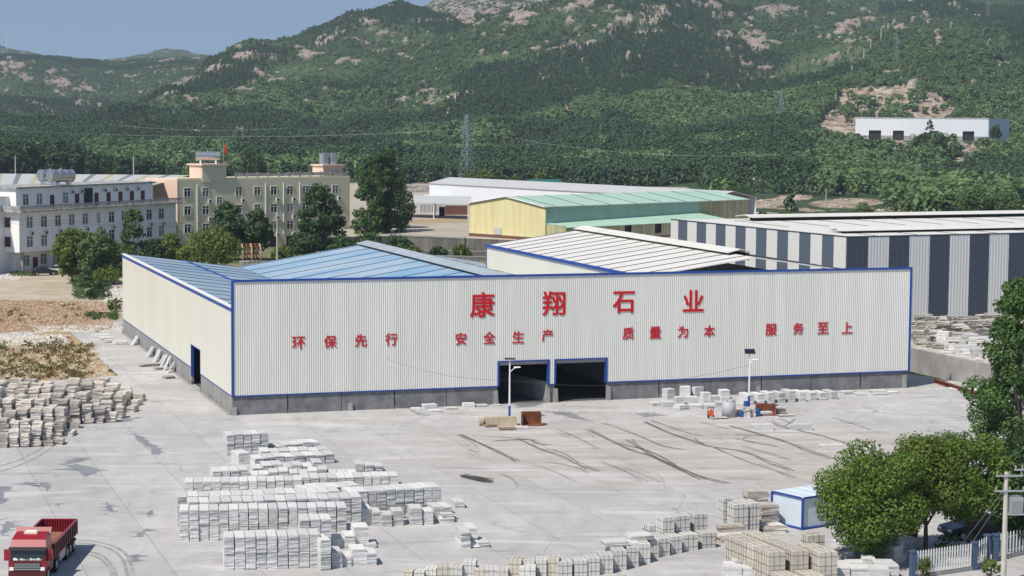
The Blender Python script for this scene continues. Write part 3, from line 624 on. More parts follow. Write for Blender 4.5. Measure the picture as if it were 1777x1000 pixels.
# tyre marks left by trucks
M['rubber'] = mat('rubber_mark', (.235, .23, .225), .9, c2=(.36, .35, .34), scale=1.2, coords='pos', thresh=(.4, .6))
for i, s_ in enumerate([[(128, 938), (160, 940), (200, 950), (222, 968), (232, 1000)], [(120, 962), (150, 958), (178, 966), (196, 985), (202, 1005)], [(120, 967), (148, 963), (174, 971), (190, 988), (195, 1005)], [(135, 943), (165, 946), (195, 956), (214, 974), (222, 1003)], [(-10, 812), (30, 800), (70, 780), (104, 752), (118, 735)], [(-10, 822), (34, 808), (78, 786), (112, 756), (126, 738)]]):
    P = [at(*q) for q in s_]; Q = []
    for j in range(len(P)-1):
        pm, p1, p2, p3 = P[max(0, j-1)], P[j], P[j+1], P[min(len(P)-1, j+2)]
        for tt in range(8): t_ = tt/8; Q.append(.5*((2*p1)+(-pm+p2)*t_+(2*pm-5*p1+4*p2-p3)*t_*t_+(-pm+3*p1-3*p2+p3)*t_**3))
    mb = MB(); wd_ = .11 if i < 6 else .16
    for a, b in zip(Q[:-1], Q[1:]):
        d_ = (b-a).normalized(); n_ = Vector((-d_.y, d_.x, 0))*wd_; mb.face([a-n_+Vector((0, 0, .0345+.0002*i)), b-n_+Vector((0, 0, .0345+.0002*i)), b+n_+Vector((0, 0, .0345+.0002*i)), a+n_+Vector((0, 0, .0345+.0002*i))], 'rubber')
    tag(mb.obj('tyre_mark'), kind='structure')
# platform behind the retaining wall and the terrace further back
wl = [at(1570, 631), at(1578, 642), at(1652, 660), at(1690, 665)]; w0 = at(1578, 642); w1 = at(1690, 668); wd = (w1-w0).normalized(); wn = Vector((-wd.y, wd.x, 0))
PB = w0-wd*75; PF = w1+wd*75; PLZ = 2.5
mb = MB(); q = [PB+wn*.02, PF+wn*.02, PF+wn*160, PB+wn*160]
mb.prism([(p.x, p.y) for p in (q[0], q[1], q[2], q[3])], -.3, PLZ-.02, 'gravel'); tag(mb.obj('platform_ground'), kind='structure')
root = thing('retaining_wall', 'tall grey cast retaining wall beside the slogan shed, slabs heaped above it', 'wall', PB, math.atan2(wd.y, wd.x))
Lw = (PF-PB).length; mb = MB(); mb.box(0, Lw, -.35, 0, -.3, PLZ, 'retain'); mb.obj('wall_body', root)
k = 1
while k*4.2 < Lw:
    MB().box(k*4.2-.2, k*4.2+.2, -.375, -.352, -.3, PLZ-.15, 'conc').obj('wall_pier', root); k += 1
# ------------------------------------------------------------------ the slogan shed
shed = thing('slogan_shed', 'long ribbed factory shed with red Chinese lettering, blue trim and blue and white roofs', 'factory shed', SA, SYAW)
HB, HT, HL = 1.76, 12.16, 9.84
DOORS = [(25.25, 30.25), (30.95, 36.15)]; DT = 4.08
mb = MB(); x = 0.0; p = .205
while x < SW-.01:
    for a, b, d0, d1 in ((0, .055, 0, 0), (.055, .095, 0, .03), (.095, .165, .03, .03), (.165, p, .03, 0)):
        xa, xb = x+a, min(x+b, SW); xm = (xa+xb)/2
        z0 = HB if not any(l < xm < r for l, r in DOORS) else DT
        mb.face([(xa, d0, z0), (xb, d1, z0), (xb, d1, HT), (xa, d0, HT)], 'facade')
    x += p
mb.face([(0, .06, DT), (0, .06, HT), (SW, .06, HT), (SW, .06, DT)], 'facade')
mb.obj('front_wall', shed)
for a, b in ((.0, 25.2), (36.2, SW)):
    mb = MB(); n = max(1, round((b-a)/5.2)); st = (b-a)/n
    for i in range(n): mb.box(a+i*st+.03, a+(i+1)*st-.03, .10, .3, 0, HB-.02, 'base')
    for i in range(0, n+1):
        if 0 < i < n and i % 2 == 1: mb.box(a+i*st-.05, a+i*st+.05, .085, .12, .4, HB, 'dark')
    mb.obj('base_wall', shed)
mb = MB(); mb.box(30.3, 30.9, .09, .5, 0, HB, 'base'); mb.obj('door_pier', shed)
for xx in (0.15, 10.9, 25.0, 30.2, 31.0, 36.4, 52.3, 68.6):
    b = MB(); hh = 1.35 if xx > 60 or 24 < xx < 37 else .75
    b.hexa([(xx-.22, -.12, 0), (xx+.22, -.12, 0), (xx+.22, .099, 0), (xx-.22, .099, 0), (xx-.17, -.06, hh), (xx+.17, -.06, hh), (xx+.17, .099, hh), (xx-.17, .099, hh)], 'conc'); b.obj('column_foot', shed)
# side wall, door opening in it
mb = MB(); d0, d1 = 16.5, 21.8
for a, b, z0 in ((0.02, d0, HB), (d0, d1, 4.05), (d1, SD, HB)):
    n = max(1, round((b-a)/1.15)); st = (b-a)/n
    for i in range(n):
        mb.box(-.06, .05, a+i*st+.006, a+(i+1)*st-.006, z0, HL, 'sidepanel')
mb.obj('side_wall', shed)
mb = MB()
for a, b in ((.3, d0), (d1, SD)):
    n = max(1, round((b-a)/5)); st = (b-a)/n
    for i in range(n): mb.box(-.02, .2, a+i*st+.02, a+(i+1)*st-.02, 0, HB-.02, 'sidebase')
    for i in range(n+1): mb.box(-.15, -.021, a+i*st-.12, a+i*st+.12, 0, .5, 'conc')
mb.box(-.35, -.155, .3, d0-.3, 0, .12, 'conc'); mb.box(-.35, -.155, d1+.3, SD, 0, .12, 'conc')
mb.obj('side_base_wall', shed)
t = MB(); t.box(-.10, .10, -.05, .0, HB-.05, HT+.02, 'blue'); t.box(-.10, -.065, 0, .22, HB-.05, HT, 'blue'); t.obj('corner_trim', shed)
t = MB(); t.box(.1, SW-.1, -.08, .12, HT-.06, HT+.14, 'blue'); t.obj('parapet_trim', shed)
t = MB(); t.box(SW-.14, SW+.06, -.06, .1, HB-.05, HT+.14, 'blue'); t.obj('corner_trim', shed)
t = MB()
for a, b in ((.1, 25.2), (30.35, 30.85), (36.2, SW-.14)): t.box(a, b, -.03, .08, HB-.06, HB+.05, 'blue')
t.obj('base_trim', shed)
t = MB(); t.box(-.09, -.0605, .22, SD, HL-.42, HL-.12, 'blue'); t.box(-.11, .25, .22, SD, HL-.1, HL+.05, 'white'); t.obj('eaves_trim', shed)
t = MB(); t.box(-.075, -.0605, .22, d0, HB-.06, HB+.02, 'blue'); t.box(-.075, -.0605, d1, SD, HB-.06, HB+.02, 'blue'); t.obj('side_base_trim', shed)
for l, r in DOORS:
    fr = MB(); fr.box(l-.1, l+.06, -.045, .4, HB if l > 26 else HB, DT+.08, 'blue'); fr.box(r-.06, r+.1, -.045, .4, HB, DT+.08, 'blue'); fr.box(l+.06, r-.06, -.045, .1, DT-.04, DT+.08, 'blue'); fr.box(l+.06, r-.06, .1, .3, DT-.35, DT-.05, 'conc')
    fr.obj('door_frame', shed)
fr = MB(); fr.box(-.09, .2, d1-.06, d1+.08, .9, 4.1, 'blue'); fr.box(-.09, .0, d0-.04, d1-.06, 4.03, 4.12, 'blue'); fr.box(-.08, .0, d0-.04, d0+.04, HB, 4.03, 'blue'); fr.obj('side_door_frame', shed)
# roofs: side wing falling to a valley, blue span, white span
VX, VZ, RX, RZ = 14.4, 8.0, 30.6, 10.65; WX, WV = 40.0, 49.0; WEZ, WRX, WRZ = 11.86, 51.75, 13.55
def roofslope(mb, x0, z0, x1, z1, y0, y1, k, seam=None, step=None, th=.1):
    mb.hexa([(x0, y0, z0-th), (x1, y0, z1-th), (x1, y1, z1-th), (x0, y1, z0-th), (x0, y0, z0), (x1, y0, z1), (x1, y1, z1), (x0, y1, z0)], k)
    if seam:
        y = y0+step*.6
        while y < y1-.3:
            mb.hexa([(x0, y-.09, z0+.003), (x1, y-.09, z1+.003), (x1, y+.09, z1+.003), (x0, y+.09, z0+.003), (x0, y-.09, z0+.05), (x1, y-.09, z1+.05), (x1, y+.09, z1+.05), (x0, y+.09, z0+.05)], seam); y += step  # raised strips coloured dark for the shade at each sheet overlap
r = MB(); roofslope(r, .25, HL, VX-.05, VZ, .15, SD, 'wingroof', 'seam', 5.6); r.obj('wing_roof', shed)
r = MB(); xm = 7.6; zm = HL+(VZ-HL)*(xm/VX); r.hexa([(xm-.14, .2, zm+.06), (xm+.14, .2, zm+.04), (xm+.14, SD, zm+.04), (xm-.14, SD, zm+.06), (xm-.14, .2, zm+.14), (xm+.14, .2, zm+.12), (xm+.14, SD, zm+.12), (xm-.14, SD, zm+.14)], 'blue'); r.obj('wing_roof_trim', shed)
r = MB(); roofslope(r, VX+.12, VZ, RX, RZ, .15, SD, 'blueroof', 'seamblue', 5.6); sl2 = (RZ-VZ)/(RX-VX)
roofslope(r, RX, RZ, WX-.02, RZ-sl2*(WX-RX), .15, SD, 'ventroof', 'seam', 5.6); roofslope(r, WX-.02, RZ-sl2*(WX-RX), 46, RZ-sl2*(46-RX), WV+.05, SD, 'ventroof'); r.obj('blue_roof', shed)
r = MB(); r.box(VX-.05, VX+.12, .15, SD, VZ-.15, VZ-.02, 'seam'); r.obj('valley_gutter', shed)
def vent(x, z, y0, y1, wdt, k, hgt=.75):
    v = MB(); wl_ = wdt/2
    for sgn in (-1, 1): v.hexa([(x, y0, z+hgt+.28), (x+sgn*wl_, y0, z+hgt-.05), (x+sgn*wl_, y1, z+hgt-.05), (x, y1, z+hgt+.28), (x, y0, z+hgt+.34), (x+sgn*wl_, y0, z+hgt+.01), (x+sgn*wl_, y1, z+hgt+.01), (x, y1, z+hgt+.34)] if sgn > 0 else
        [(x-wl_, y0, z+hgt-.05), (x, y0, z+hgt+.28), (x, y1, z+hgt+.28), (x-wl_, y1, z+hgt-.05), (x-wl_, y0, z+hgt+.01), (x, y0, z+hgt+.34), (x, y1, z+hgt+.34), (x-wl_, y1, z+hgt+.01)], k)
    y = y0+.4
    while y < y1:
        v.box(x-wl_*.8, x-wl_*.8+.08, y, y+.08, z-.5, z+hgt-.02, 'dark'); v.box(x+wl_*.8-.08, x+wl_*.8, y, y+.08, z-.5, z+hgt-.02, 'dark'); y += 3.0
    v.box(x-wl_*.62, x-wl_*.5, y0, y1, z-.4, z+hgt-.06, 'dark'); v.box(x+wl_*.5, x+wl_*.62, y0, y1, z-.4, z+hgt-.06, 'dark')  # dark strips paint the shade in the gap under the vent roof
    return v
vent(RX+.5, RZ-.2, 2, SD-.4, 3.0, 'ventroof', .36).obj('ridge_vent', shed)
r = MB(); r.box(WX-.05, WX+.05, .3, WV, 0.2, WEZ-.02, 'sidepanel'); r.obj('inner_wall', shed)
r = MB(); roofslope(r, WX-.15, WEZ, WRX, WRZ, .15, WV, 'whiteroof', 'seam', 3.55); s3 = (WRZ-WEZ)/(WRX-WX); roofslope(r, WRX, WRZ, SW-.2, WRZ-s3*(SW-.2-WRX), .15, WV, 'whiteroof', 'seam', 3.55); r.obj('white_roof', shed)
t = MB(); t.box(WX-.22, WX-.06, .15, WV, WEZ-.22, WEZ+.10, 'blue'); t.box(WX-.12, WX-.052, WV-.15, WV, 2, WEZ-.22, 'blue'); t.obj('inner_eaves_trim', shed)
vent(WRX+.5, WRZ-.2, 4.5, WV-.4, 2.8, 'whiteroof', .38).obj('ridge_vent', shed)
# closing walls, floor, inner partition and columns
c = MB(); c.box(SW-.1, SW+.02, .3, WV, 0, 9.6, 'sidepanel'); c.box(WX, SW-.11, WV, WV+.1, 0, 9.5, 'sidepanel'); c.hexa([(WX, WV, 9.5), (SW, WV, 9.5), (SW, WV+.1, 9.5), (WX, WV+.1, 9.5), (WRX-.2, WV, 13.4), (WRX+.2, WV, 13.4), (WRX+.2, WV+.1, 13.4), (WRX-.2, WV+.1, 13.4)], 'sidepanel')
c.box(0.1, 46, SD-.1, SD, 0, 7.2, 'sidepanel'); c.hexa([(VX, SD-.1, 7.2), (46, SD-.1, 7.2), (46, SD, 7.2), (VX, SD, 7.2), (RX-.2, SD-.1, 10.4), (RX+.2, SD-.1, 10.4), (RX+.2, SD, 10.4), (RX-.2, SD, 10.4)], 'sidepanel'); c.hexa([(.1, SD-.1, 7.2), (VX, SD-.1, 7.2), (VX, SD, 7.2), (.1, SD, 7.2), (.1, SD-.1, 9.7), (VX, SD-.1, 7.85), (VX, SD, 7.85), (.1, SD, 9.7)], 'sidepanel'); c.obj('rear_wall', shed)
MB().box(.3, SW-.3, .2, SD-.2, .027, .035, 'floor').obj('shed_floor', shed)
c = MB(); c.hexa([(30.35, .6, .03), (30.6, .6, .03), (27.6, 17, .03), (27.3, 17, .03), (30.35, .6, 1.9), (30.6, .6, 1.9), (27.6, 17, 1.9), (27.3, 17, 1.9)], 'conc'); c.obj('inner_partition', shed)
for cx, cy in ((28.6, 13.5), (26.9, 22), (33, 26), (20, 18), (44, 20)):
    MB().box(cx-.2, cx+.2, cy-.2, cy+.2, .03, 7.5 if cx < 40 else 11, 'steel').obj('column', shed)
MB().cyl((0.1, 2.6, HL+.05), (0, .12, 11.3), .05, 'steel').obj('parapet_brace', shed)
# red characters
def letter(ch, u_, z, size, hgt):
    cu = bpy.data.curves.new('character', 'FONT'); cu.body = ch; cu.size = 1; cu.extrude = .02
    ob = bpy.data.objects.new('tmp', cu); col.objects.link(ob); dg = bpy.context.evaluated_depsgraph_get(); me = bpy.data.meshes.new_from_object(ob.evaluated_get(dg)); bpy.data.objects.remove(ob)
    co = np.array([v.co for v in me.vertices]); fs = [tuple(p_.vertices) for p_ in me.polygons]; lo, hi = co.min(0), co.max(0)
    s = hgt/((hi[1]-lo[1])+.05) if hi[1]-lo[1] > .6 else size; mb = MB(); b_ = .020 if hgt > 2 else .015
    for k_ in range(9):                 # heavy strokes: shifted copies, each a hair further out than the last
        ox, oy = (0, 0) if k_ == 8 else (b_*math.cos(k_*.785), b_*math.sin(k_*.785)*.75); i0 = len(mb.v)
        mb.v += [((x_-(lo[0]+hi[0])/2+ox)*s, -.012-(.03+.0012*k_)*(z_ > 0), (y_-(lo[1]+hi[1])/2+oy)*s) for x_, y_, z_ in co]
        mb.f += [tuple(i0+j for j in f) for f in fs]; mb.mi += [mb._m('red')]*len(fs)
    return mb.obj('character', shed, loc=(u_, 0, z))
for ch, u_, z, h in (('康', 23.6, 9.53, 2.42), ('翔', 30.72, 9.5, 2.38), ('石', 37.85, 9.45, 2.15), ('业', 45.13, 9.42, 2.16)): letter(ch, u_, z, 2.4, h)
for ch, u_, z in (('环', 6.04, 6.45), ('保', 8.99, 6.47), ('先', 11.87, 6.5), ('行', 14.77, 6.52), ('安', 21.52, 6.38), ('全', 24.3, 6.41), ('生', 27.16, 6.39), ('产', 30.1, 6.47), ('质', 38.35, 6.43), ('量', 41.17, 6.44), ('为', 44.08, 6.42), ('本', 46.89, 6.4), ('服', 53.54, 6.39), ('务', 56.51, 6.42), ('至', 59.25, 6.38), ('上', 61.95, 6.34)): letter(ch, u_, z, 1.2, 1.18)
# ------------------------------------------------------------------ striped shed on the platform
corner = at(1470, 412, 12.9); corner.z = PLZ; YS = R(25)
st = thing('striped_shed', 'big shed clad in wide white and slate vertical stripes, white roof with long vents', 'factory shed', corner, YS)
HS = 10.4; LF, LD = 70.0, 43.0
mb = MB(); x = 0; k = 1; wds = 3.05
while x < LF: mb.box(x, min(x+wds, LF), -.1, .1, -.1, HS, 'stripdark' if k else 'striplight'); x += wds; k ^= 1
mb.obj('front_wall', st)
mb = MB(); y = 0; k = 0
M['sidelight'] = mat('pale_side_cladding', (.62, .62, .60), .5); M['sidedark'] = mat('slate_side_cladding', (.085, .11, .145), .5)
y = .1
while y < LD: mb.box(-.1, .1, y, min(y+2.55, LD), -.1, HS, 'sidedark' if k else 'sidelight'); y += 2.55; k ^= 1
mb.obj('side_wall', st)
for i in range(9):
    yy = 1.3+i*5.1; wv_ = MB(); wv_.box(-.15, -.101, yy-.35, yy+.35, 2.5, 3.6, 'steel'); wv_.box(-.17, -.15, yy-.28, yy+.28, 2.6, 3.5, 'dark'); wv_.obj('wall_fan', st)
t = MB(); t.box(-.12, LF, -.14, .14, HS, HS+.12, 'stripdark'); t.box(-.14, .14, .14, LD, HS, HS+.12, 'stripdark'); t.obj('roof_edge_trim', st)
r = MB()
def rs_y(mb, y0, z0, y1, z1, k): mb.hexa([(.15, y0, z0-.1), (LF, y0, z0-.1), (LF, y1, z1-.1), (.15, y1, z1-.1), (.15, y0, z0), (LF, y0, z0), (LF, y1, z1), (.15, y1, z1)], k)
rs_y(r, .15, HS-.1, 12, HS+.05, 'whiteroof'); rs_y(r, 12, HS+.05, 22, HS-.05, 'whiteroof'); rs_y(r, 22, HS-.05, 36, HS+.15, 'whiteroof'); rs_y(r, 36, HS+.15, LD, HS+.0, 'whiteroof')
xx = 6
while xx < LF:
    for (y0, z0, y1, z1) in ((.2, HS-.1, 12, HS+.05), (22, HS-.05, 36, HS+.15)):
        r.hexa([(xx-.09, y0, z0+.003), (xx+.09, y0, z0+.003), (xx+.09, y1, z1+.003), (xx-.09, y1, z1+.003), (xx-.09, y0, z0+.04), (xx+.09, y0, z0+.04), (xx+.09, y1, z1+.04), (xx-.09, y1, z1+.04)], 'seam')
    xx += 6.2
r.obj('roof', st)
def vent_x(x0, x1, y, z, wdt, hgt):
    v = MB(); a = wdt/2
    v.hexa([(x0, y-a, z+hgt), (x1, y-a, z+hgt), (x1, y, z+hgt+.3), (x0, y, z+hgt+.3), (x0, y-a, z+hgt+.06), (x1, y-a, z+hgt+.06), (x1, y, z+hgt+.36), (x0, y, z+hgt+.36)], 'whiteroof')
    v.hexa([(x0, y, z+hgt+.3), (x1, y, z+hgt+.3), (x1, y+a, z+hgt), (x0, y+a, z+hgt), (x0, y, z+hgt+.36), (x1, y, z+hgt+.36), (x1, y+a, z+hgt+.06), (x0, y+a, z+hgt+.06)], 'whiteroof')
    v.box(x0+.4, x1, y-a*.55, y-a*.45, z-.3, z+hgt+.0, 'dark'); xx = x0+.2  # long dark strip paints the shaded gap below the vent eave
    while xx < x1: v.box(xx, xx+.08, y-a*.95, y-a*.9, z-.5, z+hgt-.02, 'dark'); xx += 2.6
    return v
vent_x(4, LF, 8.5, HS-.1, 3.4, .38).obj('roof_vent', st); vent_x(7.5, LF, 36, HS+.1, 4.6, .5).obj('roof_vent', st)
c = MB(); c.box(LF-.1, LF, .11, LD, 0, HS-.12, 'striplight'); c.box(.11, LF-.11, LD-.1, LD, 0, HS-.12, 'striplight'); c.obj('rear_wall', st)
# ------------------------------------------------------------------ middle ground: terrace, yellow shed, white long shed, canopy
TZ = 3.5
tw = [at(560, 412, TZ), at(700, 409, TZ), at(817, 409.5, TZ), at(947, 412, TZ), at(1300, 420, TZ)]
tw[4] = Vector((60, 380, 0)); tw[3] = Vector((8, 379, 0)); tw[2] = Vector((-9.5, 388.5, 0))
poly = [(p.x, p.y) for p in tw]+[(62, 470), (60, 690), (-75, 700), (-75, 470), (-38, 440)]
mb = MB(); mb.prism(poly, -.3, TZ, 'terracemat', 'oldwall'); tag(mb.obj('terrace_ground'), kind='structure')
sheet('terrace_grass', [(700, 388), (700, 382), (760, 380), (815, 382), (815, 386)], .02, 'drygrass', zs=TZ, wob=.5, seed=9)
p0, p1 = tw[1], tw[2]; dv = p1-p0
root = thing('terrace_wall', 'old dark grey concrete terrace wall in front of the pale yard', 'wall', (p0.x, p0.y, 0), math.atan2(dv.y, dv.x)); mb = MB(); mb.box(-9, dv.length, -.4, -.02, -.3, TZ+.15, 'oldwall'); mb.obj('wall_body', root); MB().box(-9, dv.length, -.5, -.4, TZ-.1, TZ+.2, 'conc').obj('wall_coping', root)
for i, (xa, xb, py, hh) in enumerate(((735, 850, 446, 1.2), (760, 850, 452, .8))):
    a, b = at(xa, py), at(xb, py+2); dv = b-a; rt = thing('low_wall', ('low grey block wall below the terrace wall, upper of two', 'low grey block wall below the terrace wall, lower of two')[i], 'wall', a, math.atan2(dv.y, dv.x))
    m_ = MB(); m_.box(0, dv.length, -.15, .15, 0, hh, 'oldwall'); m_.obj('wall_body', rt); MB().box(0, dv.length, -.2, .2, hh, hh+.15, 'conc').obj('wall_coping', rt)
YA = at(947, 360, 10.0); YB = at(814.5, 353, 10.0); YC = at(1298.5, 347, 10.0)
du = YB-YA; lw = du.length; dl = YC-YA; ang = math.atan2(dl.y, dl.x); ll = dl.length
ysh = thing('yellow_shed', 'streaky yellow shed with a mint green roof and green long side', 'factory shed', (YA.x, YA.y, TZ), ang)
gx, gy = du.dot(Vector((math.cos(ang), math.sin(ang), 0))), du.dot(Vector((-math.sin(ang), math.cos(ang), 0)))
EH, RH = 6.5, 8.1; zb = .6
g = lambda t, x=0: (x+gx*t, gy*t)      # along the skewed gable
mb = MB(); th = .15
a0, a1 = g(0), g(1); am = g(.5)
mb.face([(*a0, zb), (*a0, EH), (*am, RH), (*a1, EH), (*a1, zb)], 'yellow'); mb.obj('gable_wall', ysh)
mb = MB(); mb.box(.02, ll, -.02, .1, 3.2, EH, 'mintwall'); mb.obj('long_wall', ysh)
MB().box(ll*.74, ll, -.12, -.021, 0, EH, 'olive').obj('long_wall_end_bay', ysh)
mb = MB(); mb.face([(ll, 0, 0), (ll+gx, gy, 0), (ll+gx, gy, EH), (ll+gx*.5, gy*.5, RH), (ll, 0, EH)], 'olive'); mb.face([(gx, gy, 0), (gx, gy, EH), (ll+gx, gy, EH), (ll+gx, gy, 0)], 'olive'); mb.obj('rear_wall', ysh)
mb = MB(); mb.hexa([(*g(-.005), -.2), (*g(1.005), -.2), (g(1.005)[0]+.4, g(1.005)[1], -.2), (g(0)[0]+.4, g(0)[1]+.1, -.2), (*g(-.005), zb), (*g(1.005), zb), (g(1.005)[0]+.4, g(1.005)[1], zb), (g(0)[0]+.4, g(0)[1]+.1, zb)], 'brick'); mb.obj('brick_base', ysh)
mb = MB()
def slant(mb, x0, x1, y0, z0, y1, z1, sk, k, o=.3):
    mb.hexa([(x0+sk*0, y0, z0), (x1, y0, z0), (x1+sk, y1, z1), (x0+sk, y1, z1), (x0, y0, z0+.12), (x1, y0, z0+.12), (x1+sk, y1, z1+.12), (x0+sk, y1, z1+.12)], k)
slant(mb, -.3, ll+.3, -.3, EH-.02, gy*.5, RH+.02, gx*.5, 'mint'); mb.hexa([(-.3+gx*.5, gy*.5, RH+.02), (ll+.3+gx*.5, gy*.5, RH+.02), (ll+.3+gx, gy+.3, EH-.02), (-.3+gx, gy+.3, EH-.02), (-.3+gx*.5, gy*.5, RH+.14), (ll+.3+gx*.5, gy*.5, RH+.14), (ll+.3+gx, gy+.3, EH+.1), (-.3+gx, gy+.3, EH+.1)], 'mint')
nn = 8
for i in range(nn):
    xx = ll*(i+.35)/nn; mb.hexa([(xx-.1, -.3, EH+.103), (xx+.1, -.3, EH+.103), (xx+.1+gx*.5, gy*.5, RH+.143), (xx-.1+gx*.5, gy*.5, RH+.143), (xx-.1, -.3, EH+.16), (xx+.1, -.3, EH+.16), (xx+.1+gx*.5, gy*.5, RH+.2), (xx-.1+gx*.5, gy*.5, RH+.2)], 'seam')
mb.obj('roof', ysh)
t = MB(); t.tube([(*g(0, -.32), EH+.08), (*g(.5, -.32), RH+.12), (*g(1, -.32), EH+.08)], .10, 'white'); t.box(-.3, ll+.3, -.42, -.3, EH-.06, EH+.12, 'greysheet'); t.obj('roof_edge_trim', ysh)
leanl = ll*.80; mb = MB(); mb.hexa([(.2, -5.5, 2.75), (leanl, -5.5, 2.75), (leanl-4, -.03, 4.1), (.2, -.03, 3.3), (.2, -5.5, 2.85), (leanl, -5.5, 2.85), (leanl-4, -.03, 4.2), (.2, -.03, 3.4)], 'mint'); mb.obj('lean_to_roof', ysh)
mb = MB()
segs = [.3]; 
wins = [leanl*f for f in (.36, .54, .71, .87)]
for wx in wins: segs += [wx-1.0, wx+1.0]
segs.append(leanl)
for i in range(0, len(segs), 2): mb.box(segs[i], segs[i+1], -5.3, -5.2, -.2, 2.74, 'olive')
for wx in wins: mb.box(wx-1, wx+1, -5.3, -5.2, -.2, .9, 'olive')
mb.box(.2, .3, -5.2, -.03, -.2, 3.2, 'olive'); mb.obj('lean_to_wall', ysh)
for wx in wins: MB().box(wx-1, wx+1, -5.0, -4.9, .9, 2.74, 'dark').obj('window_opening', ysh)  # dark sheets colour in the shade behind the openings
MB().box(.3, leanl, -5.45, -5.31, -2.5, .3, 'brick').obj('lean_to_base', ysh)
MB().box(ll*.93, ll*.93+2, -.2, -.121, .3, 2.0, 'dark').obj('window_opening', ysh)  # dark panel painted as the shade inside an opening
for (px_, py_, w_) in ((893, 397, 2.6),):
    dx = .62; MB().box(g(dx)[0]-.12, g(dx)[0]-.05, g(dx)[1]-1.2, g(dx)[1]+.8, .7, 1.9, 'greysheet').obj('shutter', ysh)
# white long shed
A1, A2 = at(745, 318, 8.0), at(1040, 334, 8.0); dl = (A2-A1); A2 = A1+dl*1.55; dl = A2-A1; ll2 = dl.length; ang = math.atan2(dl.y, dl.x)
wsh = thing('white_long_shed', 'very long low white shed with a grey roof behind the yellow shed', 'factory shed', (A1.x, A1.y, TZ), ang)
mb = MB(); mb.box(0, ll2, 0, .1, 0, 4.5, 'whitewall'); mb.obj('long_wall', wsh); dw = 15
mb = MB(); mb.face([(0, 0, 0), (0, 0, 4.5), (0, dw/2, 6.0), (0, dw, 4.5), (0, dw, 0)], 'whitewall'); mb.box(0, ll2, dw-.1, dw, 0, 4.5, 'whitewall'); mb.obj('gable_wall', wsh)
mb = MB(); slant(mb, -.3, ll2, -.3, 4.45, dw/2, 6.02, 0, 'greysheet'); mb.hexa([(-.3, dw/2, 6.02), (ll2, dw/2, 6.02), (ll2, dw+.3, 4.45), (-.3, dw+.3, 4.45), (-.3, dw/2, 6.14), (ll2, dw/2, 6.14), (ll2, dw+.3, 4.57), (-.3, dw+.3, 4.57)], 'greysheet'); mb.obj('roof', wsh)
b_ = MB(); b_.box(0.5, 10.5, -2.2, -.4, 0, 1.2, 'white'); b_.obj('plinth', wsh)
# canopy
C1, C2 = at(700, 350.5, 7.2), at(818, 354.5, 7.2); C3, C4 = at(818, 341, 8.3), at(696, 338.5, 8.3)
cn = thing('canopy', 'open grey sheet canopy on slim posts next to the yellow shed', 'canopy', (C1.x, C1.y, TZ)); o_ = Vector((C1.x, C1.y, TZ))
C1 = C1+(C1-C2)*.5; C4 = C4+(C4-C3)*.4
mb = MB(); P = [p-o_ for p in (C1, C2, C3, C4)]; mb.hexa([p-Vector((0, 0, .1)) for p in P]+P, 'greysheet'); mb.obj('canopy_roof', cn)
for t_ in (.05, .3, .635, .97):
    q = P[0].lerp(P[1], t_)+Vector((0, .4, 0)); MB().cyl((q.x, q.y, 0), (q.x, q.y, q.z-.1), .13, 'white').obj('post', cn)
    q = P[3].lerp(P[2], t_)+Vector((0, -.4, 0)); MB().cyl((q.x, q.y, 0), (q.x, q.y, q.z-.1), .13, 'white').obj('post', cn)
MB().box(P[0].lerp(P[1], .63).x+.9, P[0].lerp(P[1], .63).x+2.2, 8, 9, 0, 2.2, 'dark').obj('cupboard', cn)
a, b = at(728, 372, TZ), at(770, 371, TZ); sg = thing('notice_wall', 'white notice wall on the terrace seen below the canopy', 'sign', (a.x, a.y, TZ), math.atan2((b-a).y, (b-a).x)); lw_ = (b-a).length
MB().box(0, lw_, 0, .2, .4, 2.4, 'white').obj('board', sg); m_ = MB()
for i in range(6): m_.box(.3+i*lw_/6.3, .38+i*lw_/6.3, -.05, -.002, .5, 2.3, 'steel')
m_.obj('frame', sg)
a, b = at(772, 373, TZ), at(818, 373, TZ); sg = thing('brick_wall', 'low red brick wall under the canopy edge by the yellow shed', 'wall', (a.x, a.y, TZ), math.atan2((b-a).y, (b-a).x)); MB().box(0, (b-a).length, 0, .25, 0, 2.2, 'brick').obj('wall_body', sg); MB().box(0, (b-a).length, -.05, .3, 2.2, 2.3, 'conc').obj('wall_coping', sg)
a, b = at(690, 334, TZ), at(746, 334, TZ); rb = thing('stone_wall', 'rough pale rubble stone wall beside the white long shed', 'wall', (a.x, a.y, TZ), math.atan2((b-a).y, (b-a).x)); m_ = MB(); rr = random.Random(4); xx = 0; LL = (b-a).length
for row in range(4):
    xx = 0
    while xx < LL:
        w_ = rr.uniform(.5, 1.3); hh = .55; m_.box(xx+.03, xx+w_-.03, rr.uniform(-.12, .05), .5, row*hh+.03, row*hh+hh-.02, 'darkslab' if rr.random() < .6 else 'conc'); xx += w_
m_.obj('wall_body', rb)
a = at_d(936, 314, 640); a.z = TZ; gr = thing('green_roof_hut', 'distant hut with a low dark green roof beyond the white long shed', 'hut', a)
m_ = MB(); m_.box(-4, 8, 0, 8, 0, 2.4, 'greysheet'); m_.obj('wall', gr); M['greenroof'] = mat('green_roof', (.02, .12, .10), .5); m_ = MB(); m_.hexa([(-5, -.5, 2.4), (9, -.5, 2.4), (9, 8.5, 2.4), (-5, 8.5, 2.4), (-3, 3.5, 3.8), (6, 3.5, 3.8), (6, 4.5, 3.8), (-3, 4.5, 3.8)], 'greenroof'); m_.obj('roof', gr)
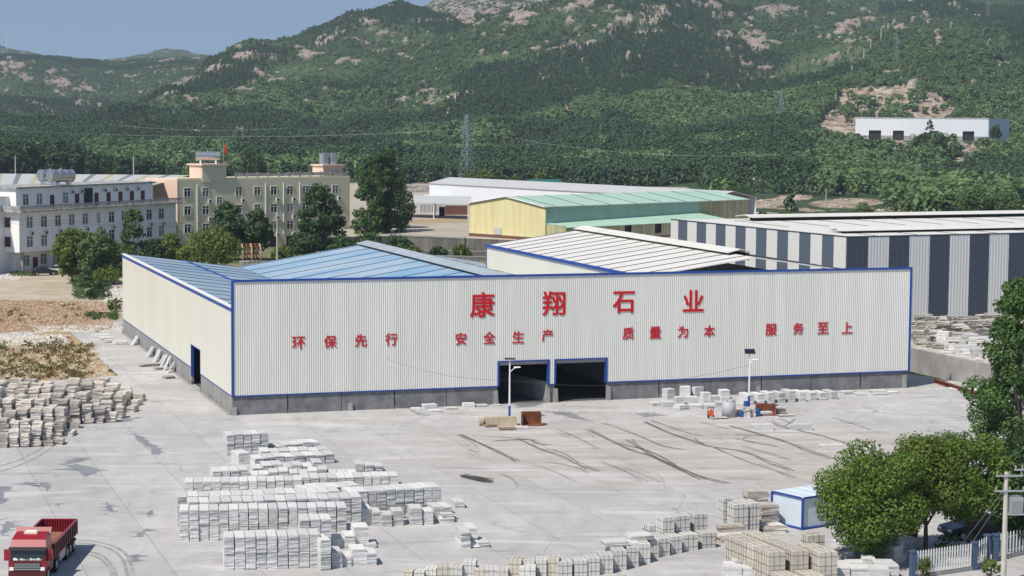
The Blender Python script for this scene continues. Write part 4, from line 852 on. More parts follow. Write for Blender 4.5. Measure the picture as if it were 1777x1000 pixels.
# ------------------------------------------------------------------ apartment blocks
def window(parent, x, z, w_, h_, y=0, ac=None, bars=True):
    f = MB(); t_ = .09
    f.box(x-w_/2, x+w_/2, y-.10, y-.003, z, z+t_, 'white'); f.box(x-w_/2, x+w_/2, y-.10, y-.003, z+h_-t_, z+h_, 'white')
    f.box(x-w_/2, x-w_/2+t_, y-.10, y-.003, z+t_, z+h_-t_, 'white'); f.box(x+w_/2-t_, x+w_/2, y-.10, y-.003, z+t_, z+h_-t_, 'white')
    f.box(x-.05, x+.05, y-.09, y-.02, z+t_, z+h_-t_, 'white'); f.box(x-w_/2+t_, x+w_/2-t_, y-.085, y-.02, z+h_*.66, z+h_*.66+.08, 'white')
    fo = f.obj('window', parent); MB().box(x-w_/2+t_, x+w_/2-t_, y-.018, y-.004, z+t_, z+h_-t_, 'curtain' if rnd.random() < .35 else 'glass').obj('pane', fo)
    if ac is not None: aircon(parent, x+ac, z-1.25, y)
def aircon(parent, x, z, y=0):
    a = MB(); a.box(x-.42, x+.42, y-.42, y-.05, z, z+.75, 'ac'); ao = a.obj('air_conditioner', parent)
    MB().cyl((x-.08, y-.425, z+.38), (x-.08, y-.44, z+.38), .27, 'dark', n=12).obj('fan_grille', ao)
# white block
WA, WB = at(33, 368, 10.5), at(305, 352, 10.5); d = WB-WA; aw = math.atan2(d.y, d.x); LW = d.length
wb = thing('apartment_block', 'white flats with stained parapets, dark red top doors and air conditioners', 'apartment block', (WA.x, WA.y, 0), aw)
DW = 11.0
MB().box(0, LW, 0, DW, 3.6, 10.4, 'apwhite').obj('wall', wb)
MB().box(1.5, LW, 2.0, DW-.01, 0, 3.59, 'apwhite').obj('ground_floor', wb)
for i in range(5): MB().box(1.0+i*8.5, 1.45+i*8.5, .2, .65, 0, 3.59, 'conc').obj('column', wb)
c = MB(); c.box(-1.0, LW+.3, -1.2, DW-.5, 10.42, 10.62, 'parapet'); c.box(-1.0, LW+.3, -1.2, -1.05, 11.35, 11.5, 'parapet'); x = -1.0
while x < LW+.2:
    c.box(x, x+.14, -1.2, -1.06, 10.62, 11.35, 'parapet')
    x += .42
c.box(-1, -.85, -1.0, DW-.6, 10.62, 11.5, 'parapet'); c.obj('balcony', wb)
MB().box(1.2, LW-5, 1.6, DW-.4, 10.63, 14.3, 'apwhite').obj('top_floor', wb)
MB().box(.8, LW-4.6, 1.2, DW, 14.3, 14.6, 'parapet').obj('roof_slab', wb)
ws = [2.6+3.75*i for i in range(11)]
for i, x in enumerate(ws):
    if x > LW-1: continue
    wv_ = 1.0 if i == 5 else 1.7
    window(wb, x, 7.6, wv_, 2.0, 0, .4 if i != 7 else None); window(wb, x, 4.35, wv_, 2.0, 0)
for i, x in enumerate((3.2, 6.8)): window(wb, x+.4, 11.4, 1.6, 2.0, 1.6)
window(wb, 14.2, 11.4, 1.6, 2.0, 1.6)
for x in (10.6, 17.4, 22.9, 26.4, 29.9, 33.3, 36.6):
    if x < LW-5.5: MB().box(x-.5, x+.5, 1.45, 1.597, 10.64, 13.0, 'door').obj('door', wb)
for x in (16.0, 18.6, 25.2, 28.3, 31.7, 35.0):
    if x < LW-5.5: aircon(wb, x, 13.0, 1.6)
MB().box(19.4, 21.8, 1.5, 1.597, 10.7, 13.9, 'dark').obj('doorway', wb)  # dark panel painted as the shaded inside of a doorway
for i, x in enumerate((4, 8.6)): window(wb, x, 1.0, 1.8, 1.9, 2.0)
MB().box(5.8, 7.0, 1.9, 1.997, 0, 2.4, 'door').obj('door', wb)
for zz in (4.4, 7.7):
    for y in (2.5, 6.5):
        m_ = MB(); m_.box(-.08, -.003, y-.8, y+.8, zz, zz+1.9, 'white'); f = m_.obj('window', wb); MB().box(-.1, -.081, y-.7, y+.7, zz+.1, zz+1.8, 'glass').obj('pane', f)
def lying_tank(name, label, p, rz, L_, r_, legs=True, group=None):
    t = thing(name, label, 'water tank', p, rz, group); m_ = MB(); m_.cyl((-L_/2, 0, r_+.55), (L_/2, 0, r_+.55), r_, 'tank', n=20)
    m_.cyl((-L_/2-.12, 0, r_+.55), (-L_/2, 0, r_+.55), r_*.7, 'tank', r_, n=20)
    o = m_.obj('tank_body', t)
    for k in range(4): MB().cyl((-L_/2+.3+k*(L_-.6)/3-.04, 0, r_+.55), (-L_/2+.3+k*(L_-.6)/3+.04, 0, r_+.55), r_+.03, 'steel', n=20).obj('hoop', o)
    for x in (-L_*.33, L_*.33): MB().box(x-.15, x+.15, -r_*.7, r_*.7, 0, .75, 'apwhite').obj('support', t)
    MB().cyl((0, 0, 2*r_+.5), (0, 0, 2*r_+.8), .15, 'steel').obj('inlet', t)
M2 = lambda x, y, z=0, rt=None: rt.matrix_basis @ Vector((x, y, z))
bpy.context.view_layer.update()
q = WA+Vector((math.cos(aw), math.sin(aw), 0))*14.6+Vector((-math.sin(aw), math.cos(aw), 0))*4
lying_tank('water_tank', 'lying steel water tank on the white flats, the one set further back', (q.x-1.2, q.y+1.2, 14.62), .75, 4.2, 1.05)
lying_tank('water_tank', 'lying steel water tank on the white flats, the one nearer the roof edge', (q.x+1.4, q.y-2.0, 14.62), .75, 4.6, 1.1)
# cream block
TC = 14.4; CA, CB = at(308, 312, TC), at(607, 307, TC); d = CB-CA; ac = math.atan2(d.y, d.x); LC = d.length; DC = 12.0
cb = thing('apartment_block', 'cream four storey flats with a pale pink end wall and roof tanks', 'apartment block', (CA.x, CA.y, 0), ac)
MB().box(0, LC, 0, DC, 0, TC, 'cream').obj('wall', cb); MB().box(-.08, -.003, -.05, DC, 6, TC+.05, 'pink').obj('end_wall', cb)
c = MB(); c.box(0, LC, .1, .3, TC, TC+.25, 'cream'); x = 14.0
while x < LC: c.box(x, x+.3, .8, 1.0, TC, TC+1.2, 'parapet'); x += 2.6
c.box(14, LC, .85, .95, TC+.35, TC+1.05, 'parapet'); c.obj('roof_parapet', cb)
MB().box(5.6, 11.2, -.12, 4.6, TC-.6, TC+2.7, 'cream').obj('stair_tower', cb); MB().box(5.2, 11.6, -.5, 5, TC+2.7, TC+3.0, 'pink').obj('tower_roof', cb)
MB().box(5.52, 5.597, .2, 4.5, TC+.1, TC+2.6, 'pink').obj('tower_side', cb)
MB().box(LC-6.0, LC-.9, 1.2, 5, TC, TC+2.3, 'pink').obj('tank_house', cb); MB().box(LC-6.3, LC-.6, .9, 5.3, TC+2.3, TC+2.6, 'pink').obj('tank_house_roof', cb)
for r_ in range(3):
    z = 10.9-3.55*r_
    for i, x in enumerate((2.2, 6.4, 11.8+2.4, 14.4+4.2, 22.6, 26.6, 30.5, 34.3, 38.0)):
        if x < LC-1:
            zz = z-1.6 if i == 2 and False else z
            window(cb, x, zz, 1.6, 1.85, 0, (.9 if (i*7+r_*3) % 3 else None))
for x in (9.6,): 
    for z in (9.2, 5.6): window(cb, x, z, 1.4, 1.7, 0)
for i, x in enumerate((26.6, 22.6, 14.2)): MB().box(x-.9, x+.9, -.06, -.003, .4, 2.5, 'dark').obj('ground_window', cb)
for x in (4.4, 20.6, 25.0, 29.0): MB().cyl((x, -.12, 3), (x, -.12, TC-1), .10, 'white').obj('drain_pipe', cb)
bpy.context.view_layer.update()
def onroof(x, y, z): return cb.matrix_basis @ Vector((x, y, z))
lying_tank('water_tank', 'lying steel water tank on the stair tower of the cream flats', onroof(8.4, 2.2, TC+3.0), ac-.5, 4.6, .95)
for i, dx in enumerate((-4.6, -2.4)):
    t = thing('water_tank', ('upright ribbed steel tank on the cream flats, nearer the stair tower', 'upright ribbed steel tank on the cream flats, nearer the tall tree')[i], 'water tank', onroof(LC+dx, 3, TC+2.6)); m_ = MB(); m_.cyl((0, 0, 0), (0, 0, 2.2), .95, 'tank', n=20); m_.cyl((0, 0, 2.2), (0, 0, 2.45), .95, 'tank', .2, n=20); o = m_.obj('tank_body', t)
    for k in range(4): MB().cyl((0, 0, .35+k*.5), (0, 0, .43+k*.5), 1.0, 'steel', n=20).obj('hoop', o)
fp = thing('flag_pole', 'thin roof pole flying a limp red flag beside the stair tower', 'flag pole', onroof(12.6, 3, TC)); MB().cyl((0, 0, 0), (0, 0, 7.4), .07, 'steel', .04).obj('pole', fp)
m_ = MB(); 
for k in range(5): m_.face([(.04+.12*k, .10*math.sin(k*1.7), 7.2-.25*k), (.04+.12*(k+1), .10*math.sin((k+1)*1.7), 7.2-.25*(k+1)), (.04+.10*(k+1), .10*math.sin((k+1)*1.7), 5.3-.1*(k+1)), (.04+.10*k, .10*math.sin(k*1.7), 5.3-.1*k)], 'flag')
m_.obj('flag', fp)
# striped-roof long shed behind the white flats
E1, E2 = at(-60, 345, 13.0), at(235, 330, 13.0); E3, E4 = at(330, 304, 14.5), at(-60, 301, 14.5)
rs_ = thing('long_roofed_shed', 'old long shed roof with yellow and grey sheet stripes behind the white flats', 'factory shed', (E1.x, E1.y, 0)); o_ = Vector((E1.x, E1.y, 0))
m_ = MB(); nb = 12
for i in range(nb):
    for j, wd_ in enumerate((.72, .28)):
        a = (i+(0 if j == 0 else .72))/nb; b = (i+(.72 if j == 0 else 1))/nb
        k = 'greysheet' if j == 0 else ('olive' if i % 2 else 'striplight2')
        M.setdefault('striplight2', mat('grey_sheet_dark', (.20, .20, .21), .6)); P = [E1.lerp(E2, a)-o_, E1.lerp(E2, b)-o_, E4.lerp(E3, b)-o_, E4.lerp(E3, a)-o_]
        m_.hexa([p-Vector((0, 0, .1)) for p in P]+P, k)
m_.obj('roof', rs_); P = [E1-o_, E2-o_]; m_ = MB(); m_.face([(P[0].x, P[0].y, 0), (P[1].x, P[1].y, 0), (P[1].x, P[1].y, P[1].z-.1), (P[0].x, P[0].y, P[0].z-.1)], 'apwhite'); m_.obj('wall', rs_)
# ------------------------------------------------------------------ cars, truck, scaffold machine
def car(label, p, rz, paint):
    c = thing('parked_car', label, 'car', p, rz, None)
    b = MB(); prof = [(-2.2, .45), (-2.25, .75), (-2.0, .95), (-1.2, 1.0), (1.3, .95), (2.1, .8), (2.25, .55), (2.2, .35), (-2.15, .35)]
    n = len(prof)
    for s in (0,):
        L_ = [(x, -.87, z) for x, z in prof]; R_ = [(x, .87, z) for x, z in prof]
        b.face(L_[::-1], paint); b.face(R_, paint)
        for i in range(n): j = (i+1) % n; b.face([L_[i], L_[j], R_[j], R_[i]], paint)
    b.obj('body', c)
    g_ = MB(); g_.hexa([(-1.75, -.8, .97), (1.1, -.8, .96), (1.1, .8, .96), (-1.75, .8, .97), (-1.1, -.62, 1.42), (.35, -.62, 1.45), (.35, .62, 1.45), (-1.1, .62, 1.42)], 'glass'); g_.obj('windows', c)
    MB().box(-1.12, .38, -.63, .63, 1.43, 1.48, paint).obj('roof', c)
    for x in (-1.35, 1.4):
        for y in (-.85, .85):
            w_ = MB(); w_.cyl((x, y-.1, .33), (x, y+.1, .33), .33, 'tyre', n=16); wo = w_.obj('wheel', c); MB().cyl((x, y-.11, .33), (x, y+.11, .33), .2, 'steel', n=12).obj('rim', wo)
    for y in (-.6, .6):
        MB().box(-2.27, -2.2, y-.2, y+.2, .68, .82, 'flag').obj('tail_light', c); MB().box(2.14, 2.24, y-.2, y+.2, .6, .74, 'white').obj('headlight', c)
    return c
car('dark saloon car parked outside the white flats', at(76, 478), R(28), 'darkcar')
car('white saloon car parked outside the white flats under the trees', at(106, 475.5), R(10), 'whitecar')
car('dark car parked behind the broadleaf trees near the blue picket fence', at(1690, 932), R(200), 'darkcar')
M['flag2'] = M['flag']
# red truck
tp = at(133.8, 901.6, 1.85); td = at(88, 969.4, 1.85)-tp; td.normalize(); ang = math.atan2(td.y, td.x)-.05
tk = thing('tipper_truck', 'red open bed truck with a sunroof hatch and four rows of wheels', 'truck', (tp.x, tp.y, 0), ang)
# local +x forward; the right rear bed corner stands at the origin, the bed spreads to -y
BW, BL = 2.2, 7.3
b = MB(); b.box(0, BL, -BW, 0, .95, 1.08, 'bedfloor'); b.obj('bed_floor', tk)
def side(x0, x1, y0, y1, name, ribs):
    m_ = MB(); m_.box(x0, x1, y0, y1, 1.081, 1.85, 'truckdark'); o = m_.obj(name, tk); r_ = MB()
    if abs(x1-x0) > abs(y1-y0):
        n = 10
        for i in range(n+1): xx = x0+.05+(x1-x0-.2)*i/n; r_.box(xx, xx+.1, y0-.05, y1+.05, 1.0, 1.84, 'truckdark')
        r_.box(x0, x1, y0-.03, y1+.03, 1.83, 1.90, 'truckred')
    else:
        n = 12
        for i in range(n+1): yy = y0+.05+(y1-y0-.16)*i/n; r_.box(x0-.04, x1+.05, yy, yy+.07, 1.1, 1.84, 'truckred')
        r_.box(x0-.03, x1+.03, y0, y1, 1.83, 1.90, 'truckred')
    r_.obj('rib', o)
side(0, BL, -.06, 0, 'side_board', 1); side(0, BL, -BW, -BW+.06, 'side_board', 1); side(0, .06, -BW+.06, -.06, 'tailgate', 1); side(BL-.06, BL, -BW+.06, -.06, 'front_board', 1)
f = MB(); f.box(.1, BL+2.2, -BW+.55, -BW+.75, .6, .94, 'dark'); f.box(.1, BL+2.2, -.75, -.55, .6, .94, 'dark'); f.box(-.15, 0, -BW+.1, -.1, .55, .68, 'dark'); f.box(3.2, 5.3, -.35, -.05, .4, .9, 'steel'); f.obj('chassis', tk)
for x in (1.0, 2.1, 3.1, 6.4, 8.9):
    for y in (-.22, -BW+.22):
        w_ = MB(); w_.cyl((x, y-.2, .46), (x, y+.2, .46), .46, 'tyre', n=20); wo = w_.obj('wheel', tk); MB().cyl((x, y-.21, .46), (x, y+.21, .46), .24, 'steel', n=14).obj('rim', wo)
cx = BL+.25; c = MB()
def loft(mb, secs, k):           # sections: (z, x0, x1, y0, y1)
    for (z0, a0, a1, b0, b1), (z1, c0, c1, d0, d1) in zip(secs[:-1], secs[1:]):
        mb.hexa([(a0, b0, z0), (a1, b0, z0), (a1, b1, z0), (a0, b1, z0), (c0, d0, z1), (c1, d0, z1), (c1, d1, z1), (c0, d1, z1)], k)
loft(c, [(.55, cx, cx+1.9, -BW+.02, -.02), (1.35, cx, cx+1.95, -BW+.02, -.02)], 'truckred'); loft(c, [(1.352, cx, cx+1.9, -BW+.05, -.05), (2.05, cx, cx+1.78, -BW+.08, -.08)], 'truckred')
loft(c, [(2.052, cx, cx+1.80, -BW+.06, -.06), (2.5, cx+.05, cx+1.45, -BW+.12, -.12), (2.72, cx+.1, cx+1.0, -BW+.2, -.2)], 'truckred'); o = c.obj('cab', tk)
m_ = MB(); m_.hexa([(cx+1.905, -BW+.12, 1.38), (cx+1.955, -BW+.12, 1.36), (cx+1.955, -.12, 1.36), (cx+1.905, -.12, 1.38), (cx+1.79, -BW+.15, 2.0), (cx+1.83, -BW+.15, 2.0), (cx+1.83, -.15, 2.0), (cx+1.79, -.15, 2.0)], 'glass'); wsn = m_.obj('windscreen', tk)
rr = random.Random(2); m_ = MB()
for i in range(9): yy = -BW+.3+i*.19; m_.box(cx+1.94, cx+1.975, yy, yy+rr.uniform(.08, .2), 1.40, 1.40+rr.uniform(.04, .14), rr.choice(['white', 'white', 'cabin', 'hazard']))
m_.obj('dashboard_item', wsn)
MB().hexa([(cx+1.80, -BW+.05, 2.0), (cx+2.02, -BW+.05, 1.98), (cx+2.02, -.05, 1.98), (cx+1.80, -.05, 2.0), (cx+1.80, -BW+.05, 2.14), (cx+1.95, -BW+.05, 2.12), (cx+1.95, -.05, 2.12), (cx+1.80, -.05, 2.14)], 'dark').obj('sun_visor', tk)
m_ = MB(); m_.hexa([(cx-.1, -BW+.1, 2.5), (cx+.25, -BW+.1, 2.62), (cx+.25, -.1, 2.62), (cx-.1, -.1, 2.5), (cx-.12, -BW+.06, 2.92), (cx+.0, -BW+.06, 2.95), (cx+.0, -.06, 2.95), (cx-.12, -.06, 2.92)], 'truckred'); m_.obj('roof_spoiler', tk)
m_ = MB(); m_.box(cx+.42, cx+.98, -BW/2-.38, -BW/2+.38, 2.70, 2.82, 'pink'); m_.box(cx+.48, cx+.92, -BW/2-.32, -BW/2+.32, 2.82, 2.87, 'white'); m_.obj('roof_hatch', tk)
for y in (-.02, -BW-.1+.0):
    m_ = MB(); m_.box(cx+1.5, cx+1.62, y-.02 if y > -1 else y-.2, y+.32 if y > -1 else y+.1, 1.3, 1.95, 'truckred'); m_.obj('mirror', tk)
m_ = MB(); m_.box(cx+.9, cx+1.7, -.05, -.015, 1.45, 1.95, 'glass'); m_.obj('side_window', tk)
m_ = MB(); m_.box(cx+1.952, cx+1.985, -BW+.35, -.35, .8, 1.28, 'dark'); [m_.box(cx+1.985, cx+2.0, -BW+.37, -.37, .84+.11*i, .88+.11*i, 'steel') for i in range(4)]; m_.obj('grille', tk)
for y in (-BW+.08, -.34): MB().box(cx+1.955, cx+2.0, y, y+.24, .8, 1.0, 'white').obj('headlight', tk)
m_ = MB(); [m_.box(cx+x, cx+x+.02, -.018, -.003, .7, 1.95, 'dark') for x in (.72, 1.72)]; m_.obj('door_seam', tk)
m_ = MB(); m_.cyl((cx-.05, -.25, .9), (cx-.05, -.25, 2.4), .07, 'steel'); m_.obj('exhaust', tk)
m_ = MB(); m_.box(cx+1.96, cx+2.05, -BW+.03, -.03, .4, .75, 'truckdark'); m_.obj('bumper', tk)
# rusted round frame machine behind the shed
p = at(435, 462); mc = thing('steel_drum_frame', 'rusty round framework of curved steel ribs beside the bright bush', 'machine', p, R(15)); 
for k in range(5):
    m_ = MB(); pts = [(k*.8-1.6, 1.9*math.cos(a), 2.1+1.9*math.sin(a)) for a in np.linspace(-.4, math.pi+.4, 14)]; m_.tube(pts, .14, 'rust' if k % 2 else 'sand', n=6); m_.obj('rib', mc)
m_ = MB(); [m_.cyl((-1.7, 1.9*math.cos(a), 2.1+1.9*math.sin(a)), (1.7, 1.9*math.cos(a), 2.1+1.9*math.sin(a)), .08, 'rust') for a in (0, .8, 1.57, 2.3, 3.1)]; m_.obj('crossbar', mc)
m_ = MB(); m_.box(-1.8, 1.8, -1.6, 1.6, 0, .9, 'conc'); m_.obj('plinth', mc)
# ------------------------------------------------------------------ slab stacks
def stack_mesh(name, k, layers, jit, seed, skew=0.0, gap=.10):
    rs = random.Random(seed); mb = MB(); z = 0
    hs = [rs.uniform(.7, 1.4) for _ in range(layers)]; s = sum(hs)
    for h in hs:
        h /= s; a, b, c, d_ = [rs.uniform(-jit, jit) for _ in range(4)]; t_ = [rs.uniform(-jit, jit)*.6 for _ in range(4)]
        g_ = gap*h
        mb.hexa([(-.5+a, -.5+b+t_[0], z), (.5+c, -.5+b+t_[1], z), (.5+c, .5+d_, z), (-.5+a, .5+d_, z), (-.5+a+t_[2]*.4, -.5+b+t_[2], z+h-g_), (.5+c+t_[3]*.4, -.5+b+t_[3], z+h-g_), (.5+c, .5+d_, z+h-g_), (-.5+a, .5+d_, z+h-g_)], k)
        mb.box(-.5+a+.04, .5+c-.04, -.5+b+.03, .5+d_-.03, z+h-g_, z+h, k) if g_ > 0 and h is not hs[-1]/s else None
        z += h
    return mb.mesh(name)
SLAB = [stack_mesh('slab_stack', 'slab', n_, .016, s, gap=.07) for s, n_ in enumerate((9, 10, 11, 8, 10, 12))]
FLAT = [stack_mesh('slab_stack', 'slab', n_, .03, 20+s, gap=.09) for s, n_ in enumerate((3, 4, 5, 4))]
ROUGH = [stack_mesh('rough_bundle', 'rough', n_, .055, 40+s, gap=.12) for s, n_ in enumerate((4, 5, 3, 6, 4, 5, 2, 3))]
PILE = [stack_mesh('weathered_stack', 'darkslab', n_, .08, 60+s, gap=.2) for s, n_ in enumerate((5, 6, 4, 7, 5))]
def put(name, me, label, cat, p, rz, dims, group, lean=0):
    o = link(name, me); o.location = p; o.rotation_euler = (lean*.3, lean, rz); o.scale = dims; return tag(o, label, cat, group)
def cpx(cx_, cy_): return 280+cx_/3.064, 720+cy_/3.064
TH = 1.03
def slab_row(c0, c1, n, tiers, group, h=TH, depth=1.9, top=True, jitter=.03, rname='', lower=None, tall=0):
    """c0, c1: where the top front edge of the row begins and ends"""
    zt = h*tiers; a = at(*cpx(*c0), zt); b = at(*cpx(*c1), zt); a.z = b.z = 0; d_ = b-a; L_ = d_.length; d_.normalize(); rz = math.atan2(d_.y, d_.x); nrm = Vector((-d_.y, d_.x, 0)); wd_ = L_/n
    for t_ in range(tiers):
        for i in range(n):
            hh = h*(1+rnd.uniform(-.02, .02) if t_ == tiers-1 else 1); hh *= (1-tall*rnd.random()) if t_ == tiers-1 else 1
            dd = depth*rnd.uniform(.93, 1.02)
            p = a+d_*(wd_*(i+.5))+nrm*(depth/2+rnd.uniform(-jitter, jitter)); p.z = .027+h*t_
            lab = f'{nth(i+1)} white slab stack from the truck, '+(('upper' if t_ else 'lower')+' tier of ' if tiers > 1 else 'in ')+rname
            put('slab_stack', rnd.choice(SLAB), lab, 'slab stack', p, rz+rnd.uniform(-.012, .012), (wd_*rnd.uniform(.89, .95), dd, hh-.03), group)
slab_row((332, 652), (845, 636), 9, 2, 'white slab stacks in the nearest row', rname='the nearest row')
slab_row((845, 668), (903, 664), 1, 2, 'white slab stacks in the nearest row', h=.93, rname='the stump ending the nearest row')
slab_row((735, 560), (905, 555), 3, 2, 'white slab stacks between the two main rows', rname='the three between main rows')
slab_row((94, 508), (985, 488), 17, 2, 'white slab stacks in the long second row', rname='the long second row')
slab_row((142, 467), (1066, 437), 16, 2, 'white slab stacks in the third row', rname='the third row')
slab_row((84, 436), (950, 404), 15, 2, 'white slab stacks in the fourth row', rname='the fourth row', tall=.08)
slab_row((1000, 412), (1490, 380), 10, 2, 'white slab stacks in the outer row', rname='the outer row past the fourth')
slab_row((1450, 492), (1548, 486), 2, 1, 'white slab stacks in the outer row', h=1.0, rname='the outer row\'s low end')
slab_row((755, 392), (1060, 368), 6, 2, 'white slab stacks behind the fourth row', rname='the short row behind the fourth', h=.95, tall=.1)
slab_row((122, 358), (750, 346), 13, 1, 'white slab stacks in the long single row', h=.92, rname='the long single row')
slab_row((745, 336), (1262, 322), 11, 1, 'white slab stacks in the long single row', h=.92, rname='the long single row\'s outer half')
slab_row((272, 300), (465, 292), 4, 1, 'white slab stacks near the top of the yard', h=.85, rname='the four before the heaps')
slab_row((466, 298), (1040, 288), 11, 1, 'white slab stacks near the top of the yard', h=.75, rname='the uneven heap row', tall=.45, jitter=.25)
slab_row((482, 262), (860, 250), 7, 1, 'white slab stacks near the top of the yard', h=.75, rname='the broken row behind it', tall=.5, jitter=.2)
slab_row((1030, 262), (1182, 258), 3, 1, 'white slab stacks near the top of the yard', h=.75, rname='the three at the outer end', tall=.3, jitter=.2)
slab_row((495, 228), (925, 205), 8, 1, 'white slab stacks near the top of the yard', h=.8, rname='the wide row near the tall pair', tall=.1)
slab_row((525, 190), (890, 180), 7, 1, 'white slab stacks near the top of the yard', h=.8, rname='the second wide row', tall=.2)
slab_row((600, 158), (850, 140), 5, 1, 'white slab stacks near the top of the yard', h=.7, rname='the farthest low row', tall=.3, jitter=.15)
slab_row((347, 106), (570, 96), 5, 2, 'white slab stacks in the tall far group', h=.86, rname='the tall far group')
slab_row((412, 208), (478, 203), 1, 1, 'white slab stacks in the tall far group', h=.9, rname='front of the tall group')
# loose stacks: crop x, y of the near bottom corner, width, height, depth, label
for cx_, cy_, w_, h_, d_, lab in ((905, 818, .62, 1.0, 1.6, 'single white slab stack touching the nearest row'), (958, 810, .62, .6, 1.6, 'low white slab stack next but one to the nearest row'), (1012, 806, .85, 1.0, 1.5, 'square white slab stack alone past the nearest row'), (1090, 806, .62, .78, 1.6, 'outermost white slab stack beyond the nearest row'),
        (908, 712, .8, .6, 1.8, 'low white slab stack against the three between rows'), (975, 715, .65, .8, 1.7, 'tilted white slab heap beside the gap in the rows'), (1022, 705, .95, 1.25, 1.5, 'tallest white stack in the small group beyond the second row'), (1100, 712, .55, .25, 1.4, 'flat pair of white slabs beside the tallest loose stack'), (905, 640, .45, .7, 1.5, 'short white slab stack tucked behind the three between rows'), (985, 640, .8, .45, 1.6, 'flat white slab stack lying behind the tilted heap'),
        (1066, 592, .62, 1.15, 1.6, 'white slab stack leaning on the third row end'), (1118, 594, .62, .95, 1.6, 'white slab stack second out from the third row end'), (1172, 599, .7, .8, 1.5, 'ragged white slab stack third out from the third row end'), (1230, 594, .72, 1.0, 1.5, 'white slab stack fourth out from the third row end'), (1325, 592, .82, 1.15, 1.6, 'tall squared white slab stack before the outer row'), (1396, 588, .66, .9, 1.5, 'medium white slab stack before the outer row'),
        (1478, 578, 1.0, .35, 1.8, 'lower white slabs of the crossed pair before the outer row'), (1560, 500, .7, .45, 1.5, 'lone white slab block at the outer row end'),
        (1592, 716, .6, .62, 1.9, 'lower long slab bundle of the lone trio in the open yard'), (1645, 710, .6, .3, 1.9, 'middle low slab bundle of the lone trio in the open yard'), (1692, 708, .65, .3, 1.8, 'outer shaded slab bundle of the lone trio in the open yard')):
    px_, py_ = cpx(cx_, cy_); p = at(px_, py_); rz = SYAW-.12; u_ = Vector((math.cos(rz), math.sin(rz), 0)); v_ = Vector((-u_.y, u_.x, 0)); p = p+u_*w_/2+v_*d_/2; p.z = .027
    put('slab_stack', rnd.choice(FLAT if h_ < .7 else SLAB), lab, 'slab stack', p, rz+rnd.uniform(-.04, .04), (w_, d_, h_), 'loose white slab stacks')
    if 'crossed' in lab: q = p.copy(); q.z += .35; put('slab_stack', FLAT[0], 'top white slabs of the crossed pair before the outer row', 'slab stack', q, rz+.12, (.8, 1.7, .25), 'loose white slab stacks')
    if 'lower long' in lab:
        q = p.copy(); q.z += .62; put('slab_stack', FLAT[2], 'upper long slab bundle on the lone trio in the open yard', 'slab stack', q, rz, (.62, 2.0, .5), 'loose white slab stacks')
    if 'middle low' in lab:
        q = p.copy()+v_*.9; q.z = .33; put('slab_stack', FLAT[1], 'raised white slab bundle at the back of the lone trio', 'slab stack', q, rz, (.62, 1.9, .75), 'loose white slab stacks')
# rough brown-edged heap beside the dry field
ri = 0
for (x0, y0), (x1, y1), n, tiers, lo in (((-60, 782), (114, 773), 9, 3, .52), ((-60, 766), (134, 757), 10, 3, .55), ((-60, 752), (142, 744), 9, 3, .6), ((40, 741), (206, 734), 8, 4, .55), ((-60, 736), (218, 727), 13, 4, .55), ((-60, 724), (240, 716), 14, 3, .62), ((-60, 712), (246, 705), 14, 3, .62), ((-60, 702), (252, 697), 14, 3, .6), ((-60, 692), (230, 688), 12, 2, .7), ((-60, 684), (214, 681), 11, 2, .62)):
    a, b = at(x0, y0), at(x1, y1); d_ = b-a; L_ = d_.length; d_.normalize(); rz = math.atan2(d_.y, d_.x); nrm = Vector((-d_.y, d_.x, 0)); ri += 1
    for i in range(n):
        tt = tiers+rnd.choice((0, 0, -1, 0)); z = .027
        if i == n-1: tt = max(1, tiers-2)
        if i == n-2 and tiers > 3: tt = tiers-1
        for t_ in range(tt):
            h = lo*rnd.uniform(.72, 1.2); wd_ = L_/n*rnd.uniform(.74, .93); dp = rnd.uniform(1.0, 1.4)
            p = a+d_*(L_/n*(i+.5)+rnd.uniform(-.05, .05))+nrm*(.6+rnd.uniform(-.12, .12)); p.z = z
            put('rough_bundle', rnd.choice(ROUGH), f'rough stone bundle, {nth(ri)} heap row, {nth(n-i)} column from the shed, {("bottom", "second", "third", "top")[t_]} layer', 'stone bundle', p, rz-.30+rnd.uniform(-.16, .16), (wd_, dp, h-.01), 'rough stone bundles heaped beside the dry field', rnd.uniform(-.03, .03)); z += h
# strapped setts on the near edge of the yard
def sett_mesh(k, seed):
    rs = random.Random(seed); mb = MB()
    for iz in range(4):
        for ix in range(3):
            for iy in range(3):
                j = lambda: rs.uniform(-.004, .004)
                mb.box(-.5+ix/3+.003+j(), -.5+(ix+1)/3-.003+j(), -.5+iy/3+.003+j(), -.5+(iy+1)/3-.003+j(), iz/4+.003, (iz+1)/4-.002+j()*.2, k)
    return mb.mesh('sett_crate')
CR = {'crate': [sett_mesh('crate', s) for s in range(4)], 'crategrey': [sett_mesh('crategrey', 10+s) for s in range(4)]}
sm = MB()
for q in (-.17, .17):
    sm.box(q-.005, q+.005, -.512, -.50, 0, 1.004, 'strap'); sm.box(q-.005, q+.005, .50, .512, 0, 1.004, 'strap'); sm.box(q-.005, q+.005, -.512, .512, 1.004, 1.012, 'strap')
    sm.box(-.512, -.50, q-.005, q+.005, 0, 1.004, 'strap'); sm.box(.50, .512, q-.005, q+.005, 0, 1.004, 'strap'); sm.box(-.5, .5, q-.005, q+.005, 1.0125, 1.018, 'strap')
for z in (.25, .75):
    sm.box(-.515, .515, -.516, -.505, z-.005, z+.005, 'strap'); sm.box(-.515, .515, .505, .516, z-.005, z+.005, 'strap'); sm.box(-.516, -.505, -.5, .5, z-.005, z+.005, 'strap'); sm.box(.505, .516, -.5, .5, z-.005, z+.005, 'strap')
STRAP = sm.mesh('strapping')
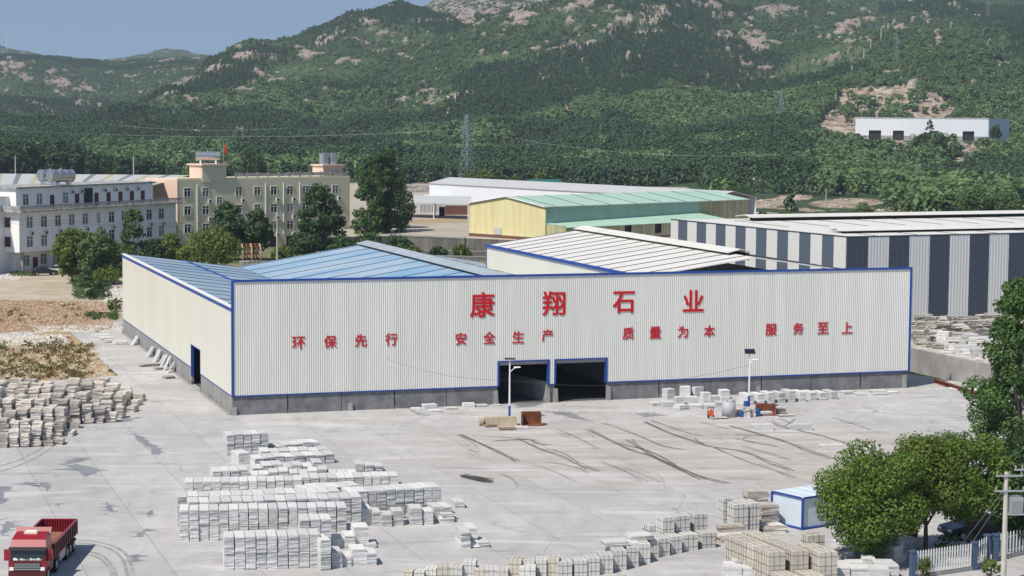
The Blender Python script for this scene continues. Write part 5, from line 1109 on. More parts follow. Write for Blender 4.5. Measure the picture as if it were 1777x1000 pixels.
def crate(p, rz, dims, label, group, k='crategrey'):
    o = link('sett_crate', rnd.choice(CR[k])); o.location = p; o.rotation_euler.z = rz; o.scale = dims; tag(o, label, 'stone crate', group); link('strapping', STRAP, o); return o
def c7(x, y): return 700+x/2.962, 840+y/2.962
def c8(x, y): return 1250+x/3.372, 740+y/3.372
rzc = math.atan2(at(*c7(1533, 335)).y-at(*c7(880, 478)).y, at(*c7(1533, 335)).x-at(*c7(880, 478)).x)-.55
lst = [(795, 482, .85, .9), (880, 478, .75, .95), (943, 474, .78, 1.05), (1010, 466, .80, 1.15), (1080, 448, .80, 1.2), (1150, 430, .72, 1.2), (1213, 411, .68, 1.2), (1268, 383, .55, 1.15), (1310, 376, .80, 1.12), (1376, 362, .75, 1.08), (1440, 348, 1.0, 1.02), (1535, 336, .95, 1.0)]
g_ = 'strapped stone crates in the diagonal line to the cabin'
for i, (x, y, w_, h_) in enumerate(lst):
    p = at(*c7(x, y)); rz = SYAW+.10-(.25 if i < 8 else .05); u_ = Vector((math.cos(rz), math.sin(rz), 0)); v_ = Vector((-u_.y, u_.x, 0)); p = p+u_*w_/2+v_*.5; p.z = .027
    crate(p, rz, (w_, 1.0, h_), f'{nth(12-i)} strapped crate from the cabin end of the diagonal line, on the ground', g_)
    q = p+v_*1.05-u_*.05
    if i in (4, 6, 8, 9, 10, 11): crate((q.x, q.y, .027), rz, (w_, 1.0, h_), f'strapped crate on the ground behind {nth(12-i)} crate of the diagonal line', g_)
    if i in (10, 11): crate((q.x, q.y, .027+h_), rz, (w_*1.02, 1.0, 1.0), f'upper strapped crate set back over {nth(12-i)} crate of the diagonal line', g_); 
    if i == 9:
        crate((q.x, q.y, .027+h_), rz, (.8, 1.0, 1.0), 'upper strapped crate set back over third crate of the diagonal line', g_); q2 = q+v_*1.05; crate((q2.x, q2.y, .027), rz, (1.7, 1.0, 1.4), 'wide strapped crate rising behind the raised pair', g_)
    if i in (4, 5, 6): 
        z = .027+h_ if i != 5 else .027; q3 = p+v_*1.1 if i != 5 else p+v_*1.1; q3.z = z; put('slab_stack', FLAT[i % 4], ('', '', '', '', 'flat white slabs laid on the crate behind the ninth', 'flat white slabs on the ground behind the diagonal line', 'flat white slabs laid on the crate behind the sixth')[i] if i != 4 else 'flat white slabs laid on the crate behind the eighth', 'slab stack', q3, rz+.15, (1.5, 1.1, .3 if i != 5 else 1.2), 'loose white slab stacks')
# worn crates along the lower edge of the yard
for i, (x, y, w_, h_) in enumerate(((5, 484, .6, .42), (60, 486, .6, .40), (115, 482, .7, .55), (172, 484, .95, .72), (245, 486, .75, .75), (310, 482, .75, .95), (362, 490, .9, .6), (415, 490, .8, .62), (480, 492, .7, .6), (548, 486, .75, 1.1), (610, 482, .75, 1.05), (680, 480, .65, 1.05), (738, 478, .75, 1.08), (598, 500, .95, .8))):
    p = at(*c7(x, y)); rz = SYAW-.45+rnd.uniform(-.15, .15); p = p+Vector((w_/2, .4, 0)); p.z = .027
    crate(p, rz, (w_, .95, h_), f'{nth(14-i)} worn strapped crate, counted from the diagonal line, at the lower yard edge', 'worn crates along the lower yard edge', 'crategrey' if i % 3 else 'crate')
# big pair of crates by the cabin with rough slabs
for i, (x, y, w_, d_, z, h_, lab) in enumerate(((75, 650, 1.05, 1.0, 0, 1.0, 'lower strapped crate, front of the pairs beside the cabin'), (168, 642, .72, 1.6, 0, 1.0, 'lower strapped crate, cabin side of the pairs beside the cabin'), (75, 650, 1.05, 1.0, 1.0, 1.12, 'upper strapped crate, front of the pairs beside the cabin'), (168, 642, .72, 1.6, 1.0, 1.12, 'upper strapped crate, cabin side of the pairs beside the cabin'), (15, 612, .65, 1, 1.0, 1.12, 'upper strapped crate next to the diagonal line and the cabin pairs'), (15, 612, .65, 1, 0, 1.0, 'lower strapped crate next to the diagonal line and the cabin pairs'))):
    p = at(*c8(x, y)); rz = SYAW-.02; u_ = Vector((math.cos(rz), math.sin(rz), 0)); v_ = Vector((-u_.y, u_.x, 0)); p = p+u_*w_/2+v_*d_/2; p.z = .027+z
    crate(p, rz, (w_, d_, h_-.01), lab, 'strapped crates beside the cabin')
for x, y, w_, d_, z, h_, lab in ((238, 600, 1.25, 1.0, 0, .75, 'low rough beige slab pile under the crates side of the cabin'), (238, 600, 1.2, .9, .75, .8, 'rough beige slab pile resting on another beside the cabin'), (248, 632, 1.7, .9, 0, .5, 'flat sandy slab pile lying before the cabin'), (0, 690, 2.0, .9, 0, .5, 'reddish flat slab pile before the cabin crates'), (5, 672, 1.6, .8, .5, .45, 'rough slabs resting on the reddish flat pile'), (160, 470, 1.6, 1, 0, 1.0, 'far rough block pile behind the cabin crates')):
    p = at(*c8(x, y)); rz = SYAW-.05; p = p+Vector((math.cos(rz), math.sin(rz), 0))*w_/2+Vector((-math.sin(rz), math.cos(rz), 0))*d_/2; p.z = .027+z; put('rough_bundle', rnd.choice(ROUGH[:6]), lab, 'slab pile', p, rz, (w_, d_, h_), 'rough slab piles beside the cabin')
# beige setts in three files running away from the viewer
for f_, (x, y, n, w_, lab) in enumerate(((285, 848, 6, 1.08, 'first'), (425, 842, 7, 1.05, 'middle'), (582, 850, 3, 1.18, 'last'))):
    H1 = 1.0; p0 = at(*c8(x, y), H1); p0.z = 0; rz = SYAW-.03; u_ = Vector((math.cos(rz), math.sin(rz), 0)); v_ = Vector((-u_.y, u_.x, 0)); v2 = (v_-u_*.10).normalized()
    for i in range(n):
        for t_ in (0, 1):
            p = p0+u_*w_/2+v2*(i*.90+.45); p.z = .027+t_*H1
            crate(p, rz+rnd.uniform(-.02, .02), (w_*rnd.uniform(.96, 1), .86, (1.08 if t_ else H1)-.01), f'beige strapped crate, {nth(i+1)} from the near end of the {lab} file, {"upper" if t_ else "lower"}', 'beige strapped crates in three files', 'crate')
    if f_ < 2:
        for t_ in range(2): p = p0+u_*w_/2-v2*(.5+.9*t_); p.z = .027; crate(p, rz, (w_, .86, H1-.03), f'beige strapped crate on the ground, {nth(t_+1)} before the near end of the {lab} file', 'beige strapped crates in three files', 'crate')
p = at(*c8(500, 712), 1.0); p.z = .027; crate(p+Vector((.5, .5, 0)), SYAW, (1.15, .9, 1.75), 'lone beige strapped crate behind the last file', 'beige strapped crates in three files', 'crate')
for i, (x, y, w_, h_) in enumerate(((20, 880, .8, .7), (75, 870, .8, .85), (140, 876, .9, .85), (200, 880, .7, .6), (40, 905, 1, .8), (120, 905, 1, .75))):
    p = at(*c8(x, y)); p.z = .027; put('slab_stack', rnd.choice(FLAT), f'{nth(i+1)} low white slab bundle before the beige crate files, from the yard side', 'slab stack', p+Vector((.4, .5, 0)), SYAW-.4+rnd.uniform(-.2, .2), (w_, 1.0, h_), 'low white slab bundles before the beige files')
for i, (x, y, w_, h_) in enumerate(((690, 862, .85, .65), (745, 830, 1.1, .35), (745, 862, 1.0, .7), (835, 860, .75, .95), (900, 880, 1.2, .9), (960, 885, .8, .8), (640, 900, 1.2, .8), (760, 900, 1.2, .8), (870, 905, 1.2, .8))):
    p = at(*c8(x, y+8)); p.z = .027; put('slab_stack', rnd.choice(SLAB), f'{nth(i+1)} pale block stack from the beige files towards the picket fence', 'slab stack', p+Vector((w_/2, .5, 0)), SYAW-.3+rnd.uniform(-.1, .1), (w_, 1.1, h_), 'pale block stacks between the beige files and the fence')
for i in range(26):
    x, y = rnd.uniform(625, 1120), rnd.uniform(690, 790); p = at(*c8(x, y)); p.z = .027; put('slab_stack', rnd.choice(FLAT), 'low broken white slab pile scattered under the broadleaf trees', 'slab stack', p, rnd.uniform(0, 3), (rnd.uniform(.7, 1.6), rnd.uniform(.6, 1.1), rnd.uniform(.2, .6)), 'broken white slab piles under the broadleaf trees')
for i in range(5):
    p = at(*c8(1010+i*12, 800-i*4)); p.z = .027; q = p.copy(); put('slab_stack', FLAT[i % 4], 'grey slab pile stacked against the blue fence pillar', 'slab stack', q+Vector((0, i*.5, 0)), .8, (.9, .8, 1.1), 'grey slab piles against the fence pillar')
# stacks before the facade
for i in range(9):
    x = 1297+i*18.2; y = 703-i*.9+(-1.5 if i > 5 else 0); p = at(x, y); rz = SYAW; v_ = SV; h_ = (.95, .92, 1.0, .96, 1.08, .96, .8, .72, .76)[i]; p = p+SU*.35+v_*1.0; p.z = .027
    put('slab_stack', rnd.choice(SLAB), f'{nth(i+1)} white slab stack from the solar lamp in the row by the shed base', 'slab stack', p, rz+rnd.uniform(-.03, .03), (.66, 1.9, h_), 'white slab stacks in a row by the shed base')
for i, (x, y, w_, h_, d_) in enumerate(((1136, 704, 1.1, .3, 1), (1158, 706, 1.1, .75, 1), (1178, 703, .8, 1.2, 1), (1160, 692, .9, 1.5, 1), (1188, 690, 1.0, 1.7, 1), (1200, 702, 1.1, 1.15, 1), (1208, 688, 1.1, 1.5, 1), (1224, 698, .8, 1.45, .8), (1237, 698, 1.0, .95, 1), (1256, 692, .9, 1.35, 1), (1182, 711, 1.1, .45, 1), (1206, 709, 1.2, .4, 1), (1230, 709, 1.1, .4, 1), (1248, 706, .9, .5, 1))):
    p = at(x, y); p.z = .027; put('slab_stack', rnd.choice(SLAB if h_ > .7 else FLAT), f'{nth(i+1)} pale block stack in the cluster by the shed base, from the doors side', 'slab stack', p, SYAW+rnd.uniform(-.3, .3), (w_, d_, h_*(.64 if h_ > .6 else 1)), 'pale block stacks clustered by the shed base')
for x, y, w_, h_, d_, lab in ((1325, 748, 1.85, .55, .6, 'long white block lying in the open yard nearest the lamp'), (1393, 748, 1.85, .55, .6, 'long white block lying by the splayed strands'), (1445, 783, 1.9, .5, .6, 'long white block lying nearest the broadleaf trees'), (1515, 786, 1.2, .45, .6, 'white block half hidden by the broadleaf trees')):
    p = at(x, y); p.z = .027; put('stone_block', FLAT[0], lab, 'stone block', p+SV*.3, .12, (w_, d_, h_), 'long white blocks in the open yard')
for i, (x, y, w_, h_) in enumerate(((745, 709, 1.3, .4), (755, 716, 1.1, .25), (782, 711, 1.1, .2), (813, 707, 1.1, .4), (836, 706, 1.1, .2), (862, 704, .9, .08), (722, 712, .9, .2))):
    p = at(x, y); p.z = .027; put('slab_stack', rnd.choice(FLAT), ('white slab stack at the shed base before the chalky patch', 'splintered slab heap before the shed base', 'thin pair of slabs at the shed base', 'thickest slab stack near the open doors', 'row of slab strips by the open doors', 'single thin slab by the open doors', 'small broken slab by the shed base')[i], 'slab stack', p, SYAW+rnd.uniform(-.2, .2), (w_, .8, h_), 'small slab stacks at the shed base')
for i, (x, y, w_, h_) in enumerate(((1470, 684, 1.4, .3), (1492, 686, 1.1, .2), (1524, 685, 1.6, .45), (1545, 682, 1.4, .12))):
    p = at(x, y); p.z = .027; put('slab_stack', rnd.choice(FLAT), f'{nth(i+1)} thin slab pile past the row of nine at the shed base', 'slab stack', p, SYAW+rnd.uniform(-.2, .2), (w_, 1, h_), 'thin slab piles at the shed corner')
for i, (u_, v_, w_, h_) in enumerate(((-3.2, 68, 2.2, .25), (-3.0, 64.5, 1.6, .3), (-2.6, 61.5, 2.0, .3), (-2.2, 58.5, 1.6, .45))):
    put('slab_stack', rnd.choice(FLAT), f'{nth(4-i)} low white slab pile along the cream side wall, from its door', 'slab stack', (*loc_w(u_, v_), .027), SYAW+.1, (w_, 1.2, h_), 'low slab piles along the cream side wall')
# slabs leaned on the side wall
for i, v_ in enumerate((58.6, 57.8, 46.5, 45.6, 41.5, 40.6, 38.0, 36.4, 34.0, 31.5)):
    p = loc_w(-.5, v_); m_ = MB(); m_.hexa([(-.45, -.35, 0), (-.33, -.35, 0), (-.33, .35, 0), (-.45, .35, 0), (.22, -.33, 1.3), (.34, -.33, 1.3), (.34, .33, 1.3), (.22, .33, 1.3)], 'slab'); o = m_.obj('leaning_slab', None, loc=(*p, .03), rz=SYAW); o.scale = (1, rnd.uniform(.6, 1.3), rnd.uniform(.7, 1.15)); tag(o, f'{nth(10-i)} thin slab leaning on the cream side wall, counted from its door', 'stone slab', 'slabs leaned against the cream side wall')
for u_, v_, lab in ((-1.8, 37.5, 'flat pale planks on the ground by the leaning slabs'), (-1.5, 27, 'small flat slab on the ground near the side door'), (-1.3, 34.5, 'short timber offcuts by the side wall')):
    put('plank_pile', rnd.choice(PILE), lab, 'plank pile', (*loc_w(u_, v_), .03), SYAW+.3, (2.2 if 'planks' in lab else 1.1, .8, .3), None)
# weathered piles on the platform
pi = 0
for row, (pa, pb, n, t_, h_) in enumerate((((1590, 597), (1745, 627), 12, 1, .8), ((1580, 590), (1755, 616), 13, 2, .75), ((1584, 580), (1760, 594), 14, 3, .62), ((1582, 577), (1765, 586), 14, 3, .7), ((1590, 572), (1770, 578), 13, 3, .66))):
    a, b = at(*pa, PLZ), at(*pb, PLZ); d_ = b-a; L_ = d_.length; rz0 = math.atan2(d_.y, d_.x)
    for i in range(n):
        z = PLZ; pale = i/n > .3 and row < 2
        for k in range(max(1, t_+rnd.choice((0, -1, 0)))):
            h = h_*rnd.uniform(.6, 1.25); p = a+d_*((i+.5)/n)+Vector((rnd.uniform(-.3, .3), rnd.uniform(-.3, .3), 0)); p.z = z
            put('weathered_stack', rnd.choice(PILE if not pale else FLAT), f'weathered slab stack, {nth(i+1)} from the shed in terrace row {nth(row+1)}, {("bottom", "second", "top")[k]} layer', 'slab stack', p, rz0*.3+rnd.uniform(-.5, .5), (rnd.uniform(1.0, 1.9), rnd.uniform(.8, 1.4), h), 'weathered slab stacks above the retaining wall', rnd.uniform(-.05, .05)); z += h
# ------------------------------------------------------------------ yard furniture
def solar_lamp(label, p, h, panel_tilt, arm):
    t = thing('solar_lamp', label, 'street lamp', p); MB().cyl((0, 0, 0), (0, 0, 1.3), .11, 'blue', .10).obj('pole_foot', t); MB().cyl((0, 0, 1.3), (0, 0, h), .085, 'white', .06).obj('pole', t)
    m_ = MB(); c_, s_ = math.cos(panel_tilt), math.sin(panel_tilt); P = [(-.48, -.34*c_, h+.1-.34*s_), (.48, -.34*c_, h+.1-.34*s_), (.48, .34*c_, h+.1+.34*s_), (-.48, .34*c_, h+.1+.34*s_)]; m_.hexa(P+[(x, y, z+.05) for x, y, z in P], 'solar'); o = m_.obj('solar_panel', t)
    MB().cyl((0, 0, h-.1), (0, 0, h+.1), .05, 'white').obj('panel_bracket', o)
    m_ = MB(); m_.tube([(0, 0, h-1.1), (.35*arm, -.05, h-.75), (.75*arm, -.1, h-.62)], .04, 'white'); a_ = m_.obj('lamp_arm', t); m_ = MB(); m_.hexa([(.6*arm-.25, -.2, h-.68), (.6*arm+.35, -.22, h-.64), (.6*arm+.35, .02, h-.64), (.6*arm-.25, .04, h-.68), (.6*arm-.25, -.18, h-.58), (.6*arm+.35, -.2, h-.56), (.6*arm+.35, 0, h-.56), (.6*arm-.25, .02, h-.58)], 'white'); m_.obj('lamp_head', a_)
    return t
L1 = at(884, 729); L2 = at(1299.5, 711)
solar_lamp('white solar lamp post with blue foot standing before the open doors', L1, 5.4, -.3, 1); solar_lamp('white solar lamp post with dark panel beside the plastic tank', L2, 5.35, .55, .7)
# wall cable
def cable(name, label, pts, r=.02, cat='cable', k='wire', group=None):
    m_ = MB(); P = []
    for a, b, sag in pts:
        a, b = Vector(a), Vector(b)
        for i in range(13):
            t_ = i/12; q = a.lerp(b, t_); q.z -= sag*4*t_*(1-t_); P.append(q)
    o = P[0].copy(); m_.tube([q-o for q in P], r, k, n=5); return tag(m_.obj(name, None, loc=o), label, cat, group)
fw = lambda u_, z, d_=-.25: (*loc_w(u_, d_), z)
cable('sagging_cable', 'thin dark cable sagging across the shed front to a lamp post', [(fw(14.2, 4.75), (L1.x, L1.y, 3.6), .55), ((L1.x, L1.y, 3.6), (L2.x, L2.y, 4.2), 1.1)], .012)
# concrete block base, bucket, pallets around first lamp
p = at(868, 738); bs = thing('concrete_block', 'rough sandy concrete block at the foot of the lamp before the doors', 'concrete block', p, R(4)); m_ = MB(); rr = random.Random(3)
m_.hexa([(-1.5, -.4, 0), (1.5, -.45, 0), (1.5, .5, 0), (-1.5, .5, 0), (-1.4, -.35, .72), (1.4, -.38, .78), (1.42, .42, .76), (-1.42, .45, .7)], 'sand'); m_.obj('block', bs); MB().cyl((-1.9, -.3, .35), (-1.5, -.3, .40), .42, 'sand', n=12).obj('round_end', bs)
def pallet(label, p, rz, w_=1.5, d_=1.0):
    t = thing('wooden_pallet', label, 'pallet', p, rz)
    m_ = MB(); [m_.box(-w_/2, w_/2, -d_/2+i*d_/6, -d_/2+i*d_/6+d_/9, .13, .17, 'wood') for i in range(6)]; m_.obj('deck', t)
    for x in (-.45, 0, .45): MB().box(x*w_-.06, x*w_+.06, -d_/2, d_/2, 0, .13, 'wood').obj('runner', t)
    return t
pallet('broken wooden pallet leaning low before the sandy concrete block', at(880, 746)+Vector((0, 0, .03)), .1); pallet('wooden pallet under the broken one at the lamp foot', at(850, 741)+Vector((0, 0, .03)), .5, 1.1, .8)
put('slab_stack', FLAT[0], 'flat white slab with a chip on it beside the rusty bucket', 'slab stack', at(905, 744)+Vector((0, 0, .03)), .1, (1.2, .8, .16), None)
def bin_(label, p, rz, w_, d_, h_, slope):
    t = thing('rusty_bucket', label, 'steel bucket', p, rz); m_ = MB(); m_.box(-w_/2, w_/2, d_/2-.08, d_/2, 0, h_, 'rust'); m_.obj('back_plate', t); MB().box(-w_/2, w_/2, -d_/2, d_/2-.081, 0, .08, 'rust').obj('floor_plate', t)
    for s in (-1, 1):
        x = s*(w_/2-.04); m_ = MB(); m_.hexa([(x-.04, -d_/2, .081), (x+.04, -d_/2, .081), (x+.04, d_/2-.082, .081), (x-.04, d_/2-.082, .081), (x-.04, -d_/2+slope, h_), (x+.04, -d_/2+slope, h_), (x+.04, d_/2-.082, h_), (x-.04, d_/2-.082, h_)], 'rust'); m_.obj('side_plate', t)
bin_('rusty open steel bucket standing on edge by the lamp before the doors', at(922, 740)+Vector((0, .5, .03)), .1, 1.7, 1.1, 1.15, .1)
bin_('rusty open steel trough holding white sacks beside the plastic tank', at(1330, 722)+Vector((0, .6, .03)), -.05, 1.8, 1.3, .95, .5)
p = at(1330, 722)+Vector((0, .5, .12)); o = put('white_sack', FLAT[3], 'white sacks lying inside the rusty steel trough', 'sack', p, .3, (1.1, .6, .22), None)
t = thing('plastic_tank', 'round translucent white plastic tank standing by the second lamp', 'water tank', at(1266, 726)+Vector((0, .6, .03))); m_ = MB(); m_.cyl((0, 0, 0), (0, 0, 1.45), .62, 'plastictank', .60, n=24); m_.cyl((0, 0, 1.45), (0, 0, 1.55), .60, 'plastictank', .42, n=24); m_.obj('tank_body', t, True)
for k in range(6): a_ = k*1.05; MB().box(.5*math.cos(a_)-.07, .5*math.cos(a_)+.07, .5*math.sin(a_)-.07, .5*math.sin(a_)+.07, 1.5, 1.66, 'plastictank').obj('lug', t)
t = thing('site_engine', 'small orange wheeled engine with a dark handle frame near the plastic tank', 'engine', at(1234, 727)+Vector((0, .3, .03))); m_ = MB(); m_.box(-.22, .22, -.3, .3, .18, .62, 'orange'); m_.cyl((0, -.2, .62), (0, .1, .75), .12, 'orange'); m_.obj('engine_body', t); m_ = MB(); m_.tube([(-.25, .3, .15), (-.25, .3, .95), (.25, .3, .95), (.25, .3, .15)], .03, 'dark'); m_.obj('handle', t)
for x in (-.24, .24):
    MB().cyl((x-.04, -.2, .17), (x+.04, -.2, .17), .17, 'tyre', n=12).obj('wheel', t); MB().cyl((x-.04, .22, .17), (x+.04, .22, .17), .17, 'tyre', n=12).obj('wheel', t)
for x, y, h_, lab in ((1289, 725, .5, 'small blue drum beside the plastic tank'), (1316, 724, .7, 'taller blue drum beside the rusty trough'), (1295, 713, .8, 'blue drum at the foot of the second lamp')):
    t = thing('blue_drum', lab, 'drum', at(x, y)+Vector((0, .3, .03))); MB().cyl((0, 0, 0), (0, 0, h_), .24, 'bluebarrel', .22, n=16).obj('drum_body', t); MB().cyl((0, 0, h_), (0, 0, h_+.05), .14, 'bluebarrel', n=12).obj('lid', t)
for i, (x, y) in enumerate(((1297, 726), (1306, 725), (1283, 722))):
    put('stone_block', rnd.choice(PILE), f'{nth(i+1)} sandy stone block propped below the second lamp', 'stone block', at(x, y)+Vector((0, .4, .03)), .2*i, (.55, .5, .95-.2*i), 'sandy stone blocks below the second lamp')
for x, y, s_ in ((1247, 727, 1.0), (1365, 723, .9), (1352, 718, .7)):
    put('debris_heap', rnd.choice(PILE), ('flat sandy debris before the plastic tank', 'brown debris strip beyond the rusty trough', 'brown debris against the rusty trough')[(x > 1300)+(x == 1352)], 'debris', at(x, y)+Vector((0, 0, .03)), .3, (1.6*s_, .8, .14 if x != 1352 else .5), None)
# beam by the retaining wall
a, b = at(1623, 665), at(1722, 697); d_ = b-a; bm_ = thing('steel_beam', 'long rusty brown steel beam lying before the retaining wall', 'steel beam', a, math.atan2(d_.y, d_.x)); Lb = d_.length; MB().box(0, Lb, -.2, .2, .03, .10, 'rust').obj('flange', bm_); MB().box(0, Lb, -.06, .06, .10, .38, 'rust').obj('web', bm_); MB().box(0, Lb, -.2, .2, .38, .44, 'rust').obj('flange', bm_)
put('white_sheet', FLAT[0], 'crumpled white sheeting between the beam and retaining wall', 'sheeting', at(1690, 678)+Vector((0, 0, .03)), -.4, (5, 1.6, .1), None)
put('board', FLAT[1], 'small reddish board on the concrete near the beam', 'board', at(1629, 676)+Vector((0, 0, .03)), .1, (.9, .6, .06), None)
# dark strands dragged over the slab
STR = [[(795, 755), (830, 770), (865, 786), (900, 804)], [(800, 757), (822, 772), (834, 788)], [(798, 766), (815, 782), (835, 786)], [(820, 757), (870, 759), (940, 766)], [(900, 761), (935, 780), (970, 792), (1010, 808), (1045, 820)], [(940, 778), (985, 792), (1020, 820)], [(950, 802), (1000, 812), (1022, 824)],
       [(1018, 745), (1060, 765), (1095, 782), (1130, 792), (1165, 808), (1210, 826), (1272, 842)], [(1070, 770), (1120, 782), (1160, 800), (1180, 820)], [(1090, 763), (1110, 778), (1150, 802), (1230, 838)], [(1044, 735), (1090, 750), (1120, 762), (1150, 775), (1190, 782)], [(1116, 733), (1160, 752), (1200, 766), (1222, 772)],
       [(1130, 730), (1185, 750), (1220, 758)], [(1200, 762), (1225, 775), (1290, 785), (1340, 805), (1380, 820)], [(1240, 778), (1290, 800), (1340, 815), (1380, 833)], [(1222, 733), (1265, 748)], [(1266, 740), (1320, 755), (1370, 770), (1400, 782), (1450, 800)], [(1280, 755), (1330, 758), (1370, 768)], [(1335, 730), (1360, 742), (1420, 756), (1475, 772), (1510, 782)], [(1355, 727), (1372, 735), (1390, 740)],
       [(1040, 802), (1090, 822), (1120, 838)], [(1060, 808), (1100, 820), (1155, 840)], [(930, 808), (975, 826), (995, 840)], [(872, 824), (890, 832), (904, 846)], [(1290, 775), (1340, 790), (1370, 800)], [(1440, 726), (1475, 735), (1520, 748)], [(965, 746), (1000, 760), (1040, 782)], [(1280, 762), (1320, 770), (1355, 777)], [(1300, 757), (1290, 765), (1330, 775)], [(1385, 727), (1372, 734), (1360, 740)],
       [(860, 766), (915, 764), (930, 770), (955, 774)], [(962, 748), (1005, 764)], [(1010, 746), (1030, 756), (1042, 766)]]
for i, s in enumerate(STR):
    P = [at(*q) for q in s]; o = P[0].copy(); m_ = MB(); rr = random.Random(i); ns = rr.choice((4, 5, 6, 7)) if len(s) > 3 else rr.choice((2, 3, 3))
    for k in range(ns):
        off = [rr.uniform(-.16, .16) for _ in P]; off = [f*(1+3*abs(j/(len(P)-1)-.4)) for j, f in enumerate(off)]
        Q = []
        for j in range(len(P)-1):
            for tt in range(6):
                t_ = tt/6; pm = P[max(0, j-1)]; p1, p2, p3 = P[j], P[j+1], P[min(len(P)-1, j+2)]
                q = .5*((2*p1)+(-pm+p2)*t_+(2*pm-5*p1+4*p2-p3)*t_*t_+(-pm+3*p1-3*p2+p3)*t_**3); oo = off[j]*(1-t_)+off[j+1]*t_; Q.append(Vector((q.x-o.x+oo, q.y-o.y+oo*.5, .032+.008*k)))
        m_.tube(Q, .011, 'strand', n=4)
    tag(m_.obj('cable_strand', None, loc=o), 'thin dark strands lying across the sandy concrete before the shed doors', 'cable', 'dark strands strewn over the sandy concrete')
p = at(828, 832); m_ = MB(); rr = random.Random(8)
for k in range(34): y = rr.uniform(-.5, .5); m_.cyl((-1.15+rr.uniform(-.2, .3), .9*1+rr.uniform(-.5, .3)+y*.5, .04+rr.random()*.12), (1.1+rr.uniform(-.5, .2), -1.1+y*1.6, .04+rr.random()*.1), .018, 'wire', n=4)
tag(m_.obj('rod_bundle', None, loc=(p.x, p.y, .03)), 'fanned bundle of dark rods lying on open concrete', 'rod bundle')
# ------------------------------------------------------------------ cabin, fence, poles at the near corner
ca, cb_, cc = at(1392, 921), at(1350, 896), at(1460, 915)
p0 = at(1392, 921); ux = (at(1462, 910)-p0); ux.z = 0; ux.normalize(); vx = Vector((-ux.y, ux.x, 0)); CH = 2.15
cabn = thing('site_cabin', 'pale blue and white panel cabin with bright blue edges beside the stone crates', 'cabin', p0, math.atan2(ux.y, ux.x)); CWd, CDp = 4.6, 2.9
m_ = MB(); m_.box(.05, CWd, .05, CDp, .15, CH, 'cabin'); m_.obj('wall', cabn); m_ = MB(); m_.box(-.02, CWd+.05, -.02, CDp+.05, CH, CH+.06, 'cabin'); 
for i in range(4): m_.box(.1+i*1.15, .16+i*1.15, 0, CDp, CH+.06, CH+.08, 'white')
m_.obj('roof', cabn); m_ = MB()
for x in (0, CWd): m_.box(x-.06, x+.06, -.06, .06, .0, CH, 'blue'); m_.box(x-.06, x+.06, CDp-.02, CDp+.1, .0, CH, 'blue')
for z in (.05, CH-.06):
    m_.box(.06, CWd-.06, -.05, .045, z, z+.12, 'blue'); m_.box(-.05, .045, .06, CDp-.02, z, z+.12, 'blue')
m_.obj('edge_frame', cabn)
fa, fb, fc = at(1583, 1006), at(1690, 990), at(1728, 966)
def pillar(label, p, h_=1.65): t = thing('fence_pillar', label, 'pillar', p, .3); MB().box(-.15, .15, -.15, .15, 0, h_, 'bluefence').obj('shaft', t); MB().box(-.19, .19, -.19, .19, h_, h_+.1, 'bluefence').obj('cap', t); return t
def fence(label, a, b, n, h_=1.6):
    d_ = b-a; L_ = d_.length; t = thing('picket_fence', label, 'fence', a, math.atan2(d_.y, d_.x)); MB().box(.2, L_-.2, -.1, .1, 0, .25, 'conc').obj('kerb', t)
    for z in (.5, h_-.25): MB().box(.2, L_-.2, -.04, .0, z, z+.07, 'steel').obj('rail', t)
    for i in range(n): x = .35+(L_-.7)*i/(n-1); m_ = MB(); m_.box(x-.05, x+.05, -.075, -.042, .3, h_, 'white'); m_.hexa([(x-.05, -.075, h_), (x+.05, -.075, h_), (x+.05, -.042, h_), (x-.05, -.042, h_), (x-.015, -.06, h_+.12), (x+.015, -.06, h_+.12), (x+.015, -.05, h_+.12), (x-.015, -.05, h_+.12)], 'white'); m_.obj('picket', t)
pillar('blue fence pillar at the slab pile end of the picket fence', fa); pillar('blue fence pillar where the picket fence turns', fb); pillar('blue fence pillar ending the short picket section', at(1712, 976)); pillar('blue fence pillar across the gap from the short section', at(1727, 975))
fence('white picket fence section between the slab piles and the corner pillar', fa, fb, 21); fence('short white picket fence section past the corner pillar', fb, at(1712, 976), 5); fence('shaded white picket fence section beyond the pole', at(1729, 974), at(1800, 958), 12)
p = at(1581, 938); t = thing('hazard_barrier', 'yellow and black striped barrier drum under the broadleaf trees', 'barrier', p, .2); MB().cyl((0, 0, 0), (0, 0, 1.1), .42, 'hazard', n=16).obj('drum', t); MB().cyl((0, 0, .3), (0, 0, .5), .43, 'dark', n=16).obj('band', t); MB().cyl((0, 0, .75), (0, 0, .95), .43, 'dark', n=16).obj('band', t)
p = at(1741, 1012); up = thing('utility_pole', 'pale concrete power pole with crossarms and a transformer box at the near corner', 'utility pole', p, .1); ph = 6.6
MB().cyl((0, 0, 0), (0, 0, ph), .17, 'pole', .12, n=12).obj('pole', up)
def arm(z, x0, x1, nm='crossarm'):
    a_ = MB(); a_.box(x0, x1, -.19, -.12, z, z+.1, 'steel'); a_ = a_.obj(nm, up)
    for i in range(3):
        x = x0+.1+(x1-x0-.2)*i/2; m_ = MB(); m_.cyl((x, -.15, z+.1), (x, -.15, z+.2), .05, 'barkpale', .04); m_.cyl((x, -.15, z+.2), (x, -.15, z+.32), .055, 'barkpale', .03); m_.obj('insulator', a_)
arm(ph-.25, -.7, .95); arm(ph-1.15, -.75, 1.1)
arm(ph+.1, .4, 1.4, 'upper_arm')
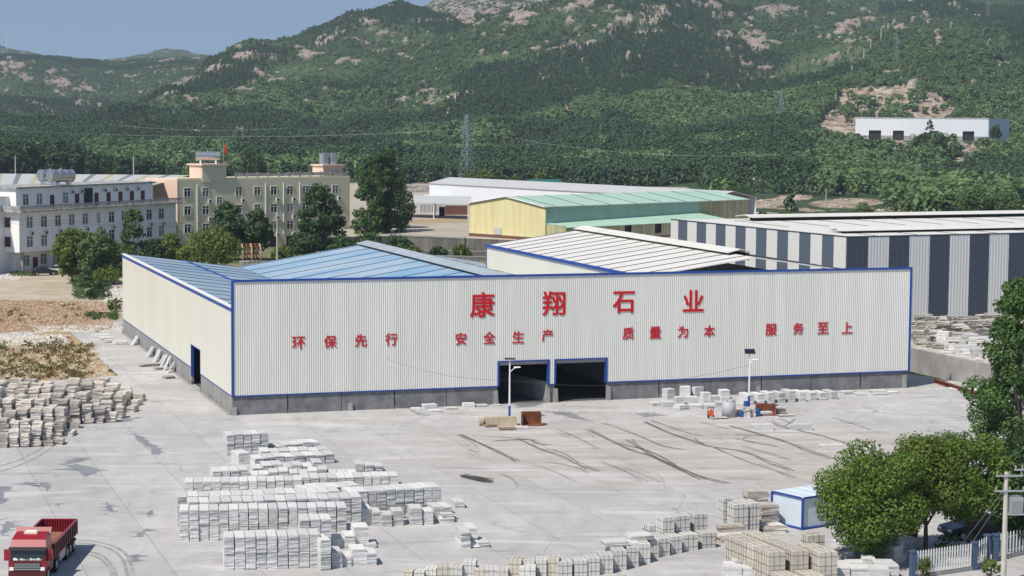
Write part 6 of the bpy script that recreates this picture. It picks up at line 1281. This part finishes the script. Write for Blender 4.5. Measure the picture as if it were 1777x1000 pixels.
m_ = MB(); m_.box(.18, .95, -.35, .35, ph-2.4, ph-1.45, 'steel'); tr = m_.obj('transformer', up); m_ = MB(); [m_.box(.22+i*.12, .26+i*.12, -.42, -.351, ph-2.3, ph-1.6, 'steel') for i in range(6)]; m_.obj('fin', tr); MB().box(.1, 1.1, -.4, .4, ph-2.5, ph-2.41, 'steel').obj('shelf', up)
pt = Vector((p.x, p.y, ph))
for i in range(2): q = at(1655+i*14, 965+i*6); cable('guy_wire', ('steel guy wire from the near power pole, outer one', 'steel guy wire from the near power pole, inner one')[i], [((p.x, p.y, ph-.9-i*.3), (q.x, q.y, .1), 0)], .014, 'wire', 'steel')
for i in range(3): cable('power_line', 'thin power wire leaving the near power pole through the trees', [((p.x-.6+.7*i, p.y-.15, ph+.05), (p.x+8+.7*i, p.y+30, ph+1.5), .7)], .012, 'wire', group='wires leaving the near power pole')
# ------------------------------------------------------------------ trees
tree('broadleaf_tree', 'round dense tree nearest the blue cabin, its crown down to the ground', at(1512, 978), 7.5, 3.6, 'leaf_camphor', 1, base=.6, per=520, leaf=.098, n=50, lump=.28)
tree('broadleaf_tree', 'olive tinted tree with forked reddish trunks behind the picket fence', at(1606, 962), 7.5, 3.2, 'leaf_olive', 2, base=2.2, per=520, leaf=.098, n=50, lump=.28)
tree('broadleaf_tree', 'deep green round tree over the dark parked car', at(1684, 956), 7.9, 3.2, 'leaf_camphor', 3, base=1.8, per=520, leaf=.098, n=46, lump=.29)
tree('poplar_tree', 'tall airy poplar at the near corner beyond the yard', at(1778, 890), 16.0, 4.3, 'leaf_poplar', 4, 'poplar', base=2.2, per=330, leaf=.135, bark='barkpale', n=150, fork=14)
tree('broadleaf_tree', 'dark leafy tree behind the near power pole', at(1772, 962), 6.6, 2.4, 'leaf_dark', 5, base=1.0, per=260, leaf=.15, n=46)
for i, (x, y, r_, lab) in enumerate(((1645, 966, .9, 'dark low shrub behind the picket fence between two trunks'), (1600, 1004, .7, 'small weedy shrub before the picket fence kerb'), (1722, 1004, .8, 'yellowish weedy shrub at the foot of the corner pillar'))): tree('shrub', lab, at(x, y), 1.5*r_+.2, r_, 'leaf_dark' if i == 0 else 'leaf_olive', 30+i, base=.1, per=260, leaf=.12, n=14, cat='shrub', fork=3)
TREES = [(125, 492, 9.0, 3.2, 'leaf_olive', 'round', 'olive round tree before the white flats and parked cars'), (168, 494, 9.0, 3.7, 'leaf_light', 'round', 'feathery light green tree before the white flats'), (233, 480, 11.2, 2.7, 'leaf_light', 'poplar', 'slender light poplar before the white flats'),
 (268, 462, 5.0, 2.6, 'leaf_dark', 'round', 'low dark bushy tree behind the cream side wall'), (299, 462, 6.0, 2.4, 'leaf_olive', 'round', 'small olive tree where the two blocks of flats meet'), (372, 474, 7.9, 5.0, 'leaf_olive', 'round', 'broad bright olive tree before the cream flats'), (398, 452, 11.0, 3.1, 'leaf_dark', 'round', 'dark upright tree before the cream flats, beside the olive one'),
 (445, 452, 9.8, 3.0, 'leaf_dark', 'round', 'dark upright tree before the cream flats, beside the grey pole'), (490, 462, 3.6, 2.0, 'leaf_olive', 'round', 'small yellowish bush beside the grey pole'), (556, 447, 13.6, 5.2, 'leaf_dark', 'poplar', 'big dark ragged tree before the cream flats'), (525, 452, 5.2, 3.0, 'leaf_dark', 'round', 'low dark tree at the foot of the ragged one'),
 (668, 432, 20.0, 5.6, 'leaf_dark', 'poplar', 'tallest dark tree at the far end of the cream flats'), (640, 436, 18.5, 3.8, 'leaf_poplar', 'poplar', 'tall green tree with a pale trunk by the cream flats'), (688, 424, 13, 4.0, 'leaf_dark', 'round', 'dark lower crown beside the tallest tree'),
 (832, 436, 4.2, 1.7, 'leaf_dark', 'round', 'small dark conical bush by the yellow shed corner'), (872, 418, 3.4, 2.6, 'leaf_dark', 'poplar', 'thin scrubby bush before the yellow gable'), (975, 409, 3.4, 3.2, 'leaf_light', 'round', 'leafy bush before the lean-to roof'),
 (436, 356, 17.5, 5.0, 'leaf_dark', 'round', 'lone dark tree behind the cream flats'), (546, 352, 13.5, 2.9, 'leaf_light', 'round', 'small bright tree behind the cream flats'), (1322, 398, 4.6, 2.4, 'leaf_bright', 'round', 'bright green tree behind the striped shed, nearest the yellow shed'), (1362, 392, 4.2, 2.0, 'leaf_bright', 'round', 'bright green tree behind the striped shed, second from the yellow shed'), (1425, 390, 3.2, 2.0, 'leaf_bright', 'round', 'small bright treetop behind the striped shed vent'), (1497, 392, 5.2, 2.9, 'leaf_bright', 'round', 'largest bright green treetop above the striped shed vent'), (1571, 390, 4.4, 1.7, 'leaf_bright', 'round', 'narrow bright treetop above the striped shed vent'),
 (1690, 386, 9.5, 5.5, 'leaf_light', 'round', 'large light green tree beyond the striped shed'), (1740, 386, 8.5, 5.0, 'leaf_light', 'round', 'spreading light green tree beyond the striped shed roof end'), (1280, 358, 6, 5, 'leaf_dark', 'round', 'dark tree beyond the far end of the yellow shed'), (1262, 350, 8, 4, 'leaf_dark', 'poplar', 'ragged dark tree behind the mint roof end')]
for i, (x, y, h_, r_, mk, kd, lab) in enumerate(TREES):
    nm = 'poplar_tree' if kd == 'poplar' and h_ > 5 else 'bush' if h_ < 4.3 else 'broadleaf_tree'
    tree(nm, lab, at(x, y), h_, r_, mk, 100+i, kd, base=h_*(.10 if kd == 'poplar' else .12), per=max(22, 900/(r_*r_) if kd == 'round' else 70), leaf=.30 if h_ > 8 else .24, n=44 if kd == 'round' else 90, lump=.33, cat='bush' if nm == 'bush' else 'tree')
for i, (x, y, h_, r_, mk) in enumerate(((18, 318, 17, 6, 0), (48, 318, 18, 6, 0), (76, 316, 17, 6, 0), (102, 318, 17.5, 6.5, 0), (130, 318, 15.5, 6, 0), (158, 318, 13.5, 5.5, 0), (184, 318, 11, 5, 0), (-8, 318, 18, 6, 0), (215, 322, 11.5, 4.5, 0), (232, 320, 12, 4.2, 0), (250, 324, 13, 4.6, 0), (268, 324, 11, 4.2, 0))):
    tree('broadleaf_tree', f'{nth(i+1 if i < 7 else i)} dark tree in the grove behind the flats, from the tall poplar side' if False else f'{("second third fourth fifth sixth seventh eighth first ninth tenth eleventh twelfth".split())[i]} dark grove tree behind the white flats, counted towards the flag', at(x, y), h_, r_, 'leaf_dark', 200+i, 'round', base=1.5, per=26, leaf=.5, n=40, lump=.33, group='dark grove trees behind the white flats')
for i, (x, y, dd, h_, r_) in enumerate(((822, 312, 720, 6, 2.6), (845, 312, 720, 5.6, 2.8), (895, 313, 720, 4, 1.7), (937, 313, 720, 5, 2.0))):
    q = at_d(x, y, dd); q.z = float(tz(q.x, q.y)); top = at_d(x, (294, 293, 304, 299)[i], dd).z; tree('broadleaf_tree', ('bright young tree at the foot of the nearest pylon, outer', 'bright young tree at the foot of the nearest pylon, inner', 'small yellowish tree behind the white long shed', 'yellow green tree before the green roofed hut')[i], q, max(4, top-q.z), r_*1.3, 'leaf_bright', 300+i, per=60, leaf=.35, n=26, lump=.36)
# ------------------------------------------------------------------ hill workshop
HZ = at_d(1484, 242, 1090).z
q1, q2 = at_d(1484, 242, 1092), at_d(1714, 245, 1055); d_ = q2-q1; d_.z = 0; Lh = d_.length; hw = thing('hill_workshop', 'long white shed with dark doorways on a shelf cut in the hillside', 'factory shed', (q1.x, q1.y, HZ), math.atan2(d_.y, d_.x))
hh = 11.6; m_ = MB(); doors = [(.105, .20), (.29, .375), (.585, .64), (.815, .90)]; e = 0
ed = [0]+[v for dd in doors for v in dd]+[1]
for i in range(0, len(ed), 2): m_.box(ed[i]*Lh, ed[i+1]*Lh, 0, .3, 2.2, hh, 'whitewall')
for a_, b_ in doors: m_.box(a_*Lh, b_*Lh, 0, .3, 5.0, hh, 'whitewall')
m_.obj('front_wall', hw); m_ = MB()
for i in range(0, len(ed), 2): m_.box(ed[i]*Lh, ed[i+1]*Lh, .05, .35, -1, 2.19, 'conc')
m_.obj('base_wall', hw)
for a_, b_ in doors: MB().box(a_*Lh+.02, b_*Lh-.02, 1.2, 1.4, -.5, 5.2, 'dark').obj('doorway', hw)  # dark sheets set back in the doorways paint the interior shade
m_ = MB(); m_.box(Lh-.02, Lh+.3, .31, 38, -1, hh, 'whitewall'); m_.box(0, .3, .36, 38, -1, hh, 'whitewall'); m_.box(0.31, Lh-.03, 37.7, 38, -1, hh, 'whitewall'); m_.obj('side_wall', hw); MB().box(-.2, Lh+.4, -.2, 38.2, hh, hh+.4, 'greysheet').obj('roof', hw)
for i in range(8):
    q = hill_at(1432+i*7, 240+(i % 3)*2, 900, 1300); put('roadside_shack' if i < 3 else 'rubble_heap', FLAT[i % 4], ('blue sheet shack lying beside the hill workshop, lowest' if i == 0 else 'blue sheet shack beside the hill workshop, middle' if i == 1 else 'pale sheet shack nearest the hill workshop') if i < 3 else 'pale rubble heap between the shacks and hill workshop', 'shack' if i < 3 else 'rubble', (q.x, q.y, q.z), rnd.uniform(0, 1), (6, 5, 2.2), 'rubble heaps beside the hill workshop' if i > 2 else None)
for i in range(46):
    x, y = rnd.uniform(1650, 1690), 0; y = 250+(x-1650)*.55+rnd.uniform(-6, 14); q = hill_at(x, y, 900, 1200); put('quarry_block', PILE[i % 5], 'pale quarry block tipped down the slope below the hill workshop', 'stone block', (q.x, q.y, q.z-.3), rnd.uniform(0, 3), (rnd.uniform(1.5, 3.5), rnd.uniform(1, 2.4), rnd.uniform(.9, 1.8)), 'quarry blocks tipped below the hill workshop')
for i, (x, y, h_, r_) in enumerate(((1612, 270, 18, 3.2), (1598, 270, 11, 4), (1630, 275, 12, 4.5), (1728, 246, 9, 3))):
    q = hill_at(x, y, 900, 1300); tree('broadleaf_tree', ('tallest pointed tree before the hill workshop', 'round tree before the hill workshop doorway', 'bushy tree below the hill workshop doorways', 'tree against the end wall of the hill workshop')[i], q, h_, r_, 'leaf_dark', 320+i, 'poplar' if i == 0 else 'round', base=.8, per=40, leaf=.5, n=40)
# ------------------------------------------------------------------ pylons, poles and lines on the hills
def pylon(label, q, h_, wb_, rz, mem=.22):
    t = thing('pylon', label, 'pylon', q, rz); m_ = MB(); lv = [0, .16, .31, .45, .58, .69, .78, .86, .93, 1.0]
    wd_ = lambda f: wb_*(1-f)**1.0*.5+.9*f*.5 if f < .7 else (wb_*.3*.5+.315)*(1.25-.65*(f-.7)/.3)/1.25
    ring = lambda f: [Vector((sx*wd_(f), sy*wd_(f), f*h_)) for sx, sy in ((-1, -1), (1, -1), (1, 1), (-1, 1))]
    for a_, b_ in zip(lv[:-1], lv[1:]):
        A_, B_ = ring(a_), ring(b_)
        for i in range(4):
            j = (i+1) % 4; m_.cyl(A_[i], B_[i], mem, 'steel', n=4, cap=False); m_.cyl(A_[i], B_[j], mem*.55, 'steel', n=4, cap=False); m_.cyl(A_[j], B_[i], mem*.55, 'steel', n=4, cap=False); m_.cyl(B_[i], B_[j], mem*.55, 'steel', n=4, cap=False)
    m_.obj('lattice_tower', t)
    for f, L_ in ((.72, 3.6), (.85, 3.0)):
        if f < 1: c_ = MB(); c_.cyl((-L_, 0, f*h_), (L_, 0, f*h_), mem*.7, 'steel', n=4); c_.cyl((-L_, 0, f*h_), (0, 0, f*h_+1.6), mem*.5, 'steel', n=4); c_.cyl((L_, 0, f*h_), (0, 0, f*h_+1.6), mem*.5, 'steel', n=4); a_ = c_.obj('crossarm', t); [MB().cyl((s*L_*.95, 0, f*h_-1.6), (s*L_*.95, 0, f*h_), mem*.6, 'white', n=5).obj('insulator', a_) for s in (-1, 1)]
    return t
q = at_d(810, 306, 780); q.z = float(tz(q.x, q.y)); ht = at_d(812, 199, 780).z-q.z; pylon('nearest lattice pylon standing at the hill foot behind the white long shed', q, ht, 4.6, .9, .10)
ends = [q+Vector((0, 0, ht*.80))]
for i, (x, y0, y1, dd) in enumerate(((1355, 160, 214, 1500), (1555, 74, 123, 1950), (1714, 0, 34, 2150))):
    q = hill_at(x, y1, dd-500, dd+700); h_ = (y1-y0)/FPX*q.y*1.03; pylon(('lattice pylon on the dark wooded spur before the hill workshop', 'lattice pylon on the bright slope above the hill workshop', 'small lattice pylon on the skyline ridge')[i], q, h_, h_*.17, .5, .075)
def hpole(x, y0, y1, lab, grp, near=None):
    q = hill_at(x, y1, 560, 2600) if near is None else at_d(x, y1, near); h_ = (y1-y0)/FPX*q.y*1.05
    t = thing('concrete_pole', lab, 'pole', (q.x, q.y, q.z-.3), 0, grp); MB().cyl((0, 0, 0), (0, 0, h_+.3), max(.18, q.y/FPX*.95), 'pole', max(.14, q.y/FPX*.8), n=6).obj('shaft', t); w_ = max(.8, h_*.10); MB().box(-w_, w_, -.08, .08, h_*.93, h_*.93+.14*q.y/1000, 'steel').obj('crossarm', t); return q, h_
PL = [(1450, 165, 189, 'pole beside the rock cut, the taller one'), (1425, 170, 185, 'pole beside the rock cut, the middle one'), (1395, 190, 206, 'pole beside the rock cut, nearest the wooded spur'), (1478, 115, 134, 'lowest pole on the bright grassy spur'), (1499, 86, 104, 'second pole up the bright grassy spur'), (1511, 71, 89, 'third pole up the bright grassy spur'), (1529, 50, 69, 'fourth pole up the bright grassy spur'), (1541, 41, 57, 'topmost pole on the bright grassy spur'), (1401, 259, 278, 'pole among trees below the shacks'), (1449, 243, 258, 'pole just below the shacks'),
      (1551, 280, 310, 'tall pole by the bare soil patch below the workshop'), (1655, 294, 309, 'pole on the lower track, nearest the soil patch'), (1665, 299, 310, 'pole on the lower track, second from the soil patch'), (1680, 292, 305, 'pole on the lower track, one of a close pair, nearer'), (1684, 292, 305, 'pole on the lower track, one of a close pair, farther'), (1718, 298, 310, 'pole on the lower track, outermost'), (1433, 330, 362, 'tall pole at the edge of the brown field'), (1409, 323, 339, 'short pole at the edge of the brown field'), (1078, 262, 279, 'pole on the wooded slope nearest the pylon'), (1124, 260, 273, 'pole on the wooded slope, middle of three'), (1184, 273, 290, 'pole on the wooded slope, farthest from the pylon')]
for x, y0, y1, lab in PL: hpole(x, y0, y1, lab, 'poles on the hills')
hpole(27, 272, 305, 'pole behind the striped old roof, near the grove', 'poles behind the old roof', 460); hpole(232, 273, 306, 'pole behind the striped old roof, near the cream flats', 'poles behind the old roof', 460)
t = thing('grey_pole', 'grey pole with a small lamp before the cream flats', 'pole', at(481, 470)); MB().cyl((0, 0, 0), (0, 0, 10.3), .16, 'pole', .12, n=8).obj('shaft', t); MB().box(-.3, .3, -.3, 0, 9.5, 10.0, 'steel').obj('box', t)
e0 = ends[0]
cable('transmission_line', 'long pale power line from the nearest pylon past the flag', [(at_d(-60, 220, 900), at_d(180, 233, 850), .6), (at_d(180, 233, 850), (e0.x, e0.y, e0.z), 2.0)], .024, 'power line', 'steel')
cable('transmission_line', 'faint power line from the nearest pylon over the yellow shed woods', [((e0.x, e0.y, e0.z), at_d(1350, 268, 720), 4.0), (at_d(1350, 268, 720), at_d(1850, 290, 620), 2)], .013, 'power line', 'steel')
cable('transmission_line', 'faint upper power line crossing the hillside above the flag', [(at_d(190, 216, 980), at_d(500, 222, 940), 2.0), (at_d(500, 222, 940), (e0.x, e0.y, e0.z+4), 3.0)], .022, 'power line', 'steel')
for i in range(3): cable('service_wire', f'{nth(i+1)} dark service wire, counted downward, across the white flats', [(at_d(-80, 372+i*5, 310), at_d(481, 384+i*3, 330), .8), (at_d(481, 384+i*3, 330), at_d(650, 420+i*3, 360), .5)], .02, 'wire')
# wind turbines on the far ridge
for i, (x, y0, y1) in enumerate(((12, 58, 92), (104, 83, 104))):
    q = at_d(x, y1+8, 4400); h_ = (y1+8-y0)/FPX*4400; t = thing('wind_turbine', ('white wind turbine on the far blue ridge, the taller one', 'white wind turbine above the knoll, the fainter one')[i], 'wind turbine', q); MB().cyl((0, 0, 0), (0, 0, h_), 1.1, 'white', .6, n=8).obj('tower', t)
    for k in range(3): a_ = .3+k*2.094; MB().cyl((0, -2, h_), (9*math.sin(a_), -2, h_+9*math.cos(a_)), .5, 'white', .2, n=5).obj('blade', t)
for i, (x, y, h_, r_, lab) in enumerate(((640, 448, 5.0, 3.2, 'dark bush at the foot of the pale trunked tall tree'), (690, 446, 4.2, 3.0, 'dark bush against the terrace wall, below the tallest tree'), (718, 450, 2.6, 2.2, 'low scrub before the terrace wall, nearest the tall trees'), (762, 450, 2.4, 2.0, 'low scrub between the two low block walls'), (800, 448, 2.8, 1.9, 'taller scrub before the terrace wall end'), (595, 452, 4.6, 3.0, 'dark bush beside the big ragged tree'), (206, 478, 6.0, 2.6, 'dark tree between the feathery tree and the shed corner'), (330, 468, 4.6, 2.6, 'olive bush beside the broad bright olive tree'))):
    tree('bush', lab, at(x, y), h_, r_, 'leaf_dark' if i not in (2, 4, 7) else 'leaf_olive', 450+i, base=.2, per=70, leaf=.26, n=30, lump=.34, cat='bush', fork=3)
# bushes along the dirt road edge
for i, (x, y, r_) in enumerate(((172, 516, 1.6), (148, 500, 1.3), (185, 500, 2.2), (150, 486, 2.0), (196, 492, 2.0), (201, 541, 1.2), (160, 520, 1.0), (205, 470, 2.4))):
    tree('bush', ('ragged green bush on the road bank nearest the shed', 'low bush beside the parked cars', 'dense dark bush against the road bank', 'dark bush under the feathery tree', 'dark bush between the bank and shed corner', 'dry scrub at the end of the red dirt', 'weedy scrub on the dirt road verge', 'dark bush behind the shed corner')[i], at(x, y), r_*1.6, r_, ('leaf_dark', 'leaf_light', 'leaf_olive')[i % 3], 400+i, base=.1, per=70, leaf=.2, n=20, cat='bush', fork=3)
# weeds and stones on the rough ground
def scatter(name, polyA, n, k, smin, smax, seed, flat=.5):
    rs = random.Random(seed); mb = MB(); (x0, y0), (x1, y1) = polyA
    for i in range(n):
        p = at(rs.uniform(x0, x1), rs.uniform(y0, y1)); s = rs.uniform(smin, smax); a_ = rs.random()*3; c_, s2 = math.cos(a_)*s, math.sin(a_)*s; z = .02
        mb.hexa([(p.x-c_, p.y-s2, z), (p.x+s2, p.y-c_, z), (p.x+c_, p.y+s2, z), (p.x-s2, p.y+c_, z), (p.x-c_*.5, p.y-s2*.6, z+s*flat), (p.x+s2*.6, p.y-c_*.5, z+s*flat*.7), (p.x+c_*.6, p.y+s2*.5, z+s*flat), (p.x-s2*.5, p.y+c_*.6, z+s*flat*1.2)], k)
    return tag(mb.obj(name), kind='stuff')
M['clod'] = mat('dirt_clod', (.27, .18, .11), .95, c2=(.44, .35, .25), scale=.6)
M['pebble'] = mat('pale_pebble', (.44, .41, .36), .95, c2=(.62, .60, .57), scale=.8)
scatter('dirt_clods', ((-40, 524), (195, 574)), 2600, 'clod', .06, .34, 1); scatter('gravel', ((-40, 582), (120, 600)), 900, 'pebble', .05, .26, 2); scatter('gravel', ((60, 566), (214, 576)), 700, 'pebble', .05, .26, 5); scatter('rubble', ((-40, 600), (170, 660)), 2200, 'clod', .04, .22, 3); scatter('rubble', ((-40, 600), (185, 656)), 900, 'pebble', .04, .16, 4)
scatter('rubble', ((180, 500), (214, 528)), 500, 'pebble', .1, .4, 6); scatter('debris', ((0, 473), (36, 486)), 160, 'pebble', .1, .4, 7); scatter('debris', ((690, 706), (1560, 724)), 260, 'pebble', .03, .12, 8); scatter('debris', ((240, 900), (1300, 760)), 500, 'pebble', .015, .06, 9)
def tufts(name, areas, k, seed):
    rs = np.random.RandomState(seed); C, Nn, S = [], [], []
    for (x0, y0, x1, y1), n in areas:
        for i in range(n):
            p = at(rs.uniform(x0, x1), rs.uniform(y0, y1)); m_ = 14
            C.append(np.array(p)+np.stack([rs.normal(size=m_)*.25, rs.normal(size=m_)*.25, .05+rs.rand(m_)*.35], -1)); Nn.append(rs.normal(size=(m_, 3))*np.array([1, 1, .4])); S.append(.05+.12*rs.rand(m_))
    me = quads_mesh(name, np.concatenate(C), np.concatenate(Nn), np.concatenate(S), k, 1.6, seed); return tag(link(name, me), kind='stuff')
M['leaf_dry'] = leafmat('dry_weed', (.10, .09, .03), (.26, .20, .09))
tufts('weeds', [((-40, 596, 150, 662), 170), ((60, 590, 160, 660), 70), ((-40, 528, 190, 560), 30)], 'leaf_dry', 3); tufts('grass', [((130, 486, 190, 520), 240), ((120, 478, 160, 500), 100), ((150, 545, 205, 556), 60), ((-40, 600, 120, 655), 25), ((20, 474, 60, 480), 40)], 'leaf_light', 4)
# ------------------------------------------------------------------ summer haze over the valley
hm = bpy.data.materials.new('haze'); hm.use_nodes = True; nt_ = hm.node_tree; nt_.nodes.remove(nt_.nodes['Principled BSDF']); pv = nt_.nodes.new('ShaderNodeVolumePrincipled')
pv.inputs['Color'].default_value = (.70, .82, 1.0, 1); pv.inputs['Density'].default_value = .000105; pv.inputs['Anisotropy'].default_value = .2
nt_.links.new(pv.outputs[0], nt_.nodes['Material Output'].inputs['Volume'])
mb = MB(); mb.box(-5600, 5600, -300, 6300, -3, 420, 'dark'); me = mb.mesh('haze'); me.materials.clear(); me.materials.append(hm); tag(link('haze', me), kind='stuff')
